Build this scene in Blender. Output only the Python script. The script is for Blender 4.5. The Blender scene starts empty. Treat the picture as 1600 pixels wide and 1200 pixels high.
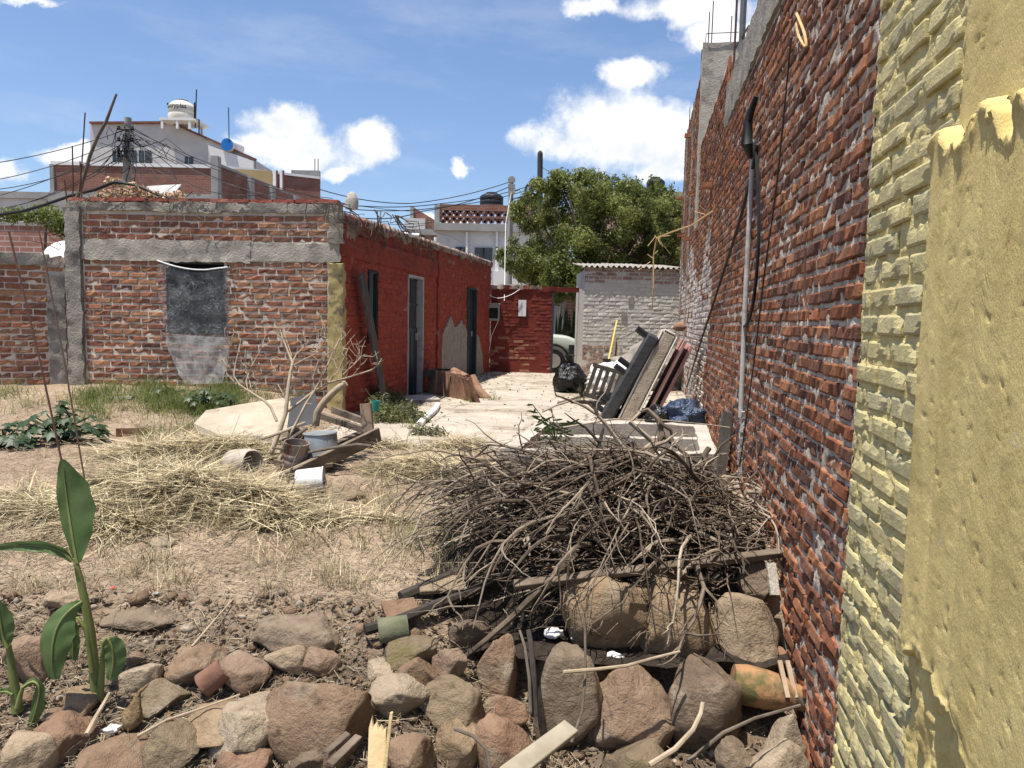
import bpy, bmesh, math, random
import numpy as np
from mathutils import Vector, Matrix, noise as mnoise
random.seed(7)
sc = bpy.context.scene
COL = sc.collection
R = math.radians

# ------------------------------------------------------------------ camera
CAMZ, FPX, PITCH, ROLL = 1.31, 1109.0, R(5.0), R(1.3)
_F = Vector((0, math.cos(PITCH), -math.sin(PITCH)))
_R0 = Vector((1, 0, 0)); _U0 = Vector((0, math.sin(PITCH), math.cos(PITCH)))
_R = _R0 * math.cos(ROLL) + _U0 * math.sin(ROLL)
_U = _U0 * math.cos(ROLL) - _R0 * math.sin(ROLL)
CAM = Vector((0, 0, CAMZ))
cd = bpy.data.cameras.new('camera'); cam = bpy.data.objects.new('camera', cd); COL.objects.link(cam)
cd.sensor_width = 36.0; cd.lens = FPX / 1600 * 36.0; cd.clip_start = 0.05; cd.clip_end = 3000
cam.matrix_world = Matrix(((_R.x, _U.x, -_F.x, 0), (_R.y, _U.y, -_F.y, 0), (_R.z, _U.z, -_F.z, CAMZ), (0, 0, 0, 1)))
sc.camera = cam

def ray(u, v):
    return (_F * FPX + _R * (u - 800) - _U * (v - 600))
def P(u, v, y):                      # sight line through a picture point, at distance y
    d = ray(u, v); return CAM + d * (y / d.y)
def G(u, v, z=0.0):                  # the same on a level plane
    d = ray(u, v); return CAM + d * ((z - CAMZ) / d.z)
def proj(p):
    q = Vector(p) - CAM; w = q.dot(_F)
    if w < 0.05: return None
    return (800 + FPX * q.dot(_R) / w, 600 - FPX * q.dot(_U) / w, w)

# ------------------------------------------------------------------ sky and sun
SUN = Vector((-0.21, -0.15, 1.0)).normalized()       # towards the sun
w = bpy.data.worlds.new('World'); sc.world = w; w.use_nodes = True
w.cycles.sampling_method = 'MANUAL'; w.cycles.sample_map_resolution = 256
nt = w.node_tree; nt.nodes.clear()
N = nt.nodes.new; LK = nt.links.new
out = N('ShaderNodeOutputWorld'); bg = N('ShaderNodeBackground'); LK(bg.outputs[0], out.inputs[0])
SKY_STRENGTH = 0.098
bg.inputs[1].default_value = SKY_STRENGTH
sky = N('ShaderNodeTexSky'); sky.sky_type = 'NISHITA'; sky.sun_disc = False
sky.sun_elevation = math.asin(SUN.z); sky.sun_rotation = math.atan2(SUN.x, SUN.y)
sky.altitude = 0; sky.air_density = 1.0; sky.dust_density = 1.1; sky.ozone_density = 3.0
tc = N('ShaderNodeTexCoord')
def vmath(op, a, b=None):
    n = N('ShaderNodeVectorMath'); n.operation = op
    for i, x in enumerate((a, b)):
        if x is None: continue
        if isinstance(x, (tuple, list, Vector)): n.inputs[i].default_value = tuple(x)
        else: LK(x, n.inputs[i])
    return n.outputs['Value'] if op in ('DOT_PRODUCT', 'LENGTH') else n.outputs['Vector']
def m1(op, a, b=None, c=None, clamp=False):
    n = N('ShaderNodeMath'); n.operation = op; n.use_clamp = clamp
    for i, x in enumerate((a, b, c)):
        if x is None: continue
        if isinstance(x, (int, float)): n.inputs[i].default_value = x
        else: LK(x, n.inputs[i])
    return n.outputs[0]
def smooth(x, a, b):
    n = N('ShaderNodeMapRange'); n.interpolation_type = 'SMOOTHSTEP'
    LK(x, n.inputs[0]); n.inputs[1].default_value = a; n.inputs[2].default_value = b
    return n.outputs[0]
V = vmath('NORMALIZE', tc.outputs['Generated'])
def cnoise(scale, detail, vec, rough=0.55):
    n = N('ShaderNodeTexNoise'); n.inputs['Scale'].default_value = scale; n.inputs['Detail'].default_value = detail
    n.inputs['Roughness'].default_value = rough; LK(vec, n.inputs['Vector']); return n.outputs[0]
n_big = cnoise(11, 6, V, 0.60)
sh = vmath('ADD', V, tuple(SUN * 0.012 + Vector((0, 0, 0.012))))
n_off = cnoise(11, 4, sh, 0.60)
# cumulus: (u, v, half width, half height) in picture units, as directions on the sky dome
CLOUDS = [(885, 228, 72, 28), (930, 205, 70, 62), (985, 205, 60, 60), (1040, 222, 70, 42), (1110, 215, 70, 50),
          (985, 112, 52, 25), (1070, 12, 95, 28), (930, 10, 55, 16), (1130, 55, 50, 26), (1030, 268, 45, 16),
          (440, 196, 62, 30), (470, 240, 90, 34), (575, 222, 50, 30), (525, 272, 26, 16), (400, 225, 50, 24),
          (110, 246, 50, 16), (0, 275, 34, 20), (718, 260, 17, 12), (40, 2, 60, 8), (690, 345, 40, 10), (1180, 262, 70, 30), (1350, 40, 120, 60)]
# tangent chart of the sky ahead of the yard
dF = m1('MAXIMUM', vmath('DOT_PRODUCT', V, tuple(_F)), 0.02)
cx = N('ShaderNodeCombineXYZ'); LK(m1('DIVIDE', vmath('DOT_PRODUCT', V, tuple(_R * FPX)), dF), cx.inputs[0]); LK(m1('DIVIDE', vmath('DOT_PRODUCT', V, tuple(_U * FPX)), dF), cx.inputs[1])
chart = cx.outputs[0]
wn_ = N('ShaderNodeTexNoise'); wn_.inputs['Scale'].default_value = 0.016; wn_.inputs['Detail'].default_value = 5; wn_.inputs['Roughness'].default_value = 0.62; LK(chart, wn_.inputs['Vector'])
warp = vmath('MULTIPLY', vmath('SUBTRACT', wn_.outputs['Color'], (0.5, 0.5, 0.5)), (80, 55, 0))
chart = vmath('ADD', chart, warp)
msum = None
for (u, v, rw, rh) in CLOUDS:
    d_ = vmath('MULTIPLY', vmath('SUBTRACT', chart, (u - 800, 600 - v, 0)), (1.0 / (rw * 1.42), 1.0 / (rh * 1.42), 0))
    g = m1('SUBTRACT', 1.0, vmath('LENGTH', d_))
    msum = g if msum is None else m1('SMOOTH_MAX', msum, g, 0.35)
field = m1('ADD', msum, m1('MULTIPLY', m1('SUBTRACT', n_big, 0.5), 1.5))
inner = smooth(field, 0.05, 0.58)
# the rest of the dome carries the same scattered cumulus
away = smooth(vmath('DOT_PRODUCT', V, tuple(_F)), 0.72, 0.45)
scat = smooth(m1('ADD', cnoise(2.6, 8, V, 0.6), m1('MULTIPLY', m1('SUBTRACT', n_big, 0.5), 0.25)), 0.60, 0.70)
cover = m1('MAXIMUM', inner, m1('MULTIPLY', away, scat))
# thin cirrus veil
stretch = vmath('MULTIPLY', V, (2.2, 2.2, 9.0))
cirrus = m1('MULTIPLY', smooth(cnoise(1.7, 6, stretch, 0.6), 0.46, 0.80), 0.18)
cover = m1('MAXIMUM', cover, cirrus)
relief = m1('MULTIPLY_ADD', m1('SUBTRACT', n_big, n_off), 3.2, 0.72, clamp=True)
ccol = N('ShaderNodeMix'); ccol.data_type = 'RGBA'; LK(relief, ccol.inputs[0])
ccol.inputs[6].default_value = (5.4, 5.8, 6.4, 1); ccol.inputs[7].default_value = (8.0, 8.0, 8.0, 1)
skyc = N('ShaderNodeMix'); skyc.data_type = 'RGBA'; skyc.blend_type = 'MULTIPLY'; skyc.inputs[0].default_value = 1.0
LK(sky.outputs[0], skyc.inputs[6]); skyc.inputs[7].default_value = (1.04, 1.09, 1.18, 1)
mx = N('ShaderNodeMix'); mx.data_type = 'RGBA'; LK(cover, mx.inputs[0]); LK(skyc.outputs[2], mx.inputs[6]); LK(ccol.outputs[2], mx.inputs[7])
LK(mx.outputs[2], bg.inputs[0])

sl = bpy.data.lights.new('sun', 'SUN'); sl.energy = 5.0; sl.angle = R(0.53); sl.color = (1.0, 0.94, 0.84)
so = bpy.data.objects.new('sun', sl); COL.objects.link(so)
so.rotation_euler = SUN.to_track_quat('Z', 'Y').to_euler(); so.location = (0, 0, 30)
sc.view_settings.view_transform = 'Standard'; sc.view_settings.look = 'None'
sc.view_settings.exposure = 0.58; sc.view_settings.gamma = 1.0; sc.view_settings.use_curve_mapping = False
sc.cycles.max_bounces = 4; sc.cycles.diffuse_bounces = 2; sc.cycles.glossy_bounces = 2; sc.cycles.transparent_max_bounces = 8; sc.cycles.transmission_bounces = 2
sc.cycles.caustics_reflective = False; sc.cycles.caustics_refractive = False

# ------------------------------------------------------------------ materials
MATS = {}; DETCAP = 3.5
def ramp_node(nt, fac, stops):
    r = nt.nodes.new('ShaderNodeValToRGB'); e = r.color_ramp.elements
    while len(e) < len(stops): e.new(0.5)
    for el, (p, c) in zip(e, stops):
        el.position = p; el.color = (*c, 1) if len(c) == 3 else c
    nt.links.new(fac, r.inputs[0]); return r.outputs[0]
def noise_node(nt, scale, detail=5, rough=0.6, vec=None, stretch=None, dist=0.0):
    geo = nt.nodes.get('GEO') or nt.nodes.new('ShaderNodeNewGeometry'); geo.name = 'GEO'
    v = vec or geo.outputs['Position']
    if stretch:
        s = nt.nodes.new('ShaderNodeVectorMath'); s.operation = 'MULTIPLY'; s.inputs[1].default_value = stretch
        nt.links.new(v, s.inputs[0]); v = s.outputs[0]
    n = nt.nodes.new('ShaderNodeTexNoise'); n.inputs['Scale'].default_value = scale; n.inputs['Detail'].default_value = min(detail, DETCAP)
    n.inputs['Roughness'].default_value = rough; n.inputs['Distortion'].default_value = dist
    nt.links.new(v, n.inputs['Vector']); return n.outputs[0]
def mixc(nt, fac, a, b, blend='MIX'):
    m = nt.nodes.new('ShaderNodeMix'); m.data_type = 'RGBA'; m.blend_type = blend
    for sock, x in ((m.inputs[0], fac), (m.inputs[6], a), (m.inputs[7], b)):
        if isinstance(x, (int, float)): sock.default_value = x
        elif isinstance(x, (tuple, list)): sock.default_value = (*x, 1) if len(x) == 3 else x
        else: nt.links.new(x, sock)
    return m.outputs[2]
def mrange(nt, x, a, b, c=0.0, d=1.0):
    n = nt.nodes.new('ShaderNodeMapRange'); nt.links.new(x, n.inputs[0])
    for i, q in enumerate((a, b, c, d)): n.inputs[i + 1].default_value = q
    return n.outputs[0]
def base_mat(name):
    m = bpy.data.materials.new(name); m.use_nodes = True
    nt = m.node_tree; b = nt.nodes['Principled BSDF']; return m, nt, b
def bump(nt, b, hgt, strength, dist):
    n = nt.nodes.new('ShaderNodeBump'); n.inputs['Strength'].default_value = strength; n.inputs['Distance'].default_value = dist
    nt.links.new(hgt, n.inputs['Height']); nt.links.new(n.outputs[0], b.inputs['Normal'])
def MT(name, c1, c2, scale=6.0, rough=0.9, bmp=0.4, bscale=40.0, bdist=0.01, spots=None, stretch=None, metallic=0.0, detail=6, spec=0.25, tint=0.0):
    """two-tone weathered surface; spots = (colour, scale, lo, hi) adds a third tone; tint = per-object brightness spread"""
    if name in MATS: return MATS[name]
    m, nt, b = base_mat(name)
    n = noise_node(nt, scale, detail, 0.62, stretch=stretch)
    col = ramp_node(nt, n, [(0.32, c1), (0.68, c2)])
    if spots:
        for (sc_, ss, lo, hi) in ([spots] if isinstance(spots, tuple) else spots):
            k = mrange(nt, noise_node(nt, ss, 6, 0.65), lo, hi)
            col = mixc(nt, k, col, sc_)
    if tint:
        oi = nt.nodes.new('ShaderNodeObjectInfo')
        col = mixc(nt, 1.0, col, ramp_node(nt, oi.outputs['Random'], [(0, (1 - tint,) * 3), (1, (1 + tint,) * 3)]), 'MULTIPLY')
    nt.links.new(col, b.inputs['Base Color'])
    b.inputs['Roughness'].default_value = rough; b.inputs['Metallic'].default_value = metallic
    b.inputs['Specular IOR Level'].default_value = spec
    if bmp: bump(nt, b, noise_node(nt, bscale, 6, 0.70, stretch=stretch), bmp, bdist)
    MATS[name] = m; return m
def leaf_mat(name, c1, c2, trans=0.35, scale=3.0, rough=0.5, spread=0.5):
    if name in MATS: return MATS[name]
    m, nt, b = base_mat(name)
    n = noise_node(nt, scale, 3, 0.6)
    col = ramp_node(nt, n, [(0.35, c1), (0.65, c2)])
    at = nt.nodes.new('ShaderNodeAttribute'); at.attribute_name = 'rnd'
    col = mixc(nt, 1.0, col, ramp_node(nt, at.outputs['Fac'], [(0, (1 - spread,) * 3), (1, (1 + spread,) * 3)]), 'MULTIPLY')
    nt.links.new(col, b.inputs['Base Color']); b.inputs['Roughness'].default_value = rough; b.inputs['Specular IOR Level'].default_value = 0.3
    t = nt.nodes.new('ShaderNodeBsdfTranslucent'); nt.links.new(col, t.inputs[0])
    mxs = nt.nodes.new('ShaderNodeMixShader'); mxs.inputs[0].default_value = trans
    nt.links.new(b.outputs[0], mxs.inputs[1]); nt.links.new(t.outputs[0], mxs.inputs[2])
    nt.links.new(mxs.outputs[0], nt.nodes['Material Output'].inputs[0])
    MATS[name] = m; return m

# ------------------------------------------------------------------ objects
def tag(o, label=None, cat=None, group=None, kind=None):
    if label: o['label'] = label
    if cat: o['category'] = cat
    if group: o['group'] = group
    if kind: o['kind'] = kind
    return o
def empty(name, loc, rz=0.0, label=None, cat=None, group=None):
    o = bpy.data.objects.new(name, None); COL.objects.link(o); o.location = loc; o.rotation_euler = (0, 0, rz)
    o.empty_display_size = 0.2
    return tag(o, label, cat, group)
def pmat(o):
    return Matrix.Translation(o.location) @ o.rotation_euler.to_matrix().to_4x4()
def link_mesh(name, me, mat=None, parent=None, world=False):
    o = bpy.data.objects.new(name, me); COL.objects.link(o)
    if mat and not me.materials: me.materials.append(mat)
    if parent is not None:
        o.parent = parent
        if world:
            q = parent; M = Matrix.Identity(4)
            while q is not None:
                M = q.matrix_parent_inverse @ pmat(q) @ M if q.parent else pmat(q) @ M
                q = q.parent
            o.matrix_parent_inverse = M.inverted()
    return o
def np_mesh(name, v, f, smooth=False, rnd=None, col=None):
    """v (n,3) array, f (m,k) int array of one face size, or list of lists"""
    me = bpy.data.meshes.new(name)
    if isinstance(f, np.ndarray):
        k = f.shape[1]; me.vertices.add(len(v)); me.vertices.foreach_set('co', np.asarray(v, dtype=np.float32).ravel())
        me.loops.add(f.size); me.loops.foreach_set('vertex_index', f.ravel().astype(np.int32))
        me.polygons.add(len(f)); me.polygons.foreach_set('loop_start', np.arange(0, f.size, k, dtype=np.int32))
        me.update(calc_edges=True)
    else:
        me.from_pydata([tuple(x) for x in v], [], f); me.update()
    if rnd is not None:
        a = me.attributes.new('rnd', 'FLOAT', 'POINT'); a.data.foreach_set('value', np.asarray(rnd, dtype=np.float32))
    if col is not None:
        a = me.attributes.new('tone', 'FLOAT_COLOR', 'POINT'); a.data.foreach_set('color', np.asarray(col, dtype=np.float32).ravel())
    if smooth: me.polygons.foreach_set('use_smooth', np.ones(len(me.polygons), dtype=bool))
    return me

class MB:
    def __init__(s): s.v = []; s.f = []
    def add(s, vs, fs):
        b = len(s.v); s.v += [Vector(x) for x in vs]; s.f += [[i + b for i in f] for f in fs]; return s
    def box(s, x0, x1, y0, y1, z0, z1, M=None, j=0.0):
        vs = [Vector((x, y, z)) for z in (z0, z1) for y in (y0, y1) for x in (x0, x1)]
        if j: vs = [q + Vector((random.uniform(-j, j), random.uniform(-j, j), random.uniform(-j, j))) for q in vs]
        if M: vs = [M @ q for q in vs]
        return s.add(vs, [[0, 2, 3, 1], [4, 5, 7, 6], [0, 1, 5, 4], [2, 6, 7, 3], [0, 4, 6, 2], [1, 3, 7, 5]])
    def beam(s, p, q, wd, th, up=(0, 0, 1), j=0.0):
        p = Vector(p); q = Vector(q); d = (q - p); L = d.length; d.normalize()
        up = Vector(up); x = d.cross(up)
        if x.length < 1e-4: x = d.cross(Vector((0, 1, 0)))
        x.normalize(); z = x.cross(d)
        M = Matrix((( x.x, d.x, z.x, p.x), (x.y, d.y, z.y, p.y), (x.z, d.z, z.z, p.z), (0, 0, 0, 1)))
        return s.box(-wd / 2, wd / 2, 0, L, -th / 2, th / 2, M, j)
    def tube(s, pts, rad, n=6, cap=True):
        pts = [Vector(p) for p in pts]; k = len(pts)
        if isinstance(rad, (int, float)): rad = [rad] * k
        b = len(s.v); ref = None
        for i, p in enumerate(pts):
            d = (pts[min(i + 1, k - 1)] - pts[max(i - 1, 0)]).normalized()
            if ref is None:
                ref = d.cross(Vector((0, 0, 1)));
                if ref.length < 0.1: ref = d.cross(Vector((1, 0, 0)))
            ref = (ref - d * ref.dot(d)).normalized(); o = d.cross(ref)
            for a in range(n):
                t = 2 * math.pi * a / n
                s.v.append(p + (ref * math.cos(t) + o * math.sin(t)) * rad[i])
        for i in range(k - 1):
            for a in range(n):
                c = (a + 1) % n
                s.f.append([b + i * n + a, b + i * n + c, b + (i + 1) * n + c, b + (i + 1) * n + a])
        if cap:
            s.f.append([b + a for a in range(n)][::-1]); s.f.append([b + (k - 1) * n + a for a in range(n)])
        return s
    def lathe(s, prof, n=20, M=None, wob=0.0):
        b = len(s.v); M = M or Matrix.Identity(4)
        for (r, z) in prof:
            for a in range(n):
                t = 2 * math.pi * a / n; k = 1 + (random.uniform(-wob, wob) if wob else 0)
                s.v.append(M @ Vector((r * k * math.cos(t), r * k * math.sin(t), z)))
        for i in range(len(prof) - 1):
            for a in range(n):
                c = (a + 1) % n
                s.f.append([b + i * n + a, b + i * n + c, b + (i + 1) * n + c, b + (i + 1) * n + a])
        s.f.append([b + a for a in range(n)][::-1]); s.f.append([b + (len(prof) - 1) * n + a for a in range(n)])
        return s
    def prism(s, pts, M, t):
        """polygon in local xz, thickness t along local y"""
        n = len(pts); vs = [M @ Vector((x, 0, z)) for x, z in pts] + [M @ Vector((x, t, z)) for x, z in pts]
        return s.add(vs, [list(range(n)), list(range(n, 2 * n))[::-1]] + [[i, i + n, (i + 1) % n + n, (i + 1) % n] for i in range(n)])
    def build(s, name, mat, parent=None, world=False, smooth=False, bevel=0.0):
        me = bpy.data.meshes.new(name); me.from_pydata([tuple(x) for x in s.v], [], s.f); me.update()
        bm = bmesh.new(); bm.from_mesh(me); bmesh.ops.recalc_face_normals(bm, faces=bm.faces)
        if bevel: bmesh.ops.bevel(bm, geom=list(bm.edges), offset=bevel, segments=1, affect='EDGES', clamp_overlap=True)
        bm.to_mesh(me); bm.free()
        if smooth:
            me.polygons.foreach_set('use_smooth', np.ones(len(me.polygons), dtype=bool))
            try: me.set_sharp_from_angle(angle=R(50))
            except Exception: pass
        return link_mesh(name, me, mat, parent, world)
def one(name, mb, mat, label, cat, group=None, smooth=False, bevel=0.0):
    """a thing that is a single mesh: origin at its base"""
    lo = Vector((sum(p.x for p in mb.v) / len(mb.v), sum(p.y for p in mb.v) / len(mb.v), min(p.z for p in mb.v)))
    mb.v = [p - lo for p in mb.v]; o = mb.build(name, mat, None, False, smooth, bevel); o.location = lo
    return tag(o, label, cat, group)

# ------------------------------------------------------------------ numpy noise
_rs = np.random.RandomState(3); _T = _rs.rand(256, 256)
def vnoise(x, y):
    xi = np.floor(x).astype(int); yi = np.floor(y).astype(int); fx = x - xi; fy = y - yi
    fx = fx * fx * (3 - 2 * fx); fy = fy * fy * (3 - 2 * fy)
    a = _T[xi & 255, yi & 255]; b = _T[(xi + 1) & 255, yi & 255]; c = _T[xi & 255, (yi + 1) & 255]; d = _T[(xi + 1) & 255, (yi + 1) & 255]
    return (a * (1 - fx) + b * fx) * (1 - fy) + (c * (1 - fx) + d * fx) * fy
def fbm(x, y, o=4, g=0.5):
    t = 0; a = 1; n = 0
    for i in range(o):
        t = t + a * vnoise(x * 2 ** i + 17.3 * i, y * 2 ** i + 5.1 * i); n += a; a *= g
    return t / n - 0.5

# ------------------------------------------------------------------ lie of the land
_d = ray(1002, 508); KW = _d.x / _d.y                     # both long walls run this way: x grows KW per metre of depth
XR0 = P(1340, 515, 2.86).x - KW * 2.86                    # boundary wall on the right: x = XR0 + KW*y
def XR(y): return XR0 + KW * y
_p = G(648, 617, 0.0); XH0 = _p.x - KW * _p.y             # red house wall: x = XH0 + KW*y
def XH(y): return XH0 + KW * y
def sstep(a, b, x):
    t = np.clip((x - a) / (b - a), 0, 1); return t * t * (3 - 2 * t)
_LY = [1.0, 2.4, 2.8, 3.2, 3.7, 4.5, 5.8, 7.0, 8.2, 9.0, 9.6, 12]
_LZ = [-0.85, -0.68, -0.52, -0.34, -0.20, -0.10, 0.0, 0.05, 0.16, 0.30, 0.36, 0.36]
_CY = [1.0, 2.4, 3.7, 4.5, 5.8, 7.0, 7.6, 12]
_CZ = [-0.85, -0.68, -0.22, -0.10, -0.02, -0.03, -0.07, -0.07]
_RY = [1.0, 2.5, 3.1, 3.6, 4.0, 4.6, 5.3, 7.6, 12]
_RZ = [-0.95, -0.85, -0.70, -0.50, -0.18, -0.02, 0.0, -0.07, -0.07]
def terr(x, y):
    x = np.asarray(x, float); y = np.asarray(y, float)
    zl = np.interp(y, _LY, _LZ); zc = np.interp(y, _CY, _CZ); zr = np.interp(y, _RY, _RZ)
    a = sstep(-3.4, -1.6, x); b = sstep(-0.6, 0.35, x)
    z = zl * (1 - a) + zc * a; z = z * (1 - b) + zr * b
    soft = sstep(7.2, 6.2, y) + (1 - sstep(7.2, 6.2, y)) * sstep(-1.5, -3.0, x)
    z = z + soft * (0.10 * fbm(x * 0.9 + 3, y * 0.9, 3) + 0.05 * fbm(x * 4 + 9, y * 4, 3))
    return z
def tz(x, y): return float(terr(x, y))
def dip(x, y):                       # hollows between the stacked boulders
    return 0.13 * sstep(4.05, 3.8, y) * sstep(-0.6, 0.1, x) + 0.045 * sstep(3.75, 3.5, y) * sstep(-0.1, -0.6, x)
def gz(x, y):
    x = np.asarray(x, float); y = np.asarray(y, float); return terr(x, y) - dip(x, y)
def GT(u, v, lo=1.6, hi=14.0):
    """where the sight line meets the land"""
    d = ray(u, v); y = lo
    while y < hi:
        p = CAM + d * (y / d.y)
        if p.z <= tz(p.x, p.y): return Vector((p.x, p.y, tz(p.x, p.y)))
        y += 0.02
    p = CAM + d * (hi / d.y); return p
# ================================================================== setting: ground, patio
def brick_mat(name, dirt=(0.06, 0.045, 0.04), lime=(0.62, 0.58, 0.53), limeamt=(0.60, 0.74), soot=(0.55, 0.75), stuff=False, rough=0.92, bmp=0.6, grain=0.28, bdist=0.006):
    m, nt, b = base_mat(name)
    if stuff:
        at = nt.nodes.new('ShaderNodeAttribute'); at.attribute_name = 'tone'; col = at.outputs['Color']
    else:
        oi = nt.nodes.new('ShaderNodeObjectInfo'); col = oi.outputs['Color']
    n1 = noise_node(nt, 38, 6, 0.7)
    col = mixc(nt, 1.0, col, ramp_node(nt, n1, [(0.25, (1 - grain * 1.6,) * 3), (0.75, (1 + grain,) * 3)]), 'MULTIPLY')
    k = mrange(nt, noise_node(nt, 9, 6, 0.65, stretch=(1, 1, 0.45)), *soot); k2 = nt.nodes.new('ShaderNodeMath'); k2.operation = 'MULTIPLY'; k2.inputs[1].default_value = 0.75
    nt.links.new(k, k2.inputs[0]); col = mixc(nt, k2.outputs[0], col, dirt)
    k = mrange(nt, noise_node(nt, 23, 7, 0.7), *limeamt); col = mixc(nt, k, col, lime)
    nt.links.new(col, b.inputs['Base Color']); b.inputs['Roughness'].default_value = rough; b.inputs['Specular IOR Level'].default_value = 0.2
    bump(nt, b, noise_node(nt, 85, 7, 0.7), bmp, bdist)
    return m

def brick_variants(n, L, H, D, nx, nz, rough, rnd=0.0055):
    """open-backed bricks with worn arrises; x along, y inwards (front at 0), z up, centred"""
    out = []
    for k in range(n):
        sd = random.uniform(0, 99); vs = []; fs = []; ins = 0.009
        def pos(i, n, S):
            if i == 0: return -S / 2
            if i == n: return S / 2
            return -S / 2 + ins + (S - 2 * ins) * (i - 1) / max(1, n - 2)
        chip = [(random.uniform(-L / 2, L / 2), random.choice((-1, 1)) * H / 2, random.uniform(0.015, 0.05)) for _ in range(3)]
        sx, sz = random.uniform(-0.02, 0.02), random.uniform(-0.05, 0.05)
        for j in range(nz + 1):
            for i in range(nx + 1):
                x = pos(i, nx, L); z = pos(j, nz, H)
                ex = min(i, nx - i); ez = min(j, nz - j)
                y = sx * x + sz * z
                if ex == 0: y += rnd * 0.8
                if ez == 0: y += rnd * 0.8
                for (cx_, cz_, cr_) in chip:
                    dd = math.hypot(x - cx_, z - cz_)
                    if dd < cr_: y += (cr_ - dd) * 0.35
                y += rough * 0.55 * (mnoise.noise(Vector((x * 14 + sd, z * 22, sd))) + 0.9 * mnoise.noise(Vector((x * 45, z * 45 + sd, sd))))
                q = rough * 1.5
                if ex == 0: x += q * mnoise.noise(Vector((sd + i, z * 30, 3)))
                if ez == 0: z += q * mnoise.noise(Vector((x * 22 + sd, j, 7)))
                if ex == 0 and ez == 0: x *= 0.975; z *= 0.93
                vs.append((x, y, z))
        for j in range(nz):
            for i in range(nx):
                a = j * (nx + 1) + i; fs.append([a, a + 1, a + nx + 2, a + nx + 1])
        ring = [i for i in range(nx)] + [nx + j * (nx + 1) for j in range(nz)] + [nz * (nx + 1) + i for i in range(nx, 0, -1)] + [j * (nx + 1) for j in range(nz, 0, -1)]
        b0 = len(vs)
        for r_ in ring: vs.append((vs[r_][0], D, vs[r_][2]))
        m_ = len(ring)
        for t in range(m_): fs.append([ring[t], b0 + t, b0 + (t + 1) % m_, ring[(t + 1) % m_]])
        out.append((vs, fs))
    return out

def lay_bricks(parent, s0, s1, z0, z1, tone, matI, matS, L=0.262, course=0.085, joint=0.016, H=None, holes=(), variants=10,
               nx=4, nz=2, rough=0.004, proud=0.006, limit=300, name='brick', seed=1, hdr=0.0, smooth=False, tilt=0.012, stuffname='brickwork', D=0.03):
    """courses of single bricks on a wall frame; z0, z1 may be functions of s; the `limit` largest in view are objects, the rest one part"""
    rs = random.Random(seed); H = H or course - joint
    f0 = z0 if callable(z0) else (lambda s: z0); f1 = z1 if callable(z1) else (lambda s: z1)
    zmin = min(f0(s0 + (s1 - s0) * i / 20) for i in range(21)); zmax = max(f1(s0 + (s1 - s0) * i / 20) for i in range(21))
    VR = brick_variants(variants, L - joint, H, D, nx, nz, rough)
    mes = []
    for (vs, fs) in VR:
        me = np_mesh(name, vs, fs, smooth); me.materials.append(matI); mes.append(me)
    M = pmat(parent); items = []
    row = 0; z = zmin
    while z + course <= zmax + course * 0.4:
        zc = z + course / 2; s = s0 - (0.5 * L if row % 2 else 0) - rs.uniform(0, 0.05)
        while s < s1:
            l = L * (0.5 if rs.random() < hdr else 1.0) * rs.uniform(0.93, 1.06); a, b = max(s, s0), min(s + l, s1); s += l
            segs = [(a, b)]
            for (h0, h1, g0, g1) in holes:
                if g0 < zc < g1:
                    ns = []
                    for (p, q) in segs:
                        if h1 <= p or h0 >= q: ns.append((p, q))
                        else:
                            if h0 - p > 0.03: ns.append((p, h0))
                            if q - h1 > 0.03: ns.append((h1, q))
                    segs = ns
            for (p, q) in segs:
                c = (p + q) / 2
                if q - p < 0.05 or zc + course * 0.3 > f1(c) or zc - course * 0.3 < f0(c): continue
                lz = zc + 0.004 * math.sin(c * 1.7 + row * 0.6) + rs.uniform(-0.003, 0.003)
                items.append((c, lz, (q - p - joint) / (L - joint), rs.uniform(-proud, proud), rs.uniform(-tilt, tilt)))
        z += course; row += 1
    def key(it):
        wp = M @ Vector((it[0], 0, it[1])); q = proj(wp)
        if q is None or not (-20 < q[0] < 1620 and -20 < q[1] < 1220): return 1e6 + wp.length
        return q[2]
    items.sort(key=key)
    lim = [it for it in items[:limit] if key(it) < 1e5]; rest = [it for it in items[len(lim):]]
    for it in lim:
        k = rs.randrange(variants); o = bpy.data.objects.new(name, mes[k]); COL.objects.link(o); o.parent = parent
        o.location = (it[0], it[3], it[1]); fx = rs.choice((1, 1)); o.scale = (it[2] * fx, 1, rs.uniform(0.95, 1.04)); o.rotation_euler = (rs.uniform(-0.04, 0.02), it[4], 0)
        c = tone(it[0], it[1], rs); o.color = (*c, 1)
    if rest:
        AV = []; AF = []; AC = []
        for it in rest:
            vs, fs = VR[rs.randrange(variants)]; b = len(AV); c = tone(it[0], it[1], rs); ct, st = math.cos(it[4]), math.sin(it[4])
            for (x, y, zz) in vs:
                x *= it[2]; AV.append((it[0] + x * ct + zz * st, it[3] + y, it[1] - x * st + zz * ct)); AC.append((*c, 1))
            AF += [[i + b for i in f] for f in fs]
        me = np_mesh(stuffname, AV, AF, smooth, col=AC); me.materials.append(matS)
        o = link_mesh(stuffname, me, None, parent); o['kind'] = 'stuff'
    return items

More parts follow.
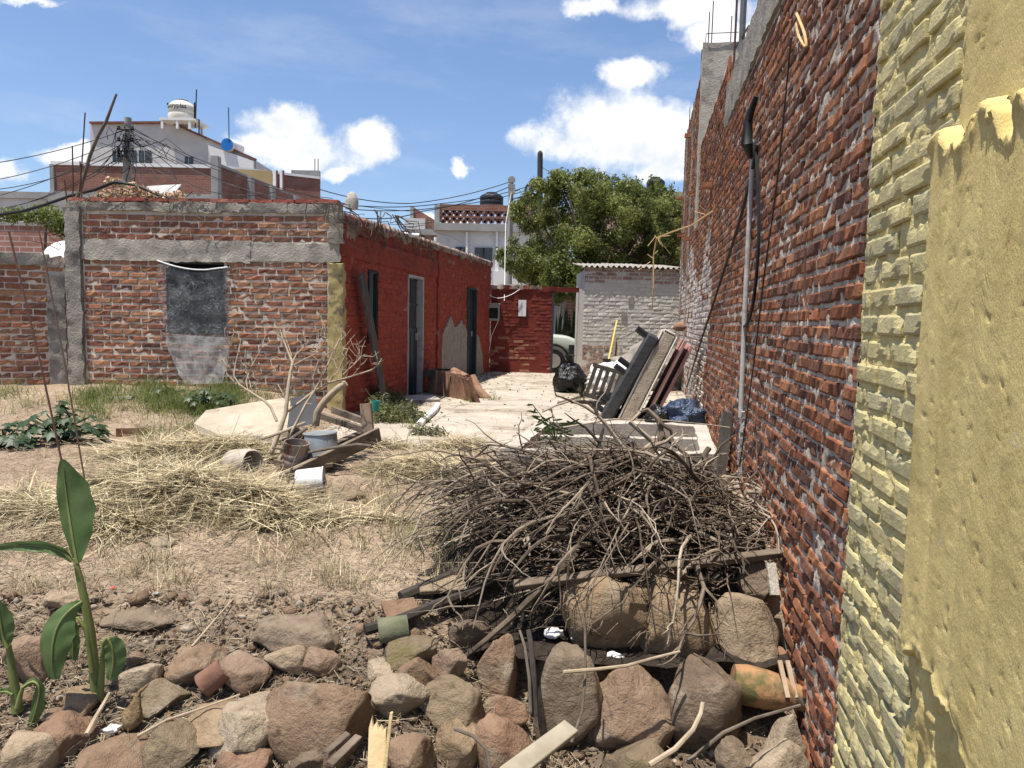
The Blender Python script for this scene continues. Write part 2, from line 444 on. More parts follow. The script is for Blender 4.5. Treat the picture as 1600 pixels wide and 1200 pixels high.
def mortar_bed(parent, s0, s1, z0, z1, mat, step=0.03, y0=0.010, amp=0.012, freq=9.0, holes=(), ztop=None, name='mortar'):
    nx = max(2, int((s1 - s0) / step)); nz = max(2, int((z1 - z0) / step))
    S, Z = np.meshgrid(np.linspace(s0, s1, nx + 1), np.linspace(z0, z1, nz + 1))
    Y = y0 - amp * 2 * fbm(S * freq, Z * freq * 1.6, 3, 0.6)
    if ztop is not None: Z = np.minimum(Z, ztop(S))
    v = np.stack([S, Y, Z], -1).reshape(-1, 3)
    i, j = np.meshgrid(np.arange(nx), np.arange(nz)); a = (j * (nx + 1) + i)
    f = np.stack([a, a + 1, a + nx + 2, a + nx + 1], -1).reshape(-1, 4)
    sc_ = (S[:-1, :-1] + S[1:, 1:]).reshape(-1) / 2; zc_ = (Z[:-1, :-1] + Z[1:, 1:]).reshape(-1) / 2
    keep = np.ones(len(f), bool)
    for (h0, h1, g0, g1) in holes: keep &= ~((sc_ > h0) & (sc_ < h1) & (zc_ > g0) & (zc_ < g1))
    me = np_mesh(name, v, f[keep], True); o = link_mesh(name, me, mat, parent); return o
def pick(rs, cols, j=0.12):
    c = rs.choice(cols); k = rs.uniform(1 - j, 1 + j); return tuple(min(1, x * k) for x in c)
def rough_slab(parent, name, mat, x0, x1, y0, y1, z0, z1, step=0.05, amp=0.008, world=False, smooth=True):
    """a cast or plastered block with uneven faces and arrises"""
    bm = bmesh.new(); nxs = [max(1, round((b - a) / step)) for a, b in ((x0, x1), (y0, y1), (z0, z1))]
    mb = MB(); mb.box(x0, x1, y0, y1, z0, z1)
    me = bpy.data.meshes.new(name); me.from_pydata([tuple(p) for p in mb.v], [], mb.f); bm.from_mesh(me)
    for ax, k in enumerate(nxs):
        if k > 1:
            es = [e for e in bm.edges if abs((e.verts[0].co - e.verts[1].co).normalized()[ax]) > 0.99]
            bmesh.ops.subdivide_edges(bm, edges=es, cuts=min(k - 1, 160), use_grid_fill=True)
    for q in bm.verts:
        p = q.co.copy(); edge = sum((abs(p[i] - lo) < 1e-5 or abs(p[i] - hi) < 1e-5) for i, (lo, hi) in enumerate(((x0, x1), (y0, y1), (z0, z1))))
        n3 = Vector((mnoise.noise(p * 7), mnoise.noise(p * 7 + Vector((9, 3, 1))), mnoise.noise(p * 7 + Vector((4, 8, 2)))))
        n4 = Vector((mnoise.noise(p * 23), mnoise.noise(p * 23 + Vector((9, 3, 1))), mnoise.noise(p * 23 + Vector((4, 8, 2)))))
        q.co = p + (n3 + n4 * 0.6) * amp * (1.8 if edge > 1 else 1)
    bmesh.ops.recalc_face_normals(bm, faces=bm.faces); bm.to_mesh(me); bm.free()
    if smooth: me.polygons.foreach_set('use_smooth', np.ones(len(me.polygons), dtype=bool)); me.set_sharp_from_angle(angle=R(55))
    return link_mesh(name, me, mat, parent, world)

# ---- ground sheet
ys = np.concatenate([np.linspace(-60, 0.5, 8), np.linspace(1.0, 7.5, 200), np.linspace(7.6, 12, 70), np.linspace(13, 40, 20), [60, 120, 400, 1500]])
xs = np.concatenate([[-1200, -300, -80, -30, -15], np.linspace(-9, 2.6, 300), [3, 4, 6, 12, 30, 80, 300, 1200]])
X, Y = np.meshgrid(xs, ys); Z = terr(X, np.clip(Y, 1.0, 12.0)) - dip(X, Y)
clod = sstep(1.0, 1.6, Y) * sstep(8.0, 6.8, Y) + sstep(-2.4, -3.2, X) * sstep(6, 8, Y) * sstep(10, 9, Y)
Z = Z + clod * (0.03 * fbm(X * 11, Y * 11, 3) + 0.014 * fbm(X * 37, Y * 37, 2))
Z = np.where(Y > 12, -0.07, Z)
i, j = np.meshgrid(np.arange(len(xs) - 1), np.arange(len(ys) - 1)); a = j * len(xs) + i
f = np.stack([a, a + 1, a + len(xs) + 1, a + len(xs)], -1).reshape(-1, 4)
m, nt, b = base_mat('earth')
n1 = noise_node(nt, 1.3, 6, 0.6); n2 = noise_node(nt, 16, 8, 0.7); n3 = noise_node(nt, 90, 4, 0.7)
col = ramp_node(nt, n1, [(0.30, (0.225, 0.168, 0.122)), (0.52, (0.30, 0.232, 0.172)), (0.72, (0.355, 0.288, 0.22))])
col = mixc(nt, 1.0, col, ramp_node(nt, n2, [(0.25, (0.55, 0.52, 0.5)), (0.6, (1.08, 1.05, 1.0))]), 'MULTIPLY')
col = mixc(nt, mrange(nt, n3, 0.60, 0.72), col, (0.46, 0.38, 0.27))
col = mixc(nt, mrange(nt, noise_node(nt, 2.7, 5, 0.6), 0.60, 0.74), col, (0.15, 0.10, 0.07))
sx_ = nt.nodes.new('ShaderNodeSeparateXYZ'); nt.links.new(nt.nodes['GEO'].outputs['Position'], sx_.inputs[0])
soil_shade = mrange(nt, sx_.outputs[1], 3.85, 3.35); soil_shade_mix = nt.nodes.new('ShaderNodeMath'); soil_shade_mix.operation = 'MULTIPLY'; nt.links.new(soil_shade, soil_shade_mix.inputs[0]); nt.links.new(mrange(nt, n1, 0.35, 0.55, 0.55, 0.95), soil_shade_mix.inputs[1])
col = mixc(nt, soil_shade_mix.outputs[0], col, mixc(nt, n2, (0.055, 0.040, 0.030), (0.13, 0.098, 0.072)))   # dark soil tone that also paints in shade between the boulders
nt.links.new(col, b.inputs['Base Color']); b.inputs['Roughness'].default_value = 1.0; b.inputs['Specular IOR Level'].default_value = 0.1
bump(nt, b, n2, 0.8, 0.03)
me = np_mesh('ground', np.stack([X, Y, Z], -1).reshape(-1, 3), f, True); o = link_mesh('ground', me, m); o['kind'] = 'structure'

# ---- concrete patio between the two long walls
m_patio = MT('patio_concrete', (0.35, 0.305, 0.245), (0.45, 0.40, 0.33), 1.6, 0.95, 0.5, 24, 0.02, spots=[((0.25, 0.205, 0.155), 0.9, 0.50, 0.66), ((0.52, 0.475, 0.41), 5, 0.58, 0.72), ((0.17, 0.135, 0.10), 3.0, 0.62, 0.70), ((0.22, 0.18, 0.14), 22, 0.62, 0.72)])
nt_ = m_patio.node_tree; vor = nt_.nodes.new('ShaderNodeTexVoronoi'); vor.feature = 'DISTANCE_TO_EDGE'; vor.inputs['Scale'].default_value = 0.75
wv_ = nt_.nodes.new('ShaderNodeVectorMath'); wv_.operation = 'MULTIPLY_ADD'; nz_ = nt_.nodes.new('ShaderNodeTexNoise'); nz_.inputs['Scale'].default_value = 2.5; nt_.links.new(nt_.nodes['GEO'].outputs['Position'], nz_.inputs['Vector'])
nt_.links.new(nz_.outputs['Color'], wv_.inputs[0]); wv_.inputs[1].default_value = (0.5, 0.5, 0); nt_.links.new(nt_.nodes['GEO'].outputs['Position'], wv_.inputs[2]); nt_.links.new(wv_.outputs[0], vor.inputs['Vector'])
bs_ = nt_.nodes['Principled BSDF']; old = bs_.inputs['Base Color'].links[0].from_socket; nt_.links.new(mixc(nt_, mrange(nt_, vor.outputs['Distance'], 0.012, 0.0), old, (0.11, 0.085, 0.065)), bs_.inputs['Base Color'])
q_ = np.linspace(0, 1, 150); tt = np.linspace(0, 1, 60); QQ, TT = np.meshgrid(q_, tt, indexing='ij')
front = 7.75 - 0.55 * sstep(0.35, 0.6, TT) + 0.30 * fbm(TT * 9, TT * 0 + 2, 3)
Y2 = front + (18.6 - front) * np.maximum(QQ - q_[1], 0) / (1 - q_[1]); Y2[0] -= 0.05; X2 = (XH0 + KW * Y2) * (1 - TT) + (XR0 + KW * Y2) * TT
Z2 = 0.0 + 0.030 * fbm(X2 * 1.3, Y2 * 1.3, 4) + 0.012 * fbm(X2 * 9, Y2 * 9, 2); Z2[0] = -0.14
a = (np.arange(149)[:, None] * 60 + np.arange(59)[None, :]).ravel(); f = np.stack([a, a + 1, a + 61, a + 60], -1)
o = link_mesh('patio', np_mesh('patio', np.stack([X2, Y2, Z2], -1).reshape(-1, 3), f, True), m_patio); o['kind'] = 'structure'

# ================================================================== right boundary wall
NW = math.sqrt(1 + KW * KW); YF = 12.0
def s_of(y): return (YF - y) * NW
def y_of(s): return YF - s / NW
m_mortar = MT('lime_mortar', (0.36, 0.305, 0.245), (0.60, 0.53, 0.445), 14, 0.97, 0.9, 70, 0.012, spots=[((0.14, 0.12, 0.11), 5, 0.56, 0.70)])
m_conc = MT('old_concrete', (0.20, 0.18, 0.15), (0.34, 0.31, 0.265), 5, 0.97, 0.9, 30, 0.022, spots=[((0.12, 0.11, 0.10), 3.2, 0.58, 0.70)])
m_conc_l = MT('pale_concrete', (0.31, 0.28, 0.235), (0.45, 0.41, 0.345), 4, 0.97, 0.8, 34, 0.018, spots=[((0.20, 0.185, 0.17), 2.2, 0.57, 0.70)])
bI = brick_mat('red_brick', soot=(0.56, 0.70), limeamt=(0.66, 0.74), lime=(0.50, 0.44, 0.38)); bS = brick_mat('red_brick_mass', soot=(0.54, 0.68), limeamt=(0.66, 0.74), lime=(0.50, 0.44, 0.38), stuff=True)
RED = [(0.26, 0.098, 0.048), (0.29, 0.115, 0.058), (0.19, 0.08, 0.048), (0.34, 0.150, 0.075), (0.15, 0.07, 0.048), (0.24, 0.10, 0.055), (0.19, 0.09, 0.058), (0.29, 0.13, 0.07)]
WH = [(0.62, 0.57, 0.52), (0.55, 0.48, 0.42), (0.58, 0.52, 0.47), (0.50, 0.40, 0.34)]
def tone_right(s, z, rs):
    y = y_of(s)
    if y > 9.35 + 0.25 * math.sin(z * 3) and z < 2.45 + 0.4 * math.sin(y * 2.1): return pick(rs, WH if rs.random() < 0.86 else RED, 0.1)
    return pick(rs, RED, 0.22)
right = empty('boundary_wall', (XR(YF), YF, -0.07), math.atan2(-1, -KW), 'tall weathered red brick wall on the right, near end painted yellow', 'wall')
ZB = 0.07      # wall frame starts at z = -0.07
def zb_right(s): return float(np.interp(y_of(s), [0, 3.0, 3.7, 4.6, 6, 12], [-1.0, -0.85, -0.55, -0.1, -0.02, 0.0])) 
sY0, sY1, sPil = s_of(2.845), s_of(2.07), s_of(0.9)
lay_bricks(right, 0.0, sY0, zb_right, lambda s: 3.55 + ZB if s > s_of(8.3) else 4.35, tone_right, bI, bS, L=0.245, course=0.084, joint=0.022, nx=6, nz=3, rough=0.007, proud=0.008,
           hdr=0.25, limit=300, seed=5, variants=14, tilt=0.012)
mortar_bed(right, s_of(6.2), sY0, -1.0, 3.62, m_mortar, 0.020, 0.0125, 0.0125, 17)
mortar_bed(right, 0, s_of(6.2), -0.3, 4.45, m_mortar, 0.04, 0.014, 0.009, 9, ztop=lambda S: np.where(S > s_of(8.3), 3.62, 4.42))
rough_slab(right, 'tie_beam', m_conc, s_of(8.3), sY0, -0.012, 0.14, 3.62, 4.05, 0.09, 0.012)
rough_slab(right, 'wall_core', m_conc, 0, s_of(0.7), 0.04, 0.16, -1.0, 4.0, 1.0, 0.0)
YEL = [(0.48, 0.415, 0.22), (0.45, 0.40, 0.225), (0.51, 0.435, 0.22), (0.43, 0.385, 0.22), (0.53, 0.46, 0.235)]
ypar = dict(dirt=(0.30, 0.27, 0.17), lime=(0.62, 0.53, 0.22), limeamt=(0.58, 0.70), soot=(0.58, 0.72), grain=0.14)
yI = brick_mat('yellow_painted_brick', **ypar); yS = brick_mat('yellow_painted_brick_mass', stuff=True, **ypar)
m_ymort = MT('yellow_painted_mortar', (0.56, 0.46, 0.20), (0.68, 0.57, 0.26), 20, 0.9, 0.9, 75, 0.009, spots=((0.36, 0.32, 0.18), 9, 0.56, 0.70))
lay_bricks(right, sY0 + 0.004, sY1, -0.9, 3.2, lambda s, z, rs: pick(rs, YEL, 0.06), yI, yS, L=0.262, course=0.094, joint=0.022, nx=9, nz=5, rough=0.0018, proud=0.006, limit=300, seed=8,
           name='painted_brick', variants=16, hdr=0.05, tilt=0.012, stuffname='painted_brickwork')
mortar_bed(right, sY0 - 0.01, sY1 + 0.02, -1.0, 3.3, m_ymort, 0.011, 0.012, 0.013, 14, name='painted_mortar')
# plastered yellow column at the near end: thin upper coat, thick lower coat, rough footing
m_ypl = MT('yellow_plaster', (0.54, 0.42, 0.165), (0.67, 0.54, 0.235), 5.5, 0.92, 0.8, 140, 0.006, spots=[((0.37, 0.285, 0.11), 2.6, 0.56, 0.72), ((0.68, 0.55, 0.24), 26, 0.60, 0.72), ((0.26, 0.20, 0.10), 13, 0.68, 0.76), ((0.50, 0.46, 0.36), 9, 0.70, 0.78)], stretch=(1.5, 1.5, 0.55))
def plaster_coat(name, s0, s1, zlo, zhi, y, amp, step=0.012, fr=8, lump=0.0):
    nx = int((s1 - s0) / step); nz = int((2.4) / step) if not callable(zlo) else int(2.2 / step)
    S = np.linspace(s0, s1, nx + 1); T_ = np.linspace(0, 1, nz + 1); SS, TT = np.meshgrid(S, T_)
    lo = zlo(SS) if callable(zlo) else zlo; hi = zhi(SS) if callable(zhi) else zhi
    ZZ = lo + (hi - lo) * TT
    Yv = y - amp * 2 * fbm(SS * fr, ZZ * fr * 0.5, 4) - lump * np.clip(fbm(SS * 28, ZZ * 28, 3) - 0.02, 0, 1)
    for (gs, gw, gd) in ((0.19, 0.007, 0.0035), (0.36, 0.006, 0.004), (0.55, 0.007, 0.003)):      # joints left by the form boards
        Yv = Yv + (0 if name == 'rough_footing' else gd) * np.exp(-((SS - s0 - gs - 0.012 * fbm(ZZ * 3, ZZ * 0 + gs, 3)) / gw) ** 2) * (0.35 + 1.3 * vnoise(ZZ * 5, ZZ * 0 + gs * 9))
    Yv = Yv + 0.030 * np.clip(fbm(SS * 34 + 3, ZZ * 34, 2) - 0.24, 0, 1)            # blow holes
    near = np.minimum(SS - s0, 0.05) / 0.05; Yv = Yv + (1 - near) ** 2 * 0.05
    if name == 'lower_plaster': Yv = Yv - np.exp(-((hi - ZZ) / 0.05) ** 2) * (0.012 + 0.05 * fbm(SS * 30, ZZ * 30, 3)) - np.exp(-((ZZ - lo) / 0.05) ** 2) * 0.04 * fbm(SS * 26, ZZ * 26, 3)
    edge = np.minimum(np.minimum(TT, 1 - TT) * (hi - lo), 0.012) / 0.012; Yv = Yv + (1 - edge) ** 1.5 * 0.06
    v = np.stack([SS, Yv, ZZ], -1).reshape(-1, 3)
    a = (np.arange(nz)[:, None] * (nx + 1) + np.arange(nx)[None, :]).ravel(); f = np.stack([a, a + 1, a + nx + 2, a + nx + 1], -1)
    return link_mesh(name, np_mesh(name, v, f, True), m_ypl, right)
rag_t = lambda S: 1.87 + 0.34 * fbm(S * 8, S * 0, 5, 0.62) + 0.12 * (S - sY1)
rag_b = lambda S: 0.52 - 0.42 * (S - sY1) + 0.22 * fbm(S * 6 + 4, S * 0, 4)
plaster_coat('upper_plaster', sY1 + 0.015, sPil, 1.6, 3.4, -0.012, 0.006, 0.014, 4)
plaster_coat('lower_plaster', sY1 - 0.01, sPil, rag_b, rag_t, -0.066, 0.013, 0.010, 2.6, 0.006)
plaster_coat('rough_footing', sY1 + 0.0, sPil, -0.9, 0.75, -0.026, 0.040, 0.011, 13, 0.03)
# tall stretch of the wall further back
tall = empty('neighbour_building', (XR(17.3), 17.3, -0.07), math.atan2(-1, -KW), 'tall unplastered brick building beyond the boundary wall, reinforcing rods on top', 'building')
LT = (17.3 - YF) * NW
lay_bricks(tall, 0, LT, 0, 5.75, lambda s, z, rs: pick(rs, WH if (z < 2.6 + 0.3 * math.sin(s * 2)) and rs.random() < 0.8 else RED, 0.2), bI, bS, L=0.27, course=0.09, joint=0.02, limit=0, seed=9, rough=0.006, hdr=0.2)
mortar_bed(tall, 0, LT, 0, 5.78, m_mortar, 0.06, 0.013, 0.012, 7)
rough_slab(tall, 'wall_core', m_conc, 0, LT, 0.05, 3.0, 0, 5.78, 0.25, 0.01)
rough_slab(tall, 'corner_column', m_conc_l, LT - 0.3, LT + 0.06, -0.03, 0.55, 3.0, 5.95, 0.12, 0.012)
for (s, w_) in ((1.1, 0.16), (3.1, 0.14)): rough_slab(tall, 'concrete_column', m_conc, s, s + w_, -0.02, 0.05, 0, 5.7, 0.1, 0.01)
m_rebar = MT('rusty_rebar', (0.06, 0.035, 0.028), (0.12, 0.06, 0.04), 30, 0.9, 0.4, 200, 0.002)
for (s, dy, h) in ((LT - 0.25, 0.06, 0.6), (LT - 0.08, 0.10, 0.7), (LT - 0.08, 0.4, 0.45), (LT - 1.6, 0.05, 0.5), (0.6, 0.05, 0.4)):
    MB().tube([(s, dy, 5.75), (s + 0.02, dy, 5.95 + h)], 0.009, 5).build('reinforcing_rod', m_rebar, tall)
MB().tube([(LT - 0.35, 0.02, 6.08), (LT + 0.1, 0.0, 6.08), (LT + 0.1, 0.5, 6.08)], 0.007, 5).build('stirrup', m_rebar, tall)
for (s, z) in ((0.45, 4.3), (1.7, 3.3), (3.6, 3.0)): MB().box(s, s + 0.13, -0.16, 0.02, z, z + 0.07, None, 0.006).build('putlog_brick', bS, tall)
for ch in tall.children:
    if ch.name.startswith('putlog'):
        me = ch.data; at = me.attributes.new('tone', 'FLOAT_COLOR', 'POINT'); at.data.foreach_set('color', [0.30, 0.13, 0.07, 1] * len(me.vertices))
# small brick pier and rods where the beam ends
pier = empty('brick_pier', (XR(8.3) + 0.14, 8.3, 4.0), math.atan2(-1, -KW), 'short orange brick pier with a steel post on top of the right wall', 'pier')
for r_ in range(4):
    for c_ in range(2):
        o = MB().box(-0.15 + c_ * 0.155 - (0.05 if r_ % 2 else 0), 0.0 + c_ * 0.155 - (0.05 if r_ % 2 else 0), -0.13, 0.1, r_ * 0.085, r_ * 0.085 + 0.072, None, 0.005).build('brick', bI, pier); o.color = (0.40, 0.16, 0.08, 1)
MB().box(-0.13, 0.13, -0.11, 0.09, 0, 0.33).build('mortar', m_mortar, pier)
MB().tube([(0, 0, 0.3), (0.0, 0, 1.6)], 0.035, 8).build('steel_post', MT('grey_steel', (0.10, 0.10, 0.10), (0.16, 0.16, 0.165), 8, 0.6, 0.2), pier)
MB().tube([(-0.35, -0.04, 0.55), (0.3, 0.03, 0.56)], 0.012, 5).build('steel_crossbar', MATS['grey_steel'], pier)
for k in range(2): MB().tube([(0.2 + 0.06 * k, -0.1, 0.0), (0.2 + 0.08 * k, -0.1, 1.3)], 0.009, 5).build('reinforcing_rod', m_rebar, pier)
# ================================================================== brick house on the left: street-side front and red side wall
A = Vector((XH(9.33), 9.33, 0)); Bc = Vector((-5.98, 9.62, 0))
dv = A - Bc; LF = dv.length; rzF = math.atan2(dv.y, dv.x)
house = empty('brick_house', Bc, rzF, 'low brick house with bare brick front and red painted side wall', 'house')
def fs_of(u, v):                       # picture point onto the house front: (s, z)
    d = ray(u, v); n = Vector((-dv.y, dv.x, 0)); t = (Bc - CAM).dot(n) / d.dot(n); p = CAM + d * t
    return (p - Bc).dot(dv.normalized()), p.z
w0, wz1 = fs_of(262, 408); w1, wz0 = fs_of(352, 520)
FB = [(0.33, 0.155, 0.085), (0.36, 0.175, 0.10), (0.28, 0.12, 0.075), (0.39, 0.20, 0.115), (0.24, 0.10, 0.065), (0.34, 0.145, 0.085), (0.20, 0.10, 0.075), (0.30, 0.16, 0.10)]
fpar = dict(limeamt=(0.69, 0.78), soot=(0.60, 0.74), lime=(0.55, 0.49, 0.42), dirt=(0.11, 0.075, 0.055))
fI = brick_mat('front_brick', **fpar); fS = brick_mat('front_brick_mass', stuff=True, **fpar)
m_fmort = MT('front_mortar', (0.50, 0.43, 0.345), (0.68, 0.60, 0.495), 9, 0.97, 0.8, 60, 0.01, spots=[((0.20, 0.165, 0.13), 3.0, 0.58, 0.72)])
hole = [(w0, w1, wz0, wz1)]
lay_bricks(house, 0.20, LF - 0.20, 0.0, 2.02, lambda s, z, rs: pick(rs, FB if z > 0.55 else FB[4:], 0.16), fI, fS, L=0.265, course=0.0845, joint=0.023, holes=hole, limit=300, seed=21, nx=5, nz=3, rough=0.0032, proud=0.007, tilt=0.02)
lay_bricks(house, 0.20, LF - 0.16, 2.275, 2.66, lambda s, z, rs: pick(rs, FB[2:], 0.18), fI, fS, L=0.27, course=0.087, joint=0.020, limit=60, seed=22, nx=5, nz=3, rough=0.0032, proud=0.007, name='parapet_brick', stuffname='parapet_brickwork')
mortar_bed(house, 0.16, LF - 0.16, 0.0, 2.72, m_fmort, 0.025, 0.0115, 0.006, 14, holes=hole)
rough_slab(house, 'lintel_beam', m_conc_l, 0.17, 2.52, -0.016, 0.06, 2.005, 2.285, 0.05, 0.012)
rough_slab(house, 'lintel_beam', m_conc_l, 2.525, LF - 0.03, -0.010, 0.06, 2.03, 2.27, 0.05, 0.014)
rough_slab(house, 'plaster_band', m_conc, 0.0, LF - 0.02, -0.020, 0.10, 2.655, 2.775, 0.045, 0.014)
cap = [(0.26, 0.075, 0.05), (0.22, 0.06, 0.045), (0.30, 0.10, 0.065)]
lay_bricks(house, 0.0, LF, 2.772, 2.85, lambda s, z, rs: pick(rs, cap, 0.15), fI, fS, L=0.29, course=0.066, joint=0.014, limit=40, seed=23, nx=5, nz=2, rough=0.007, name='coping_brick', D=0.12, proud=0.02)
rough_slab(house, 'corner_column', m_conc, -0.02, 0.19, -0.05, 0.14, -0.2, 2.70, 0.05, 0.014)
m_olive = MT('ochre_plaster', (0.34, 0.27, 0.11), (0.45, 0.36, 0.16), 4, 0.93, 0.6, 40, 0.01, spots=[((0.13, 0.105, 0.07), 4.5, 0.53, 0.64)], stretch=(1, 1, 0.4))
rough_slab(house, 'corner_column', m_olive, LF - 0.18, LF + 0.012, -0.035, 0.10, -0.1, 2.02, 0.05, 0.014)
rough_slab(house, 'corner_cap', m_conc, LF - 0.17, LF + 0.015, -0.03, 0.10, 2.27, 2.66, 0.05, 0.016)
# window opening: reveal, dark room, fly screen, frame
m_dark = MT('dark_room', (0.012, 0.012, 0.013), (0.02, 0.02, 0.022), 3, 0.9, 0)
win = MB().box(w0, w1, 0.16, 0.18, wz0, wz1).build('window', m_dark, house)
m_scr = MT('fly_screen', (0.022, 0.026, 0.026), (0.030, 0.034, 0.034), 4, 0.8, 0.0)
sv = []; nS = 16
for j in range(nS + 1):
    for i in range(nS + 1):
        x = w0 - 0.015 + (w1 - w0 + 0.03) * i / nS; top = wz1 - 0.07 - 0.055 * math.sin(math.pi * i / nS)
        z = wz0 - 0.02 + (top - wz0) * j / nS; sv.append((x, -0.022 + 0.012 * mnoise.noise(Vector((x * 6, z * 6, 1))), z))
sf = [[j * (nS + 1) + i, j * (nS + 1) + i + 1, (j + 1) * (nS + 1) + i + 1, (j + 1) * (nS + 1) + i] for j in range(nS) for i in range(nS)]
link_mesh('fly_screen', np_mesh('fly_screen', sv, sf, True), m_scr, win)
fr = MB()
for (x, z, x2, z2) in ((w0, wz0, w0 + 0.03, wz1), (w1 - 0.03, wz0, w1, wz1), (w0, wz0, w1, wz0 + 0.03), (w0, wz1 - 0.03, w1, wz1)): fr.box(x, x2, 0.05, 0.09, z, z2)
fr.build('window_frame', MT('dark_frame', (0.03, 0.035, 0.04), (0.05, 0.055, 0.06), 5, 0.6, 0.1), win)
for (a_, b_) in ((w0, w0 - 0.005), (w1 + 0.005, w1)): MB().box(b_, a_, -0.005, 0.17, wz0, wz1).build('window_reveal', m_fmort, win)
# clear plastic sheet nailed over it
m, nt, b = base_mat('clear_plastic')
cp = b; b.inputs['Base Color'].default_value = (0.62, 0.64, 0.64, 1); b.inputs['Roughness'].default_value = 0.25
tr = nt.nodes.new('ShaderNodeBsdfTransparent'); ms = nt.nodes.new('ShaderNodeMixShader')
k = mrange(nt, noise_node(nt, 3.5, 4, 0.7, dist=1.0), 0.38, 0.75, 0.05, 0.20)
vo_ = nt.nodes.new('ShaderNodeTexVoronoi'); vo_.feature = 'DISTANCE_TO_EDGE'; vo_.inputs['Scale'].default_value = 5.0; dn_ = nt.nodes.new('ShaderNodeTexNoise'); dn_.inputs['Scale'].default_value = 3.0
nt.links.new(nt.nodes['GEO'].outputs['Position'], dn_.inputs['Vector']); va_ = nt.nodes.new('ShaderNodeVectorMath'); va_.operation = 'ADD'; nt.links.new(nt.nodes['GEO'].outputs['Position'], va_.inputs[0]); nt.links.new(dn_.outputs['Color'], va_.inputs[1]); nt.links.new(va_.outputs[0], vo_.inputs['Vector'])
cr_ = nt.nodes.new('ShaderNodeMath'); cr_.operation = 'ADD'; cr_.use_clamp = True; nt.links.new(k, cr_.inputs[0]); nt.links.new(mrange(nt, vo_.outputs['Distance'], 0.03, 0.0, 0.0, 0.22), cr_.inputs[1]); nt.links.new(cr_.outputs[0], ms.inputs[0])
nt.links.new(tr.outputs[0], ms.inputs[1]); nt.links.new(b.outputs[0], ms.inputs[2]); nt.links.new(ms.outputs[0], nt.nodes['Material Output'].inputs[0])
bump(nt, b, noise_node(nt, 9, 5, 0.65, dist=2.0), 1.0, 0.05)
outl = [((250, 408), (362, 417)), ((252, 440), (361, 440)), ((256, 480), (361, 480)), ((258, 516), (362, 524)), ((266, 545), (362, 550)), ((280, 578), (358, 575)), ((296, 600), (352, 598))]
pv = []; nP = 28
rows = []
for (l, r_) in outl: rows.append((fs_of(*l), fs_of(*r_)))
NR = 40
for j in range(NR + 1):
    t = j / NR * (len(rows) - 1); q = min(int(t), len(rows) - 2); t -= q
    l = Vector(rows[q][0]).lerp(Vector(rows[q + 1][0]), t); r2_ = Vector(rows[q][1]).lerp(Vector(rows[q + 1][1]), t)
    for i in range(nP + 1):
        c = l.lerp(r2_, i / nP); sag = 0.075 * math.sin(math.pi * i / nP) * max(0, 1 - j / 6)
        x, z = c.x, c.y - sag
        y = -0.05 - 0.03 * mnoise.noise(Vector((x * 5, z * 3, 4))) - 0.02 * mnoise.noise(Vector((x * 17, z * 8, 9))) - 0.10 * max(0, j / NR - 0.6) ** 1.5
        pv.append((x, y, z))
pf = [[j * (nP + 1) + i, j * (nP + 1) + i + 1, (j + 1) * (nP + 1) + i + 1, (j + 1) * (nP + 1) + i] for j in range(NR) for i in range(nP)]
M_ = pmat(house); pvw = [M_ @ Vector(p) for p in pv]
me = np_mesh('plastic_sheet', [tuple(p - pvw[0]) for p in pvw], pf, True); o = link_mesh('plastic_sheet', me, m); o.location = pvw[0]
tag(o, 'torn clear plastic sheet nailed over the window of the brick front', 'plastic sheet')
j0 = 21; lay = link_mesh('folded_layer', np_mesh('folded_layer', [tuple(p - pvw[0] + Vector((0, -0.012, 0))) for p in pvw[j0 * (nP + 1):]], [[a_ - j0 * (nP + 1) for a_ in f_] for f_ in pf[j0 * nP:]], True), None, o)
m2_, nt2_, b2_ = base_mat('doubled_plastic'); b2_.inputs['Base Color'].default_value = (0.66, 0.65, 0.62, 1); b2_.inputs['Roughness'].default_value = 0.35; t2_ = nt2_.nodes.new('ShaderNodeBsdfTransparent'); s2_ = nt2_.nodes.new('ShaderNodeMixShader')
nt2_.links.new(mrange(nt2_, noise_node(nt2_, 4, 4, 0.7, dist=1.0), 0.35, 0.75, 0.18, 0.50), s2_.inputs[0]); nt2_.links.new(t2_.outputs[0], s2_.inputs[1]); nt2_.links.new(b2_.outputs[0], s2_.inputs[2]); nt2_.links.new(s2_.outputs[0], nt2_.nodes['Material Output'].inputs[0]); lay.data.materials.append(m2_)
hem = MB(); top = pvw[:nP + 1]; hem.tube([p - pvw[0] + Vector((0, -0.008, 0)) for p in top], 0.011, 6)
hem.build('rolled_hem', MT('milky_plastic', (0.62, 0.64, 0.64), (0.75, 0.77, 0.77), 20, 0.3, 0.5, 60, 0.01), o)
for (u, v) in ((254, 411), (360, 416), (259, 517), (361, 523)):
    s_, z_ = fs_of(u, v); q = M_ @ Vector((s_, -0.07, z_)) - pvw[0]
    MB().tube([q, q + Vector((0, 0.09, 0))], 0.014, 8).build('nail_cap', m_dark, o)

# ---- red side wall
def hs(y): return (y - 9.33) * NW
def onH(u, v):
    d = ray(u, v); t = XH0 / (d.x - KW * d.y); return CAM + d * t
sideM = Matrix.Translation((A.x, A.y, 0)) @ Matrix.Rotation(math.atan2(1, KW), 4, 'Z')
side = bpy.data.objects.new('side_wall', None); COL.objects.link(side)
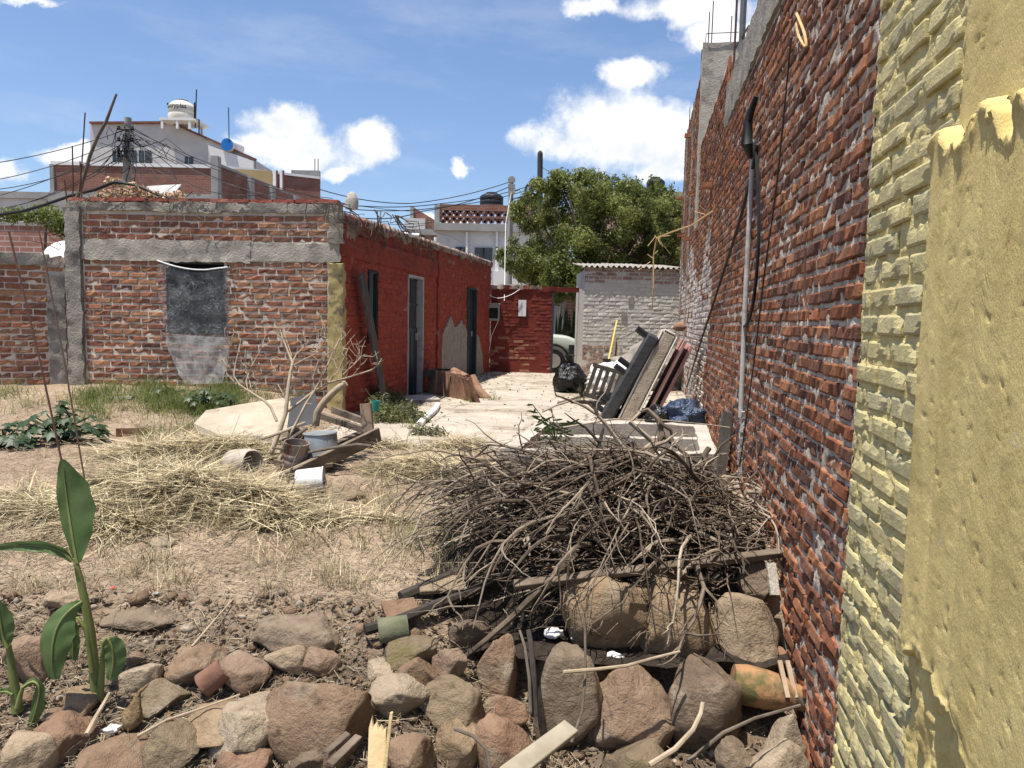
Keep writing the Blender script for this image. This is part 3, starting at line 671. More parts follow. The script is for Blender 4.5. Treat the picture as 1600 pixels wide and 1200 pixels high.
# parts of the house; the side wall carries its own bricks, openings and doors
side.parent = house
rel = pmat(house).inverted() @ sideM
side.location = rel.to_translation(); side.rotation_euler = rel.to_euler()
class _F2:                     # frame stand-in so the brick layer can sort by distance
    location = sideM.to_translation(); rotation_euler = sideM.to_euler()
REDP = [(0.315, 0.062, 0.036), (0.30, 0.058, 0.035), (0.33, 0.068, 0.040), (0.275, 0.056, 0.036)]
rpar = dict(dirt=(0.09, 0.030, 0.024), lime=(0.32, 0.095, 0.065), limeamt=(0.58, 0.75), soot=(0.54, 0.74), grain=0.14)
rI = brick_mat('red_painted_brick', **rpar); rS = brick_mat('red_painted_brick_mass', stuff=True, **rpar)
m_rmort = MT('red_painted_mortar', (0.20, 0.040, 0.026), (0.295, 0.058, 0.036), 6, 0.95, 0.8, 50, 0.012, spots=[((0.30, 0.23, 0.19), 4, 0.66, 0.74), ((0.10, 0.03, 0.02), 2.6, 0.60, 0.75)])
Wn = (hs(10.19), hs(10.62), 1.0, 2.0); D1 = (hs(11.94), hs(12.74), 0.0, 2.05); D2 = (hs(15.96), hs(16.86), 0.0, 2.05)
SL = hs(18.5); hl = [Wn, D1, D2, (hs(13.62), hs(13.86), 0, 3)]
ztopH = lambda s: 2.56 + 0.018 * s + 0.05 * math.sin(s * 2.3) + 0.03 * math.sin(s * 7.1)
_save = side.parent
def lay_side(**kw):
    global pmat
    o_pm = pmat; pmat = lambda o: sideM if o is side else o_pm(o)
    try: lay_bricks(side, **kw)
    finally: pmat = o_pm
lay_side(s0=0.0, s1=SL, z0=0.0, z1=lambda s: ztopH(s) - (0.42 if s < hs(13.6) else 0.1), tone=lambda s, z, rs: pick(rs, REDP, 0.1) if rs.random() > 0.02 else (0.33, 0.16, 0.10), matI=rI, matS=rS, L=0.265, course=0.0845, joint=0.014, holes=hl, limit=300, seed=31,
         name='painted_brick', stuffname='painted_brickwork', rough=0.006, proud=0.006, tilt=0.02)
mortar_bed(side, 0, SL, 0.0, 3.1, m_rmort, 0.035, 0.0085, 0.009, 8, holes=[(a_ - 0.0, b_ + 0.0, c_, d_) for (a_, b_, c_, d_) in hl[:3]], ztop=lambda S: 2.60 + 0.018 * S + 0.10 * fbm(S * 2.3, S * 0 + 1, 4), name='painted_render')
rough_slab(side, 'pilaster', m_rmort, hs(13.62), hs(13.86), -0.03, 0.1, 0, 2.66, 0.06, 0.012)
rough_slab(side, 'render_band', m_rmort, 0, hs(13.6), -0.012, 0.05, 2.12, 2.42, 0.06, 0.009)
# ragged mortar crust along the roof edge
m_crust = MT('crumbling_mortar', (0.20, 0.15, 0.12), (0.40, 0.34, 0.29), 8, 0.97, 1.0, 40, 0.02, spots=[((0.24, 0.055, 0.035), 3, 0.50, 0.62), ((0.08, 0.06, 0.05), 6, 0.56, 0.68)])
n_ = 260; S = np.linspace(-0.02, SL, n_); ring = []
for q in range(7):
    a_ = math.pi * q / 6; ring.append((-0.045 * math.cos(a_ - 0.2) + 0.02 if q < 3 else 0.02 + 0.12 * (q - 2) / 4, 0))
vv = []
for k, s in enumerate(S):
    h = 2.63 + 0.018 * s; r1 = 0.05 + 0.05 * abs(mnoise.noise(Vector((s * 3, 1, 1)))) + 0.05 * mnoise.noise(Vector((s * 9, 2, 1)))
    dr = 0.07 + 0.13 * max(0, mnoise.noise(Vector((s * 2.2, 7, 1)))) + 0.05 * mnoise.noise(Vector((s * 13, 5, 1))); dr *= 2.2 if s < 0.9 else 1
    pr = -0.03 - 0.02 * mnoise.noise(Vector((s * 8, 3, 5)))
    vv += [(s, 0.0, h - dr), (s, pr, h - dr * 0.9 + 0.01), (s, pr - 0.012, h + 0.0), (s, pr + 0.01, h + r1 * 0.7), (s, 0.03, h + r1), (s, 0.16, h + r1 * 0.7), (s, 0.18, h - 0.1)]
ff = np.array([[k * 7 + i, k * 7 + i + 1, (k + 1) * 7 + i + 1, (k + 1) * 7 + i] for k in range(n_ - 1) for i in range(6)])
link_mesh('roof_edge', np_mesh('roof_edge', vv, ff, True), m_crust, side)
# roof slab behind the parapets, on house frame
rb = MB(); rb.add([Vector((A.x - 0.10, A.y + 0.14, 0)), Vector((XH(18.5) - 0.15, 18.5, 0)), Vector((-6.0, 18.5, 0)), Vector((Bc.x + 0.05, Bc.y + 0.14, 0))], [[0, 1, 2, 3]])
base = [p.copy() for p in rb.v]; rb = MB(); rb.add([p + Vector((0, 0, 2.35)) for p in base] + [p + Vector((0, 0, 2.62)) for p in base], [[0, 1, 2, 3], [4, 5, 6, 7], [0, 1, 5, 4], [1, 2, 6, 5], [2, 3, 7, 6], [3, 0, 4, 7]])
rb.build('roof', m_conc, house, world=True)
wb = MB(); wb.add([base[0], base[3], base[0] + Vector((0, 0, 2.4)), base[3] + Vector((0, 0, 2.4))], [[0, 1, 3, 2]]); 
# room shell so that openings look into a dark interior
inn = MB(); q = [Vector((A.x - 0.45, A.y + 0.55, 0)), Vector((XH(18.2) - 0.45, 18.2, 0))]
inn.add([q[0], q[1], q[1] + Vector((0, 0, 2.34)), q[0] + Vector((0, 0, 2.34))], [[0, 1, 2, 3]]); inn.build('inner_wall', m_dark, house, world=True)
m_steel = MT('dark_teal_steel', (0.022, 0.034, 0.040), (0.036, 0.050, 0.058), 5, 0.5, 0.3, 60, 0.003, spots=((0.06, 0.05, 0.045), 9, 0.62, 0.72))
m_glass = MT('dark_glass', (0.012, 0.014, 0.016), (0.022, 0.026, 0.028), 3, 0.12, 0, spec=0.5)
m_alu = MT('bare_frame', (0.30, 0.28, 0.27), (0.44, 0.42, 0.40), 8, 0.6, 0.2)
def door(d, name, split, frame):
    s0, s1, z0, z1 = d
    dr = MB().box(s0 + 0.03, s1 - 0.03, 0.085, 0.115, z0 + 0.01, split).build(name, m_steel, side)
    if split < z1 - 0.1:
        gl = MB().box(s0 + 0.05, s1 - 0.05, 0.098, 0.104, split, z1 - 0.03).build('pane', m_glass, dr)
        for z in (split, 1.55, z1 - 0.05): MB().box(s0 + 0.03, s1 - 0.03, 0.082, 0.118, z, z + 0.04).build('rail', m_steel, dr)
        MB().box((s0 + s1) / 2 - 0.02, (s0 + s1) / 2 + 0.02, 0.082, 0.118, split, z1).build('rail', m_steel, dr)
    for k in range(1, 4): MB().box(s0 + (s1 - s0) * k / 4 - 0.008, s0 + (s1 - s0) * k / 4 + 0.008, 0.076, 0.086, z0 + 0.05, split - 0.03).build('panel_rib', m_steel, dr)
    fb = MB(); fb.box(s0 - 0.005, s0 + 0.03, -0.012, 0.13, z0, z1); fb.box(s1 - 0.03, s1 + 0.02, -0.018, 0.13, z0, z1); fb.box(s0 - 0.005, s1 + 0.02, -0.014, 0.128, z1 - 0.03, z1 + 0.015)
    fb.build('door_frame', frame, dr)
    MB().box(s1 - 0.13, s1 - 0.09, 0.06, 0.09, 0.95, 1.07).build('door_handle', m_alu, dr)
door(D1, 'door', 1.12, m_alu); door(D2, 'door', 2.02, m_steel)
wn = MB().box(Wn[0] + 0.03, Wn[1] - 0.03, 0.07, 0.085, 1.03, 1.97).build('side_window', m_glass, side)
fb = MB(); fb.box(Wn[0], Wn[0] + 0.035, 0.02, 0.10, 1.0, 2.0); fb.box(Wn[1] - 0.035, Wn[1], 0.02, 0.10, 1.0, 2.0); fb.box(Wn[0], Wn[1], 0.02, 0.10, 1.0, 1.035); fb.box(Wn[0], Wn[1], 0.02, 0.10, 1.965, 2.0); fb.box((Wn[0] + Wn[1]) / 2 - 0.015, (Wn[0] + Wn[1]) / 2 + 0.015, 0.03, 0.09, 1.0, 2.0)
fb.build('window_frame', m_steel, wn)
MB().box(Wn[0] + 0.05, Wn[0] + 0.19, -0.005, 0.025, 1.02, 1.98).build('shutter', m_steel, wn)
MB().box(Wn[0] - 0.03, Wn[1] + 0.03, -0.04, 0.06, 0.955, 0.999).build('window_sill', m_rmort, wn)
# bare plaster patch between the far door and the pilaster
def patch(name, pts, y, mat, parent):
    vs = []; n = len(pts); c = (sum(p[0] for p in pts) / n, sum(p[1] for p in pts) / n)
    vs.append((c[0], y - 0.01, c[1])); fsx = []
    P2 = []
    for a_, b_ in zip(pts, pts[1:] + pts[:1]):
        for t in (0, 0.25, 0.5, 0.75): P2.append((a_[0] + (b_[0] - a_[0]) * t + random.uniform(-0.03, 0.03), a_[1] + (b_[1] - a_[1]) * t + random.uniform(-0.03, 0.03)))
    for (x, z) in P2: vs.append((x, y - 0.008, z)); 
    for (x, z) in P2: vs.append((x, y + 0.03, z))
    k = len(P2)
    for i in range(k): fsx.append([0, 1 + i, 1 + (i + 1) % k]); fsx.append([1 + i, 1 + k + i, 1 + k + (i + 1) % k, 1 + (i + 1) % k])
    return link_mesh(name, np_mesh(name, vs, fsx, False), mat, parent)
m_gplas = MT('bare_grey_plaster', (0.20, 0.175, 0.15), (0.33, 0.295, 0.26), 7, 0.97, 0.9, 50, 0.012, spots=((0.42, 0.38, 0.33), 18, 0.60, 0.72))
patch('plaster_patch', [(hs(13.95), 0.0), (hs(13.95), 1.0), (hs(14.3), 1.28), (hs(14.6), 1.40), (hs(14.9), 1.15), (hs(15.4), 1.30), (hs(15.93), 1.1), (hs(15.93), 0.0)], -0.016, m_gplas, side)
patch('plaster_patch', [(hs(16.9), 0.0), (hs(16.9), 1.0), (hs(17.1), 0.95), (hs(17.5), 0.5), (hs(17.7), 0.0)], -0.016, m_gplas, side)

# ================================================================== left wall, back wall, shed
C0 = Vector((-6.05, 9.66, 0)); C1 = Vector((-8.3, 8.70, 0)); dl = C0 - C1
leftw = empty('boundary_wall', C1, math.atan2(dl.y, dl.x), 'lower brick wall at the left edge with grey concrete cap and post', 'wall')
LL = dl.length
def ls_of(u, v):
    d = ray(u, v); n = Vector((-dl.y, dl.x, 0)); t = (C1 - CAM).dot(n) / d.dot(n); p = CAM + d * t; return (p - C1).dot(dl.normalized()), p.z
pa, _z = ls_of(76, 520); pb, _z = ls_of(104, 520)
lay_bricks(leftw, 0, LL, -0.1, 1.93, lambda s, z, rs: pick(rs, FB[1:], 0.16), fI, fS, L=0.262, course=0.0845, joint=0.018, holes=[(pa, pb, -1, 1.82)], limit=160, seed=41, nx=5, nz=3, rough=0.0032, proud=0.007, tilt=0.02)
mortar_bed(leftw, 0, LL, -0.1, 2.0, m_fmort, 0.03, 0.0115, 0.006, 14)
rough_slab(leftw, 'concrete_post', m_conc, pa, pb, -0.03, 0.12, -0.2, 1.80, 0.05, 0.014)
rough_slab(leftw, 'concrete_cap', m_conc, 0, pa + 0.02, -0.03, 0.15, 1.92, 2.06, 0.05, 0.012)
rough_slab(leftw, 'broken_top', m_crust, pa + 0.02, LL, -0.02, 0.14, 1.9, 2.02, 0.03, 0.03)
rough_slab(leftw, 'wall_core', m_fmort, 0, LL, 0.03, 0.13, -0.2, 1.93, 1.0, 0)

YB = 18.5
backw = empty('courtyard_wall', (XH(YB), YB, 0), 0, 'dark red painted brick wall with an open doorway closing the patio', 'wall')
bx = lambda u: P(u, 500, YB).x - XH(YB)
bd0, bd1, bx1 = bx(863), bx(909), P(914, 500, YB).x - XH(YB)
bt = P(800, 448, YB).z; bdz = P(885, 457, YB).z
DRED = [(0.15, 0.034, 0.025), (0.135, 0.031, 0.023), (0.165, 0.040, 0.028)]
def tone_back(s, z, rs):
    if z < 0.55 + 0.4 * math.sin(s * 3) and rs.random() < 0.35: return (0.30, 0.15, 0.10)
    return pick(rs, DRED, 0.12)
lay_bricks(backw, 0, bx1, 0, bt - 0.06, tone_back, rI, rS, L=0.265, course=0.0845, joint=0.014, holes=[(bd0, bd1, -1, bdz)], limit=0, seed=51, rough=0.006, tilt=0.02)
m_dmort = MT('dark_red_mortar', (0.13, 0.026, 0.019), (0.19, 0.036, 0.025), 5, 0.95, 0.7, 40, 0.01, spots=((0.27, 0.20, 0.16), 5, 0.66, 0.74))
mortar_bed(backw, 0, bx1, 0, bt - 0.05, m_dmort, 0.05, 0.004, 0.01, 7, holes=[(bd0, bd1, -1, bdz)])
rough_slab(backw, 'crumbling_top', m_crust, -0.02, bd0 - 0.3, -0.03, 0.14, bt - 0.06, bt + 0.03, 0.05, 0.02)
rough_slab(backw, 'lintel', m_dmort, bd0 - 0.35, bx1, -0.03, 0.14, bdz + 0.01, bt + 0.02, 0.06, 0.01)
MB().box(bd0 - 0.02, bd0 + 0.035, -0.02, 0.14, 0, bdz).build('door_jamb', m_steel, backw); MB().box(bd1 - 0.03, bd1 + 0.03, -0.02, 0.14, 0, bdz).build('door_jamb', m_steel, backw)
rough_slab(backw, 'wall_core', m_dmort, 0, bd0, 0.03, 0.13, 0, bt - 0.07, 1.0, 0); rough_slab(backw, 'wall_core', m_dmort, bd1, bx1, 0.03, 0.13, 0, bt - 0.07, 1.0, 0)

YS = 17.2
sx0 = P(911, 500, YS).x; sx1 = XR(YS) + 0.05; szt = P(990, 419, YS).z
shed = empty('shed', (sx0, YS, 0), 0, 'whitewashed brick shed with corrugated roof at the end of the patio', 'shed')
CRM = [(0.52, 0.495, 0.445), (0.54, 0.51, 0.46), (0.49, 0.47, 0.42), (0.555, 0.53, 0.475)]
BR2 = [(0.30, 0.20, 0.15), (0.26, 0.165, 0.12), (0.34, 0.24, 0.185)]
def tone_shed(s, z, rs):
    if z > szt - 0.33 or (s < 0.75 + 0.2 * math.sin(z * 9) and z < 0.75): return pick(rs, BR2, 0.15)
    return pick(rs, CRM, 0.06)
wpar = dict(dirt=(0.26, 0.22, 0.18), lime=(0.58, 0.54, 0.48), limeamt=(0.56, 0.72), soot=(0.66, 0.78), grain=0.12)
wS = brick_mat('whitewashed_brick_mass', stuff=True, **wpar); wI = brick_mat('whitewashed_brick', **wpar)
lay_bricks(shed, 0, sx1 - sx0, 0, szt - 0.02, tone_shed, wI, wS, L=0.27, course=0.088, joint=0.016, limit=0, seed=61, rough=0.005, proud=0.006, tilt=0.025)
m_smort = MT('whitewashed_mortar', (0.42, 0.40, 0.355), (0.52, 0.49, 0.44), 5, 0.95, 0.8, 40, 0.012, spots=((0.22, 0.185, 0.15), 4, 0.62, 0.72))
mortar_bed(shed, 0, sx1 - sx0, 0, szt - 0.02, m_smort, 0.05, 0.008, 0.008, 8)
rough_slab(shed, 'wall_core', m_smort, 0.005, sx1 - sx0, 0.03, 2.2, 0, szt - 0.05, 1.0, 0)
# corrugated sheets
def corr(name, x0, x1, y0, y1, z, slope, parent, mat, pitch=0.13, amp=0.026):
    n = int((x1 - x0) / pitch * 8); mb = MB(); vs = []
    for t in (0, 1):
        for k in range(n + 1):
            x = x0 + (x1 - x0) * k / n; hgt = amp * math.sin(2 * math.pi * x / pitch)
            for (y, zz) in ((y0, z), (y1, z + slope)): vs.append((x, y, zz + hgt - 0.006 * t))
    m_ = 2 * (n + 1); fs = []
    for k in range(n):
        a = 2 * k; fs += [[a, a + 2, a + 3, a + 1], [m_ + a, m_ + a + 1, m_ + a + 3, m_ + a + 2], [a, m_ + a, m_ + a + 2, a + 2]]
    mb.add(vs, fs); return mb.build(name, mat, parent, smooth=True)
m_corr = MT('asbestos_sheet', (0.22, 0.20, 0.18), (0.34, 0.31, 0.28), 4, 0.9, 0.4, 40, 0.006)
for k in range(3):
    w_ = (sx1 - sx0 + 0.15) / 3; corr('roof_sheet', -0.12 + k * w_ - (0.08 if k else 0), -0.12 + (k + 1) * w_, -0.10, 2.3, szt + 0.015 + 0.012 * (k % 2), 0.25, shed, m_corr)
for k in range(5): o = MB().box(0.02 + k * 0.47, 0.30 + k * 0.47, -0.012, 0.1, szt - 0.055, szt - 0.004, None, 0.006).build('wedge_brick', wI, shed); o.color = (0.36, 0.27, 0.21, 1)
for (u, v) in ((986, 470), (975, 492)):
    q = P(u, v, YS); MB().box(q.x - sx0 - 0.06, q.x - sx0 + 0.06, -0.02, 0.02, q.z - 0.08, q.z + 0.08, None, 0.008).build('socket_box', m_conc, shed)
# ================================================================== beyond the yard
def far_brick(name, c1, c2, mort, scale=1.0, swap=False):
    m, nt, b = base_mat(name); tcn = nt.nodes.new('ShaderNodeTexCoord'); mp = nt.nodes.new('ShaderNodeMapping')
    mp.inputs['Rotation'].default_value = (math.pi / 2, 0, 0); nt.links.new(tcn.outputs['Object'], mp.inputs[0])
    bt_ = nt.nodes.new('ShaderNodeTexBrick'); nt.links.new(mp.outputs[0], bt_.inputs[0]); bt_.inputs['Scale'].default_value = scale
    bt_.inputs['Brick Width'].default_value = 0.30; bt_.inputs['Row Height'].default_value = 0.11; bt_.inputs['Mortar Size'].default_value = 0.012
    bt_.inputs['Color1'].default_value = (*c1, 1); bt_.inputs['Color2'].default_value = (*c2, 1); bt_.inputs['Mortar'].default_value = (*mort, 1)
    col = mixc(nt, mrange(nt, noise_node(nt, 0.9, 4, 0.6), 0.45, 0.75), bt_.outputs[0], tuple(x * 0.6 for x in c1))
    nt.links.new(col, b.inputs['Base Color']); b.inputs['Roughness'].default_value = 0.95; bump(nt, b, bt_.outputs[1], -0.6, 0.02); return m
m_fb = far_brick('far_red_brick', (0.22, 0.085, 0.055), (0.28, 0.12, 0.08), (0.24, 0.18, 0.15))
m_fb2 = far_brick('far_pink_brick', (0.33, 0.15, 0.115), (0.38, 0.19, 0.15), (0.50, 0.44, 0.39))
m_white = MT('white_render', (0.50, 0.485, 0.46), (0.60, 0.585, 0.56), 0.8, 0.9, 0.2, 10, 0.01, spots=((0.38, 0.365, 0.34), 0.9, 0.60, 0.74))
m_whiteb = MT('white_paint', (0.68, 0.67, 0.65), (0.76, 0.75, 0.73), 2.0, 0.7, 0.1)
m_win = MT('far_window', (0.025, 0.03, 0.035), (0.05, 0.055, 0.06), 1.5, 0.15, 0, spec=0.5)
m_greyc = MT('far_concrete', (0.26, 0.25, 0.235), (0.36, 0.35, 0.33), 1.2, 0.9, 0.3, 9, 0.02)
m_brown = MT('brown_trim', (0.16, 0.07, 0.05), (0.22, 0.10, 0.075), 3, 0.9, 0.2)
m_black = MT('black_plastic', (0.012, 0.013, 0.015), (0.022, 0.024, 0.027), 4, 0.45, 0.1, spec=0.4)
m_cable = MT('black_cable', (0.010, 0.010, 0.011), (0.02, 0.02, 0.021), 9, 0.6, 0)

def face_poly(uvs, y):                                    # picture points on a facade plane at distance y
    return [P(u, v, y) for u, v in uvs]
def block(name, parent, mat, u0, v0, u1, y, z0=-0.1, depth=4.0, v1=None):
    p = P(u0, v0, y); q = P(u1, v0, y); zz = P(u0, v1, y).z if v1 else z0
    return MB().box(p.x, q.x, y, y + depth, zz, (p.z + q.z) / 2).build(name, mat, parent, world=True)
# --- tall brick block with columns, left of centre
yb = 34.0
bb = empty('brick_apartment_block', P(200, 480, yb) * 1.0, 0, 'bare brick building with concrete columns behind the house roof', 'building'); bb.location.z = -0.1
block('front_wall', bb, m_fb, 79, 257, 336, yb, depth=0.3)
a_, b_ = P(338, 257.5, yb), P(484, 317, 44.0)
c_, d2_ = P(345, 262, 47), P(500, 280, 48)
def wall_strip(name, p, q, z0a, z1a, z0b, z1b, mat, parent, t=0.25):
    d = (q - p); d.z = 0; n = Vector((-d.y, d.x, 0)).normalized() * t
    mb = MB(); mb.add([Vector((p.x, p.y, z0a)), Vector((q.x, q.y, z0b)), Vector((q.x, q.y, z1b)), Vector((p.x, p.y, z1a))] + [Vector((x.x, x.y, z)) + n for x, z in ((p, z0a), (q, z0b), (q, z1b), (p, z1a))],
                      [[0, 1, 2, 3], [4, 7, 6, 5], [0, 4, 5, 1], [1, 5, 6, 2], [2, 6, 7, 3], [3, 7, 4, 0]]); return mb.build(name, mat, parent, world=True)
wall_strip('side_wall', a_, b_, -0.1, a_.z, -0.1, b_.z, m_fb, bb)
wall_strip('rear_wall', c_, d2_, -0.1, c_.z, -0.1, d2_.z, m_fb, bb)
wall_strip('white_coping', c_ + Vector((0, -0.1, 0)), d2_ + Vector((0, -0.1, 0)), c_.z, c_.z + 0.15, d2_.z, d2_.z + 0.15, m_whiteb, bb, 0.4)
wall_strip('white_coping', a_ + Vector((0, -0.1, 0)), b_ + Vector((0, -0.1, 0)), a_.z, a_.z + 0.12, b_.z, b_.z + 0.10, m_greyc, bb, 0.4)
block('white_coping', bb, m_whiteb, 79, 254.5, 330, yb - 0.05, depth=0.5, v1=257)
block('roof', bb, m_greyc, 79, 262, 336, yb + 0.3, depth=12, v1=266)
block('concrete_column', bb, m_greyc, 77, 256, 83, yb - 0.08, depth=0.3)
block('concrete_column', bb, m_greyc, 329, 243, 340, yb - 0.10, depth=0.4)
block('concrete_band', bb, m_greyc, 77, 301, 345, yb - 0.06, depth=0.2, v1=313)
for (u, t) in ((385, 0.30), (419, 0.52), (462, 0.80)):
    p = a_.lerp(b_, t); MB().box(p.x - 0.18, p.x + 0.18, p.y - 0.3, p.y + 0.2, -0.1, p.z + 0.05).build('concrete_column', m_greyc, bb, world=True)
cp_ = P(372, 268, yb + 3.5); MB().add([P(347, 263, yb + 11), P(425, 267, yb + 12), P(427, 300, yb + 12), P(350, 290, yb + 11)] + [P(347, 263, yb + 12), P(425, 267, yb + 12.9), P(427, 300, yb + 12.9), P(350, 290, yb + 12)], [[0, 1, 2, 3], [4, 7, 6, 5], [0, 4, 5, 1], [2, 6, 7, 3], [1, 5, 6, 2], [3, 7, 4, 0]]).build('canopy', MT('tan_awning', (0.42, 0.29, 0.14), (0.48, 0.34, 0.18), 1, 0.9, 0.1), bb, world=True)
for (u0, u1) in ((426, 431), (437, 441)): block('window_frame', bb, m_whiteb, u0, 266, u1, yb + 11.6, depth=0.15, v1=312)
for (u0, u1) in ((431, 433), (441, 443)): block('window_frame', bb, m_brown, u0, 266, u1, yb + 11.6, depth=0.15, v1=312)
block('parapet', bb, m_greyc, 455, 266, 499, yb + 15.5, depth=0.3, v1=285)
for u in (492, 497): MB().tube([P(u, 268, yb + 15.6), P(u, 248, yb + 15.6)], 0.03, 5).build('reinforcing_rod', m_rebar, bb, world=True)
# --- white house with sloping side, tank and heater
yw = 54.0
wh = empty('white_house', P(250, 480, yw), 0, 'white rendered house with sloping roof edge above the brick block', 'house'); wh.location.z = -0.1
pts = face_poly([(141, 330), (141, 194), (268, 193), (400, 251), (400, 330)], yw)
mb = MB(); mb.add(pts + [p + Vector((0, 8, 0)) for p in pts], [[0, 1, 2, 3, 4], [9, 8, 7, 6, 5]] + [[i, i + 5, (i + 1) % 5 + 5, (i + 1) % 5] for i in range(5)]); mb.build('wall', m_white, wh, world=True)
for (u, v, u2, v2) in ((141, 192, 268, 191.5), (268, 191.5, 400, 249.5)): MB().beam(P(u, v, yw - 0.1), P(u2, v2, yw - 0.1), 0.3, 0.14).build('roof_trim', m_brown, wh, world=True)
for (u0, v0, u1, v1) in ((176, 235, 191, 259), (193, 235, 214, 259), (217, 235, 237, 259), (289, 245, 302, 260)):
    p = P(u0, v0, yw); q = P(u1, v1, yw); wdo = MB().box(p.x, q.x, yw - 0.05, yw + 0.1, q.z, p.z).build('window', m_win, wh, world=True)
    MB().box((p.x + q.x) / 2 - 0.03, (p.x + q.x) / 2 + 0.03, yw - 0.09, yw - 0.04, q.z, p.z).build('mullion', m_greyc, wdo, world=True)
wall_strip('stair_wall', P(325, 225, yw - 0.3), P(396, 252, yw - 0.3), 8, P(325, 228, yw).z, 5, P(396, 253, yw).z, m_whiteb, wh, 0.2)
def tank(name, u, v_top, v_bot, hw, y, mat, label, ribs=True, lid=None, k=1.0):
    c = P(u, v_bot, y); top = P(u, v_top, y).z; r = hw / FPX * y; h = top - c.z
    e = empty(name, c, 0, label, 'water tank', None)
    MB().lathe([(r * 0.97, 0), (r, h * 0.03), (r, h * 0.30), (r * 0.975, h * 0.32), (r * 0.975, h * 0.35), (r, h * 0.37), (r, h * 0.66), (r * 0.93, h * 0.72), (r * 0.70, h * 0.86), (r * 0.46, h * 0.93), (r * 0.44, h * 0.93)], 28).build('tank_body', mat, e, smooth=True)
    MB().lathe([(r * 0.46, h * 0.92), (r * 0.47, h * 0.985), (r * 0.40, h)], 20).build('tank_lid', lid or mat, e, smooth=True)
    return e, r, h
m_cream = MT('cream_plastic', (0.55, 0.52, 0.45), (0.60, 0.57, 0.50), 2, 0.5, 0.05)
st = empty('tank_stand', P(280, 199, yw - 1), 0, 'white concrete platform on legs under the cream water tank', 'platform')
zt = P(283, 186, yw - 1).z
for (u0, u1) in ((252, 310),): MB().box(P(u0, 188, yw - 1).x, P(u1, 188, yw - 1).x, yw - 1.3, yw + 1.0, zt - 0.16, zt).build('slab', m_whiteb, st, world=True)
for u in (266, 289, 308):
    for dy in (-1.2, 0.8): MB().box(P(u, 190, yw).x - 0.08, P(u, 190, yw).x + 0.08, yw + dy - 0.08, yw + dy + 0.08, zt - 0.75, zt - 0.16).build('leg', m_whiteb, st, world=True)
tk, r_, h_ = tank('water_tank', 285, 152, 186, 20, yw - 0.2, m_cream, 'cream water tank with dark lettering on the white house roof', lid=m_greyc)
tk.location.z = zt
# lettering wrapped round the tank
fc = bpy.data.curves.new('lettering', 'FONT'); fc.body = 'entryplas'; fc.size = 0.36 * yw / 44; fc.extrude = 0.0; fc.offset = 0.008
fo = bpy.data.objects.new('lettering', fc); COL.objects.link(fo); bpy.context.view_layer.update()
me = bpy.data.meshes.new_from_object(fo.evaluated_get(bpy.context.evaluated_depsgraph_get())); bpy.data.objects.remove(fo)
xs_ = [q.co.x for q in me.vertices]; wtxt = max(xs_) - min(xs_)
for q in me.vertices:
    a_ = -math.pi / 2 + (q.co.x - wtxt / 2) / r_ - 0.12; rr = r_ + 0.012; q.co = Vector((rr * math.cos(a_), rr * math.sin(a_), h_ * 0.50 + q.co.y))
tb_ = [c for c in tk.children if c.name.startswith('tank_body')][0]
o = link_mesh('lettering', me, m_black, tb_)
ic = MB();
for k_ in range(2):
    for t_ in range(3):
        a_ = -math.pi / 2 - wtxt / 2 / r_ - 0.12 - 0.02 + t_ * 0.07; rr = r_ + 0.012; z_ = h_ * 0.50 + 0.30 - 0.05 * abs(t_ - 1) + k_ * 0.06
        ic.box(rr * math.cos(a_) - 0.05, rr * math.cos(a_) + 0.05, rr * math.sin(a_) - 0.01, rr * math.sin(a_) + 0.0, z_, z_ + 0.045)
ic.build('emblem', m_black, tb_)
one('down_pipe', MB().tube([P(304, 160, yw - 1.6), P(304, 185, yw - 1.6), P(311, 187, yw - 1.6), P(311, 210, yw - 1.6)], 0.05, 6), m_cable, 'dark pipe running down beside the cream water tank', 'pipe')
p = P(355, 226, yw - 0.5); q = P(373, 233, yw + 1.2)
sh_ = empty('solar_heater', p, 0, 'white cylinder of a solar water heater with blue end cap', 'water heater')
MB().tube([p, q], 0.46, 20).build('cylinder', m_whiteb, sh_, world=True, smooth=True)
d_ = (p - q).normalized(); MB().tube([p + d_ * 0.002, p + d_ * 0.06], 0.45, 20).build('end_cap', MT('blue_cap', (0.02, 0.16, 0.50), (0.03, 0.20, 0.58), 2, 0.4, 0), sh_, world=True)
MB().beam(p + Vector((0.2, 0.3, -0.9)), p + Vector((0.2, 0.3, -0.3)), 0.1, 0.1).build('bracket', m_greyc, sh_, world=True)
one('antenna_mast', MB().tube([P(305, 200, yw - 0.6), P(307, 140, yw - 0.6)], 0.045, 5), m_cable, 'thin dark mast rising beside the cream water tank', 'antenna')
one('antenna_mast', MB().tube([P(358, 222, yw - 0.6), P(357, 168, yw - 0.6)], 0.035, 5), m_cable, 'thin mast standing behind the solar water heater', 'antenna')
# --- left edge: low white building, pink brick wall, dish, shrub
lw = empty('low_building', P(30, 480, 26), 0, 'low pale building with grey roof band at the far left edge', 'building'); lw.location.z = -0.1
block('wall', lw, m_white, -120, 306, 74, 26, depth=6); block('roof_band', lw, m_greyc, -120, 298, 75, 25.9, depth=6.3, v1=306)
block('side_wall', lw, m_greyc, 74, 304, 112, 25.7, depth=4); 
pw = empty('garden_wall', P(40, 480, 15), 0, 'pinkish brick garden wall behind the left boundary wall', 'wall'); pw.location.z = -0.1
block('wall', pw, m_fb2, -120, 348, 112, 15, depth=0.2)
block('coping', pw, m_greyc, -120, 346, 112, 14.98, depth=0.25, v1=349)
p = P(88, 392, 11.6); dsh = empty('satellite_dish', p, 0, 'white satellite dish seen from behind above the left wall', 'satellite dish')
Md = Matrix.Rotation(R(217), 4, 'X') @ Matrix.Rotation(R(20), 4, 'Y')
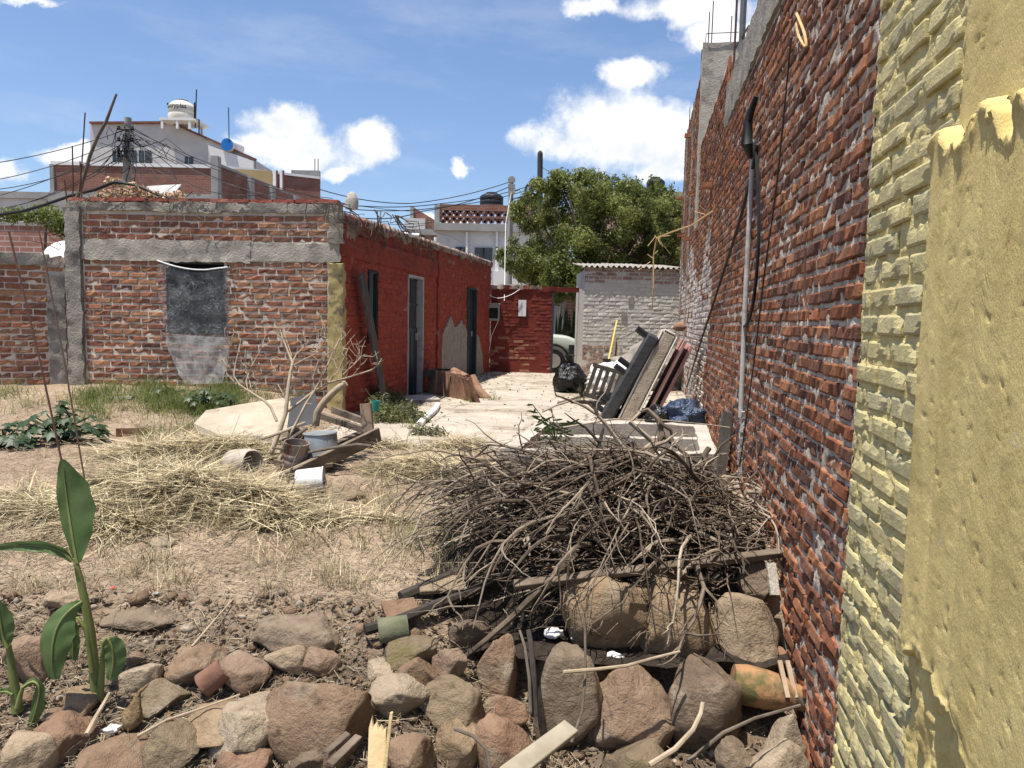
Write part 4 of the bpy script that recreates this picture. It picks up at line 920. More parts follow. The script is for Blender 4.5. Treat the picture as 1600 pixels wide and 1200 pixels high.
MB().lathe([(0.01, -0.10), (0.13, -0.085), (0.25, -0.03), (0.33, 0.05), (0.335, 0.055), (0.25, -0.015), (0.12, -0.07), (0.01, -0.085)], 28, Md).build('reflector', m_whiteb, dsh, smooth=True)
MB().tube([(0.0, 0.08, 0), (0.02, 0.15, -0.5)], 0.03, 6).build('mount', m_greyc, dsh)

# --- utility poles and wires
def pole(u0, v0, u1, v1, y, r0, r1, label, mat, name='utility_pole', n=10):
    a_ = P(u1, v1, y); b_ = P(u0, v0, y); e = empty(name, (a_.x, y, 0), 0, label, 'utility pole')
    b_ = Vector((a_.x + (b_.x - a_.x), y, b_.z)); MB().tube([Vector((a_.x - (b_.x - a_.x) * 0.3, y, -0.1)), b_], [r1, r0], n).build('shaft', mat, e, world=True, smooth=True)
    return e, b_
m_pole = MT('pole_concrete', (0.24, 0.225, 0.20), (0.34, 0.32, 0.29), 3, 0.9, 0.4, 20, 0.01)
e1, top1 = pole(200, 184, 192, 300, 24, 0.11, 0.19, 'leaning grey concrete utility pole with tangled wires above house roof', m_pole)
for (dv_, s_) in ((18, 1), (36, -1), (52, -1), (60, 1)):
    c = P(196, 184 + dv_, 23.8); MB().tube([c + Vector((-0.28, 0, 0)), c + Vector((0.28, 0, 0))], 0.03, 6).build('crossarm', m_cable, e1, world=True)
    for k in (-0.22, 0.22): MB().lathe([(0.03, 0), (0.06, 0.03), (0.04, 0.06), (0.06, 0.09), (0.02, 0.12)], 8, Matrix.Translation(c + Vector((k, 0, 0)))).build('insulator', m_black, e1, world=True)
m_green_p = MT('dark_wood_pole', (0.035, 0.045, 0.035), (0.06, 0.07, 0.055), 3, 0.9, 0.4, 20, 0.01)
e2, top2 = pole(844, 241, 846, 330, 31, 0.12, 0.14, 'dark rounded utility pole rising beside the tree', m_green_p)
MB().lathe([(0.12, 0), (0.10, 0.08), (0.05, 0.14), (0.0, 0.16)], 10, Matrix.Translation(top2)).build('pole_cap', m_green_p, e2, world=True)
e3, top3 = pole(799, 276, 795, 440, 27, 0.09, 0.15, 'grey utility pole in front of the lattice parapet house', m_pole)
for v in (282, 292, 300): c = P(799, v, 26.8); MB().beam(c + Vector((-0.12, 0, 0)), c + Vector((0.14, 0, 0.02)), 0.08, 0.16).build('bracket', m_pole, e3, world=True)
for v in (300, 312): c = P(806, v, 26.8); MB().tube([P(799, v, 26.8), c + Vector((0.15, 0, 0.1))], 0.025, 5).build('insulator_arm', m_cable, e3, world=True)
def wire(uvs, label, r=0.016, sag=0.3, group=None, name='overhead_wire', cat='wire', mat=None):
    pts = [P(*q) for q in uvs]; out_ = []
    for a_, b_ in zip(pts, pts[1:]):
        for k in range(10):
            t = k / 10; out_.append(a_.lerp(b_, t) - Vector((0, 0, sag * 4 * t * (1 - t))))
    out_.append(pts[-1]); one(name, MB().tube(out_, r * 0.72, 4, False), mat or m_cable, label, cat, group)
ORD = ['topmost', 'second', 'third', 'fourth', 'fifth', 'sixth', 'seventh', 'lowest']
GW = 'wires strung from the concrete pole'
for k, (v0, v1) in enumerate(((203, 262), (215, 290), (222, 318), (232, 300), (240, 338), (246, 330))):
    wire([(195, v0, 24), (-60, v1, 20 + k)], ORD[k] + ' wire from the leaning concrete pole to the left edge, counting from top', 0.018, 0.15 + 0.06 * k, GW)
GW2 = 'wires sagging right from the concrete pole'
for k, (v0, u1, v1, y1) in enumerate(((196, 520, 310, 26), (200, 640, 330, 30), (208, 560, 318, 22), (212, 430, 300, 20), (216, 380, 312, 15), (220, 300, 300, 14), (226, 280, 308, 13), (205, 700, 345, 32))):
    wire([(201, v0, 24), (u1, v1, y1)], ['long wire from leaning pole ending above the red wall corner', 'long wire from leaning pole passing left of the small rooftop room', 'wire from leaning pole ending near the dead vines on the corner', 'wire from leaning pole ending above the right half of brick front', 'short wire from leaning pole ending above the fly screen window side', 'short wire from leaning pole ending at the right of the roof flowers', 'steep wire from leaning pole dropping into the roof flowers', 'longest wire from leaning pole reaching towards the lattice house'][k], 0.016, 0.45 + 0.1 * k, GW2)
GW3 = 'wires between the two centre poles'
for k, (uvs) in enumerate((((838, 287, 31), (690, 318, 28), (520, 318, 22)), ((838, 292, 31), (700, 322, 28), (540, 326, 24)), ((800, 283, 27), (640, 318, 26), (500, 296, 24)), ((800, 290, 27), (660, 330, 24), (560, 340, 22)))):
    wire(list(uvs), ['upper of two thick wires leaving the dark pole to the left', 'lower of two thick wires leaving the dark pole to the left', 'upper wire from the grey pole rising left over the red wall', 'lower wire from the grey pole sagging to the red wall'][k], 0.022, 0.12, GW3)
wire([(799, 300, 27), (790, 350, 21), (788, 470, 18.3)], 'pale service cable dropping from the grey pole to the meter box', 0.012, 0.0, None, 'service_cable', 'cable', m_whiteb)
wire([(848, 262, 31), (900, 282, 28), (985, 290, 26)], 'single wire leading from the dark pole into the tree', 0.016, 0.1)
# wire tangle round the concrete pole
tg = MB(); rs = random.Random(4)
for k in range(26):
    c = P(rs.uniform(178, 240), rs.uniform(190, 250), 23.7); p = [Vector(top1) + Vector((rs.uniform(-0.15, 0.15), -0.15, -rs.uniform(0.1, 1.1)))]
    e = P(rs.uniform(150, 290), rs.uniform(215, 300), 23.5); 
    for t in (0.25, 0.5, 0.75, 1.0): p.append(p[0].lerp(e, t) + Vector((rs.uniform(-0.25, 0.25), 0, rs.uniform(-0.4, 0.15))))
    tg.tube(p, 0.012, 4, False)
o = one('wire_tangle', tg, m_cable, 'messy tangle of thin wires around the top of the leaning pole', 'wires')

# --- house with lattice parapet in the middle distance
yl = 31.0
lh = empty('lattice_house', P(760, 480, yl), 0, 'white house with brick lattice parapet beyond the patio wall', 'house'); lh.location.z = -0.1
block('wall', lh, m_white, 682, 358, 870, yl, depth=6)
block('roof_slab', lh, m_greyc, 678, 350, 872, yl - 0.25, depth=6.5, v1=359)
for (u0, u1) in ((679, 687), (801, 808), (864, 872)): block('parapet_post', lh, m_greyc, u0, 320, u1, yl - 0.1, depth=0.3, v1=351)
for (u0, u1) in ((687, 801), (808, 864)):
    block('parapet_rail', lh, m_fb, u0, 320, u1, yl - 0.06, depth=0.2, v1=328)
    for (v0, v1) in ((328, 338), (339, 349)):
        n_ = int((u1 - u0) / 5.2)
        for k in range(n_):
            ua = u0 + (u1 - u0) * k / n_; ub = u0 + (u1 - u0) * (k + 1) / n_
            if k % 2: ua, ub = ub, ua
            MB().beam(P(ua, v0, yl), P(ub, v1, yl), 0.16, 0.055, (0, 1, 0)).build('lattice_brick', m_brown if k % 3 else m_fb2, lh, world=True)
    block('parapet_rail', lh, m_fb, u0, 337.6, u1, yl - 0.05, depth=0.18, v1=339.4)
for (u0, v0, u1, v1) in ((742, 387, 769, 418), (711, 386, 728, 396)):
    p = P(u0, v0, yl); q = P(u1, v1, yl); wd = MB().box(p.x, q.x, yl - 0.06, yl + 0.1, q.z, p.z).build('window', m_win, lh, world=True)
    MB().box((p.x + q.x) / 2 - 0.03, (p.x + q.x) / 2 + 0.03, yl - 0.10, yl - 0.04, q.z, p.z).build('mullion', m_cable, wd, world=True)
for u in (728, 775): block('wall_pier', lh, m_whiteb, u, 362, u + 3, yl - 0.15, depth=0.2)
block('balcony', lh, m_whiteb, 758, 424, 830, yl - 1.6, depth=1.6, v1=446)
for u in (762, 775, 790): block('baluster', lh, m_whiteb, u, 410, u + 4, yl - 1.5, depth=0.1, v1=426)
sm = empty('small_rooftop_room', P(655, 480, 36), 0, 'small rooftop room with stepped brick parapet left of the lattice', 'building'); sm.location.z = -0.1
block('wall', sm, m_white, 632, 341, 664, 36, depth=4); block('wall', sm, m_greyc, 641, 322, 646, 36.2, depth=0.3)
mbp = MB(); pts = face_poly([(645, 323), (678, 343), (678, 362), (645, 345)], 36.4); mbp.add(pts + [p + Vector((0, 0.3, 0)) for p in pts], [[0, 1, 2, 3], [7, 6, 5, 4], [0, 4, 5, 1], [1, 5, 6, 2], [2, 6, 7, 3], [3, 7, 4, 0]]); mbp.build('brick_parapet', m_fb, sm, world=True)
block('ledge', sm, m_greyc, 632, 358, 690, 35.5, depth=1.0, v1=366); block('lower_wall', sm, m_fb2, 640, 366, 690, 36, depth=1)
tank('water_tank', 768, 301, 321, 18, yl + 1.5, m_black, 'left black water tank half hidden behind the lattice parapet')
e_, r_, h_ = tank('water_tank', 829, 303, 322, 18, yl + 1.2, m_black, 'black water tank with hose coil beside the dark pole')
rg = []; c = P(831, 297, yl + 0.3)
for k in range(21): a_ = 2 * math.pi * k / 20; rg.append(c + Vector((0.27 * math.cos(a_), 0.02 * math.sin(3 * a_), 0.30 * math.sin(a_))))
one('hose_coil', MB().tube(rg, 0.05, 6, False), m_black, 'upright black hose coil on the tank by the dark pole', 'hose')
rr_ = empty('flat_roof_house', P(1020, 480, 34), 0, 'flat concrete roofed house half hidden behind the tree', 'house'); rr_.location.z = -0.1
block('wall', rr_, m_fb2, 960, 304, 1110, 34, depth=6); block('roof_slab', rr_, m_greyc, 955, 299, 1112, 33.7, depth=6.5, v1=306)
tank('water_tank', 1024, 277, 300, 14, 35, m_black, 'lone black water tank on the flat roof above the tree')

# --- leaves and tree
def leaf_cloud(centers, n, size, rs, flat=0.0, aspect=0.45, up=0.3):
    """n leaves spread over blobs (c, radii); returns verts, faces, rnd arrays"""
    cs = np.array([list(c[0]) for c in centers]); rd = np.array([list(c[1]) for c in centers]); wgt = np.prod(rd, 1) ** (2 / 3); wgt /= wgt.sum()
    k = rs.choice(len(cs), n, p=wgt); d = rs.normal(size=(n, 3)); d /= np.linalg.norm(d, axis=1)[:, None]
    rad = rs.rand(n) ** 0.40 * (0.82 + 0.36 * rs.rand(n)); pos = cs[k] + d * rad[:, None] * rd[k]
    nrm = d + rs.normal(size=(n, 3)) * 0.7 + np.array([0, 0, up]); nrm /= np.linalg.norm(nrm, axis=1)[:, None]
    t = np.cross(nrm, rs.normal(size=(n, 3))); t /= np.linalg.norm(t, axis=1)[:, None]; bt_ = np.cross(nrm, t)
    L = size * (0.6 + 0.8 * rs.rand(n)); W = L * aspect
    v = np.stack([pos - t * L[:, None] / 2, pos + bt_ * W[:, None] / 2 + nrm * (L * 0.08)[:, None], pos + t * L[:, None] / 2, pos - bt_ * W[:, None] / 2 + nrm * (L * 0.08)[:, None]], 1).reshape(-1, 3)
    f = np.arange(4 * n).reshape(-1, 4); cl = rs.rand(len(cs))[k] * 0.55 + rs.rand(n) * 0.45
    return v, f, np.repeat(cl, 4)
def np_obj(name, v, f, rnd, mat, parent=None, world=True, smooth=False):
    return link_mesh(name, np_mesh(name, v, f, smooth, rnd), mat, parent, world)
rs = np.random.RandomState(12)
yt = 23.0
tb = P(935, 480, yt); tree = empty('leafy_tree', (tb.x, yt, 0), 0, 'dense green tree crown rising behind the patio wall and shed', 'tree')
blobs = []
prof = [(805, 398, 28), (835, 330, 34), (850, 300, 26), (885, 290, 34), (925, 300, 34), (905, 340, 42), (860, 370, 40), (950, 345, 44), (960, 305, 30), (985, 330, 36), (1010, 335, 36), (1045, 345, 36), (1030, 310, 20), (985, 300, 20), (900, 400, 46), (850, 420, 36), (950, 400, 46), (1000, 385, 44), (1045, 390, 40), (880, 440, 36), (830, 440, 30), (930, 440, 40), (980, 430, 36), (1030, 425, 36), (915, 280, 16), (940, 285, 14), (870, 278, 12), (1075, 350, 30), (1080, 400, 30)]
for (u, v, r_) in prof:
    y = yt + rs.uniform(-1.3, 1.6); c = P(u, v, y); q = r_ / FPX * y; blobs.append((c, (q * 1.05, q * 1.3, q)))
sub = []
for (c, r3) in blobs:
    for k in range(14):
        d = rs.normal(size=3); d /= np.linalg.norm(d); sub.append((Vector(c) + Vector(d * np.array(r3) * 0.75), tuple(np.array(r3) * rs.uniform(0.28, 0.48))))
for k in range(80):                       # loose shoots above the crown
    u = rs.uniform(840, 1060); v = 306 - 34 * rs.rand() + abs(u - 900) * 0.10; c = P(u, v, yt + rs.uniform(-1, 1)); sub.append((c, (0.09, 0.09, rs.uniform(0.15, 0.45))))
v_, f_, r_ = leaf_cloud(sub, 95000, 0.105, rs, aspect=0.45)
m_leaf = leaf_mat('tree_leaf', (0.115, 0.14, 0.035), (0.215, 0.23, 0.065), 0.45, 1.2, 0.5, 0.55)
np_obj('crown', v_, f_, r_, m_leaf, tree)
m_bark = MT('bark', (0.09, 0.07, 0.055), (0.16, 0.125, 0.095), 9, 0.95, 0.7, 30, 0.02)
tr_ = MB(); base = Vector((tb.x, yt, -0.1)); tr_.tube([base, base + Vector((0.05, 0, 1.2)), base + Vector((-0.1, 0.1, 2.2))], [0.20, 0.16, 0.14], 9); tr_.build('trunk', m_bark, tree, world=True, smooth=True)
lm = MB()
for (c, r3) in blobs:
    a_ = base + Vector((-0.1, 0.1, 2.0)); e = Vector(c); mid = a_.lerp(e, 0.5) + Vector((rs.uniform(-0.3, 0.3), rs.uniform(-0.3, 0.3), 0.2)); lm.tube([a_, mid, e], [0.07, 0.045, 0.015], 5)
lm.build('limbs', m_bark, tree, world=True, smooth=True)
# ================================================================== patio clutter
m_wood = MT('weathered_wood', (0.10, 0.075, 0.055), (0.21, 0.165, 0.125), 5, 0.95, 0.7, 14, 0.006, stretch=(1, 1, 5), spots=((0.05, 0.04, 0.03), 4, 0.58, 0.72))
m_woodg = MT('grey_wood', (0.055, 0.048, 0.042), (0.13, 0.118, 0.104), 6, 0.95, 0.8, 18, 0.006, stretch=(3, 3, 0.5))
m_woodl = MT('fresh_wood', (0.38, 0.28, 0.145), (0.50, 0.39, 0.22), 6, 0.9, 0.6, 18, 0.005, stretch=(2, 1, 5))
m_clay = MT('clay_tile', (0.24, 0.13, 0.088), (0.36, 0.21, 0.14), 6, 0.92, 0.4, 40, 0.006, spots=[((0.20, 0.12, 0.085), 7, 0.52, 0.66), ((0.58, 0.38, 0.26), 15, 0.62, 0.74)], tint=0.25)
m_bag = MT('black_bin_bag', (0.004, 0.004, 0.0045), (0.008, 0.008, 0.009), 4, 0.30, 0.8, 11, 0.05, spec=0.35)
m_bluebag = MT('blue_bag', (0.018, 0.035, 0.075), (0.04, 0.065, 0.125), 4, 0.35, 1.0, 12, 0.06, spec=0.5)
m_cloth = MT('white_sack', (0.55, 0.53, 0.50), (0.72, 0.70, 0.67), 6, 0.9, 0.9, 10, 0.04)
m_rope = MT('frayed_rope', (0.55, 0.36, 0.16), (0.66, 0.47, 0.24), 30, 0.95, 0.5, 120, 0.004)

# ---- leaning plank against the red wall
p0 = onH(592, 612) + Vector((0.16, -0.30, 0)); p1 = onH(553, 428) + Vector((0.10, 0, 0)); p0.z = 0.02
one('plank', MB().beam(p0, p1, 0.20, 0.035, (1, -KW, 0.1), 0.006), m_woodg, 'weathered grey plank leaning on the red wall beside the window', 'plank', bevel=0.004)
# ---- roof tile stack by the door: each tile a thing
Mt = Matrix.Rotation(math.atan2(1, KW), 4, 'Z')
def tile_mesh(L=0.42, r0=0.095, r1=0.075, t=0.013):
    mb = MB(); n = 8; vs = []
    for (rr, tt_) in ((0, 0), (1, 0), (0, 1), (1, 1)):
        z = L if rr else 0; r = (r1 if rr else r0) - (t if tt_ else 0)
        for k in range(n + 1): a_ = math.pi * k / n; vs.append((r * math.cos(a_), r * math.sin(a_) * 0.85, z))
    m_ = n + 1; fs = []
    for k in range(n):
        fs += [[k, k + 1, m_ + k + 1, m_ + k], [2 * m_ + k, 3 * m_ + k, 3 * m_ + k + 1, 2 * m_ + k + 1], [k, 2 * m_ + k, 2 * m_ + k + 1, k + 1], [m_ + k, m_ + k + 1, 3 * m_ + k + 1, 3 * m_ + k]]
    fs += [[0, m_, 3 * m_, 2 * m_], [n, 2 * m_ + n, 3 * m_ + n, m_ + n]]
    mb.add(vs, fs); o = mb.build('roof_tile', m_clay, smooth=True); me = o.data; bpy.data.objects.remove(o); return me
tme = tile_mesh()
GT_ = 'curved clay roof tiles stacked by the door'
def put_tile(p, M, label):
    o = bpy.data.objects.new('roof_tile', tme); COL.objects.link(o); o.matrix_world = Matrix.Translation(p) @ M
    tag(o, label, 'roof tile', GT_)
q0 = onH(673, 612); q0.z = 0.02; q1 = onH(734, 600); q1.z = 0.02
rs = random.Random(11)
NT = 22
for k in range(NT):                                       # standing on end in a row, leaning on one another
    t = k / (NT - 1); c = G(672 + 78 * t, 613 + 15 * t, 0.0); lean = R(-4 + 26 * t * t + rs.uniform(-3, 3))
    M = Matrix.Rotation(R(90 + 14), 4, 'Z') @ Matrix.Rotation(lean * -1, 4, 'X') @ Matrix.Rotation(R(rs.uniform(-6, 6)), 4, 'Z')
    put_tile(c + Vector((0, rs.uniform(-0.03, 0.03), 0.0)), M, 'clay roof tile standing on end in the row beside the door')
def axes(a_, n_):
    a_ = Vector(a_).normalized(); n_ = Vector(n_); n_ = (n_ - a_ * n_.dot(a_)).normalized(); x_ = n_.cross(a_)
    return Matrix(((x_.x, n_.x, a_.x, 0), (x_.y, n_.y, a_.y, 0), (x_.z, n_.z, a_.z, 0), (0, 0, 0, 1)))
dT = G(715, 620).y
for (u, v, dy, a_, n_, lab) in ((711, 591, -0.12, (-0.12, 1, 0.10), (0, 0, 1), 'clay roof tile lying on top of the tile stack, open end facing'), (729, 592, 0.0, (-0.55, 0.7, 0.25), (0.2, -0.2, 1), 'tilted orange roof tile right of the topmost tile'),
        (733, 612, -0.05, (-0.42, 0.35, 0.62), (0.4, -0.6, 0.7), 'orange roof tile sliding off the right side of the stack'), (752, 620, 0.05, (-0.40, 0.35, 0.75), (0.5, -0.6, 0.6), 'pale roof tile leaning at the right end of the stack'),
        (764, 628, -0.10, (-0.62, 0.25, 0.62), (0.5, -0.5, 0.7), 'orange roof tile lowest at the right front of the stack')):
    put_tile(P(u, v, dT + dy), axes(a_, n_), lab)
c = P(690, 580, G(690, 614).y + 0.12); bxm = empty('dark_tray', c, R(78), 'shallow dark wooden tray lying on top of the tile stack', 'tray')
for (x0, x1, y0, y1, z0, z1) in ((-0.28, 0.28, -0.22, 0.22, -0.10, -0.07),): MB().box(x0, x1, y0, y1, z0, z1).build('base', m_woodg, bxm)
for (x0, x1, y0, y1) in ((-0.28, 0.28, -0.22, -0.195), (-0.28, 0.28, 0.195, 0.22), (-0.28, -0.255, -0.195, 0.195), (0.255, 0.28, -0.195, 0.195)): MB().box(x0, x1, y0, y1, -0.07, 0.03).build('side', m_woodg, bxm)
# paving slab, hose by the door
c = G(660, 625, 0.0); one('paving_slab', MB().box(-0.30, 0.24, -0.28, 0.24, 0, 0.05, Matrix.Translation(c) @ Matrix.Rotation(R(20), 4, 'Z'), 0.012), m_conc_l, 'grey concrete slab lying at the foot of the near door', 'slab', bevel=0.006)
pp = [G(684, 633, 0.03), G(680, 640, 0.035), G(671, 648, 0.04), G(661, 657, 0.03), G(655, 664, 0.03)]
one('plastic_pipe', MB().tube(pp, 0.045, 10), m_whiteb, 'short white plastic pipe bent on the patio edge', 'pipe', smooth=True)
# ---- meter box, notice, cables on the back wall
q = P(771, 489, YB - 0.06); mb_ = empty('meter_box', (q.x, YB - 0.02, q.z - 0.2), 0, 'grey electricity meter box on the dark red back wall', 'meter box')
MB().box(-0.16, 0.16, -0.12, 0.02, 0.0, 0.42).build('box', m_greyc, mb_, bevel=0.01); MB().box(-0.12, 0.12, -0.127, -0.121, 0.06, 0.33).build('glass', m_dark, mb_); MB().box(-0.18, 0.18, -0.16, 0.02, 0.42, 0.45).build('hood', m_greyc, mb_)
q = P(816, 482, YB - 0.03); nb = empty('notice_board', (q.x, YB - 0.02, q.z - 0.2), 0, 'white notice sheet fixed to the dark red back wall', 'notice')
MB().box(-0.10, 0.10, -0.02, 0.0, 0.0, 0.42).build('sheet', m_whiteb, nb); MB().box(-0.015, -0.005, -0.0235, -0.0205, 0.03, 0.38).build('fold', m_greyc, nb)
wire([(779, 500, YB - 0.12), (768, 525, YB - 0.1), (759, 578, YB - 0.1)], 'pale cable hanging from the meter box to the ground', 0.011, 0.0, None, 'service_cable', 'cable', m_whiteb)
wire([(752, 450, YB - 0.2), (778, 466, YB - 0.15), (812, 452, YB - 0.1)], 'pale cable looping across the top of the back wall', 0.012, 0.05, None, 'service_cable', 'cable', m_whiteb)

# ---- seen through the doorway: yard wall, brick pillar, snake plants, parked car
yv = 25.0
vw = empty('yard_wall', (P(850, 500, yv).x, yv, -0.1), 0, 'pale yard wall seen through the open doorway', 'wall')
block('wall', vw, m_white, 780, 445, 888, yv, depth=0.2); block('brick_pillar', vw, m_fb2, 886, 440, 903, yv - 0.2, depth=0.4); block('wall', vw, m_white, 903, 450, 1010, yv, depth=0.2)
sp = empty('snake_plant', (P(888, 520, 22.9).x, 22.9, 0), 0, 'tall clump of upright sword leaves behind the parked car', 'plant')
m_sp = leaf_mat('snake_leaf', (0.05, 0.085, 0.03), (0.10, 0.14, 0.05), 0.15, 3, 0.45, 0.4)
rs2 = np.random.RandomState(5)
def blade(mb, base, tip, wd, bend=Vector((0, 0, 0)), seg=4, fold=0.25):
    d = tip - base; x = d.cross(Vector((0, 1, 0.2)));  x.normalize(); n = x.cross(d).normalized(); vs = []
    for k in range(seg + 1):
        t = k / seg; c = base + d * t + bend * (t * t); w_ = wd * (0.35 + 1.3 * t) * (1 - t) ** 0.6 * 1.3 if t < 1 else 0.0005
        vs += [c - x * w_, c + n * w_ * fold, c + x * w_]
    fs = []
    for k in range(seg): a_ = 3 * k; fs += [[a_, a_ + 1, a_ + 4, a_ + 3], [a_ + 1, a_ + 2, a_ + 5, a_ + 4]]
    mb.add(vs, fs)
for k in range(26):
    b0 = Vector((P(868 + 40 * rs2.rand(), 540, 22.9).x, 22.6 + 0.5 * rs2.rand(), 0)); h = 1.2 + 0.75 * rs2.rand()
    mbb = MB(); blade(mbb, b0, b0 + Vector((rs2.uniform(-0.15, 0.15), rs2.uniform(-0.1, 0.1), h)), 0.045, Vector((rs2.uniform(-0.1, 0.1), 0, 0))); mbb.build('leaf', m_sp, sp, world=True, smooth=True)
sv_, sf_, sr_ = leaf_cloud([(P(898, 528, 22.2), (0.55, 0.4, 0.35)), (P(875, 535, 22.2), (0.3, 0.3, 0.3)), (P(880, 463, 23.5), (0.6, 0.4, 0.12))], 900, 0.12, rs2)
so_ = empty('leafy_shrub', (P(898, 540, 22.2).x, 22.2, 0), 0, 'low bright green shrub behind the parked car', 'shrub'); np_obj('foliage', sv_, sf_, sr_, m_leaf, so_)
MB().tube([Vector((P(898, 540, 22.2).x, 22.2, 0)), P(898, 528, 22.2)], 0.03, 6).build('stem', m_bark, so_, world=True)
# car: side on, nose to the right, mostly hidden by the wall
m_car = MT('pale_green_paint', (0.40, 0.43, 0.38), (0.44, 0.47, 0.42), 1.5, 0.35, 0.0, spec=0.5)
m_tyre = MT('tyre_rubber', (0.012, 0.012, 0.012), (0.022, 0.022, 0.022), 8, 0.9, 0.3)
xf = P(905, 560, 20.6).x; car = empty('parked_car', (xf - 2.1, 20.6, -0.07), 0, 'pale grey green pickup parked beyond the doorway, nose to the right', 'car')
prof = [(-2.1, 0.35), (-2.1, 0.95), (-0.65, 1.0), (-0.45, 1.55), (0.65, 1.58), (1.05, 1.02), (1.7, 0.97), (1.98, 0.86), (2.10, 0.62), (2.08, 0.35)]
mb = MB(); W_ = [0.78, 0.86, 0.86, 0.78]
for (y, k) in ((-0.84, 0.0), (-0.74, 0.05), (0.74, 0.05), (0.84, 0.0)):
    mb.v += [Vector((x * (0.985 if k == 0 else 1), y, z + (0.0 if z < 0.5 else (0.05 if k else 0.0)))) for x, z in prof]
n_ = len(prof)
for r_ in range(3): mb.f += [[r_ * n_ + i, r_ * n_ + (i + 1) % n_, (r_ + 1) * n_ + (i + 1) % n_, (r_ + 1) * n_ + i] for i in range(n_)]
mb.f += [list(range(n_)), list(range(3 * n_, 4 * n_))[::-1]]
mb.build('body', m_car, car, smooth=True, bevel=0.03)
for x in (-1.35, 1.30):
    for y in (-0.80, 0.80):
        Mw = Matrix.Translation((x, y, 0.33)) @ Matrix.Rotation(R(90), 4, 'X'); wh_ = MB().lathe([(0.20, -0.09), (0.31, -0.09), (0.33, -0.05), (0.33, 0.05), (0.31, 0.09), (0.20, 0.09)], 24, Mw).build('wheel', m_tyre, car, smooth=True)
        MB().lathe([(0.02, -0.095), (0.20, -0.095), (0.20, 0.095), (0.02, 0.095)], 20, Mw).build('rim', m_greyc, wh_)
        if y < 0: MB().tube([Vector((x + 0.42 * math.cos(a_), -0.848, 0.36 + 0.42 * math.sin(a_))) for a_ in np.linspace(0.1, 3.04, 12)], 0.035, 6).build('wheel_arch', m_tyre, car)
MB().box(2.0, 2.12, -0.80, 0.80, 0.30, 0.46).build('bumper', m_black, car, bevel=0.02); MB().box(2.05, 2.115, -0.40, 0.40, 0.55, 0.75).build('grille', m_black, car)
for y in (-0.62, 0.62): MB().box(1.98, 2.11, y - 0.18, y + 0.18, 0.56, 0.78).build('headlight', m_glass, car, bevel=0.02)
MB().box(1.72, 1.98, -0.852, -0.845, 0.52, 0.78).build('indicator', m_black, car)
MB().box(-0.35, 0.55, -0.852, -0.80, 1.10, 1.48).build('side_window', m_win, car)

# ---- bin bag, crate, sack, broom by the shed
def lump(name, c, r3, mat, label, cat, seed, sub=3, amp=0.25, fr=3.0, top=None, flat=0.85, rz=0.0, sharp=False):
    bm = bmesh.new(); bmesh.ops.create_icosphere(bm, subdivisions=sub, radius=1); rv = Vector((seed * 3.1, seed * 1.7, seed))
    for q in bm.verts:
        d = q.co.normalized(); r_ = 1 + amp * mnoise.noise(d * fr * 0.5 + rv) + amp * 0.6 * mnoise.noise(d * fr + rv) + amp * 0.25 * mnoise.noise(d * fr * 3 + rv)
        p = d * r_
        if top: p = Vector((p.x * (1 - top * max(0, p.z)), p.y * (1 - top * max(0, p.z)), p.z))
        p.z = max(p.z, -flat); q.co = Vector((p.x * r3[0], p.y * r3[1], (p.z + flat) * r3[2]))
    me = bpy.data.meshes.new(name); bm.to_mesh(me); bm.free(); me.polygons.foreach_set('use_smooth', np.ones(len(me.polygons), dtype=bool))
    o = link_mesh(name, me, mat); o.location = c; o.rotation_euler = (0, 0, rz); return tag(o, label, cat)
c = G(889, 612, 0.0); o = lump('bin_bag', c, (0.33, 0.30, 0.30), m_bag, 'full black bin bag tied at the top beside the doorway', 'bag', 3, 4, 0.30, 3.2, 0.30)
kn = MB().lathe([(0.10, 0.48), (0.05, 0.58), (0.09, 0.66), (0.12, 0.70), (0.02, 0.69)], 10, None, 0.2).build('knot', m_bag, o, smooth=True)
yc = 13.6
cr = empty('slatted_crate', G(938, 628, 0.0), R(-15), 'dark slatted wooden crate tipped beside the bed base', 'crate')
Mc = Matrix.Rotation(R(-20), 4, 'X') @ Matrix.Rotation(R(14), 4, 'Y')
m_dw = MT('dark_wood', (0.025, 0.02, 0.017), (0.05, 0.04, 0.034), 6, 0.85, 0.4, 20, 0.004)
for k in range(6): x = -0.30 + k * 0.112; MB().box(x, x + 0.06, -0.02, 0.02, 0.02, 0.60, Mc).build('slat', m_dw, cr)
for z in (0.02, 0.56): MB().box(-0.33, 0.35, -0.022, 0.035, z, z + 0.055, Mc).build('rail', m_dw, cr)
MB().box(-0.50, 0.40, -0.42, -0.36, -0.02, 0.05, Matrix.Rotation(R(10), 4, 'Z')).build('runner', m_dw, cr); MB().box(-0.36, -0.30, -0.36, 0.02, 0.0, 0.06, Mc).build('runner', m_dw, cr); MB().box(0.30, 0.36, -0.36, 0.02, 0.0, 0.06, Mc).build('runner', m_dw, cr)
o = lump('white_sack', P(962, 590, 13.2) + Vector((0, 0, -0.25)), (0.46, 0.40, 0.30), m_cloth, 'crumpled white sack behind the leaning bed base', 'sack', 8, 4, 0.45, 3.4)
o = lump('rubble_heap', Vector((G(1000, 600).x, 14.6, -0.05)), (0.75, 0.6, 0.46), m_gplas, 'heap of grey rubble against the shed wall behind the sack', 'rubble', 9, 4, 0.4, 4)
bw = empty('broom', P(953, 556, 16.2), 0, 'yellow broom handle leaning on the whitewashed shed', 'broom'); a_, b_ = P(951, 562, 16.0), P(964, 501, 17.1)
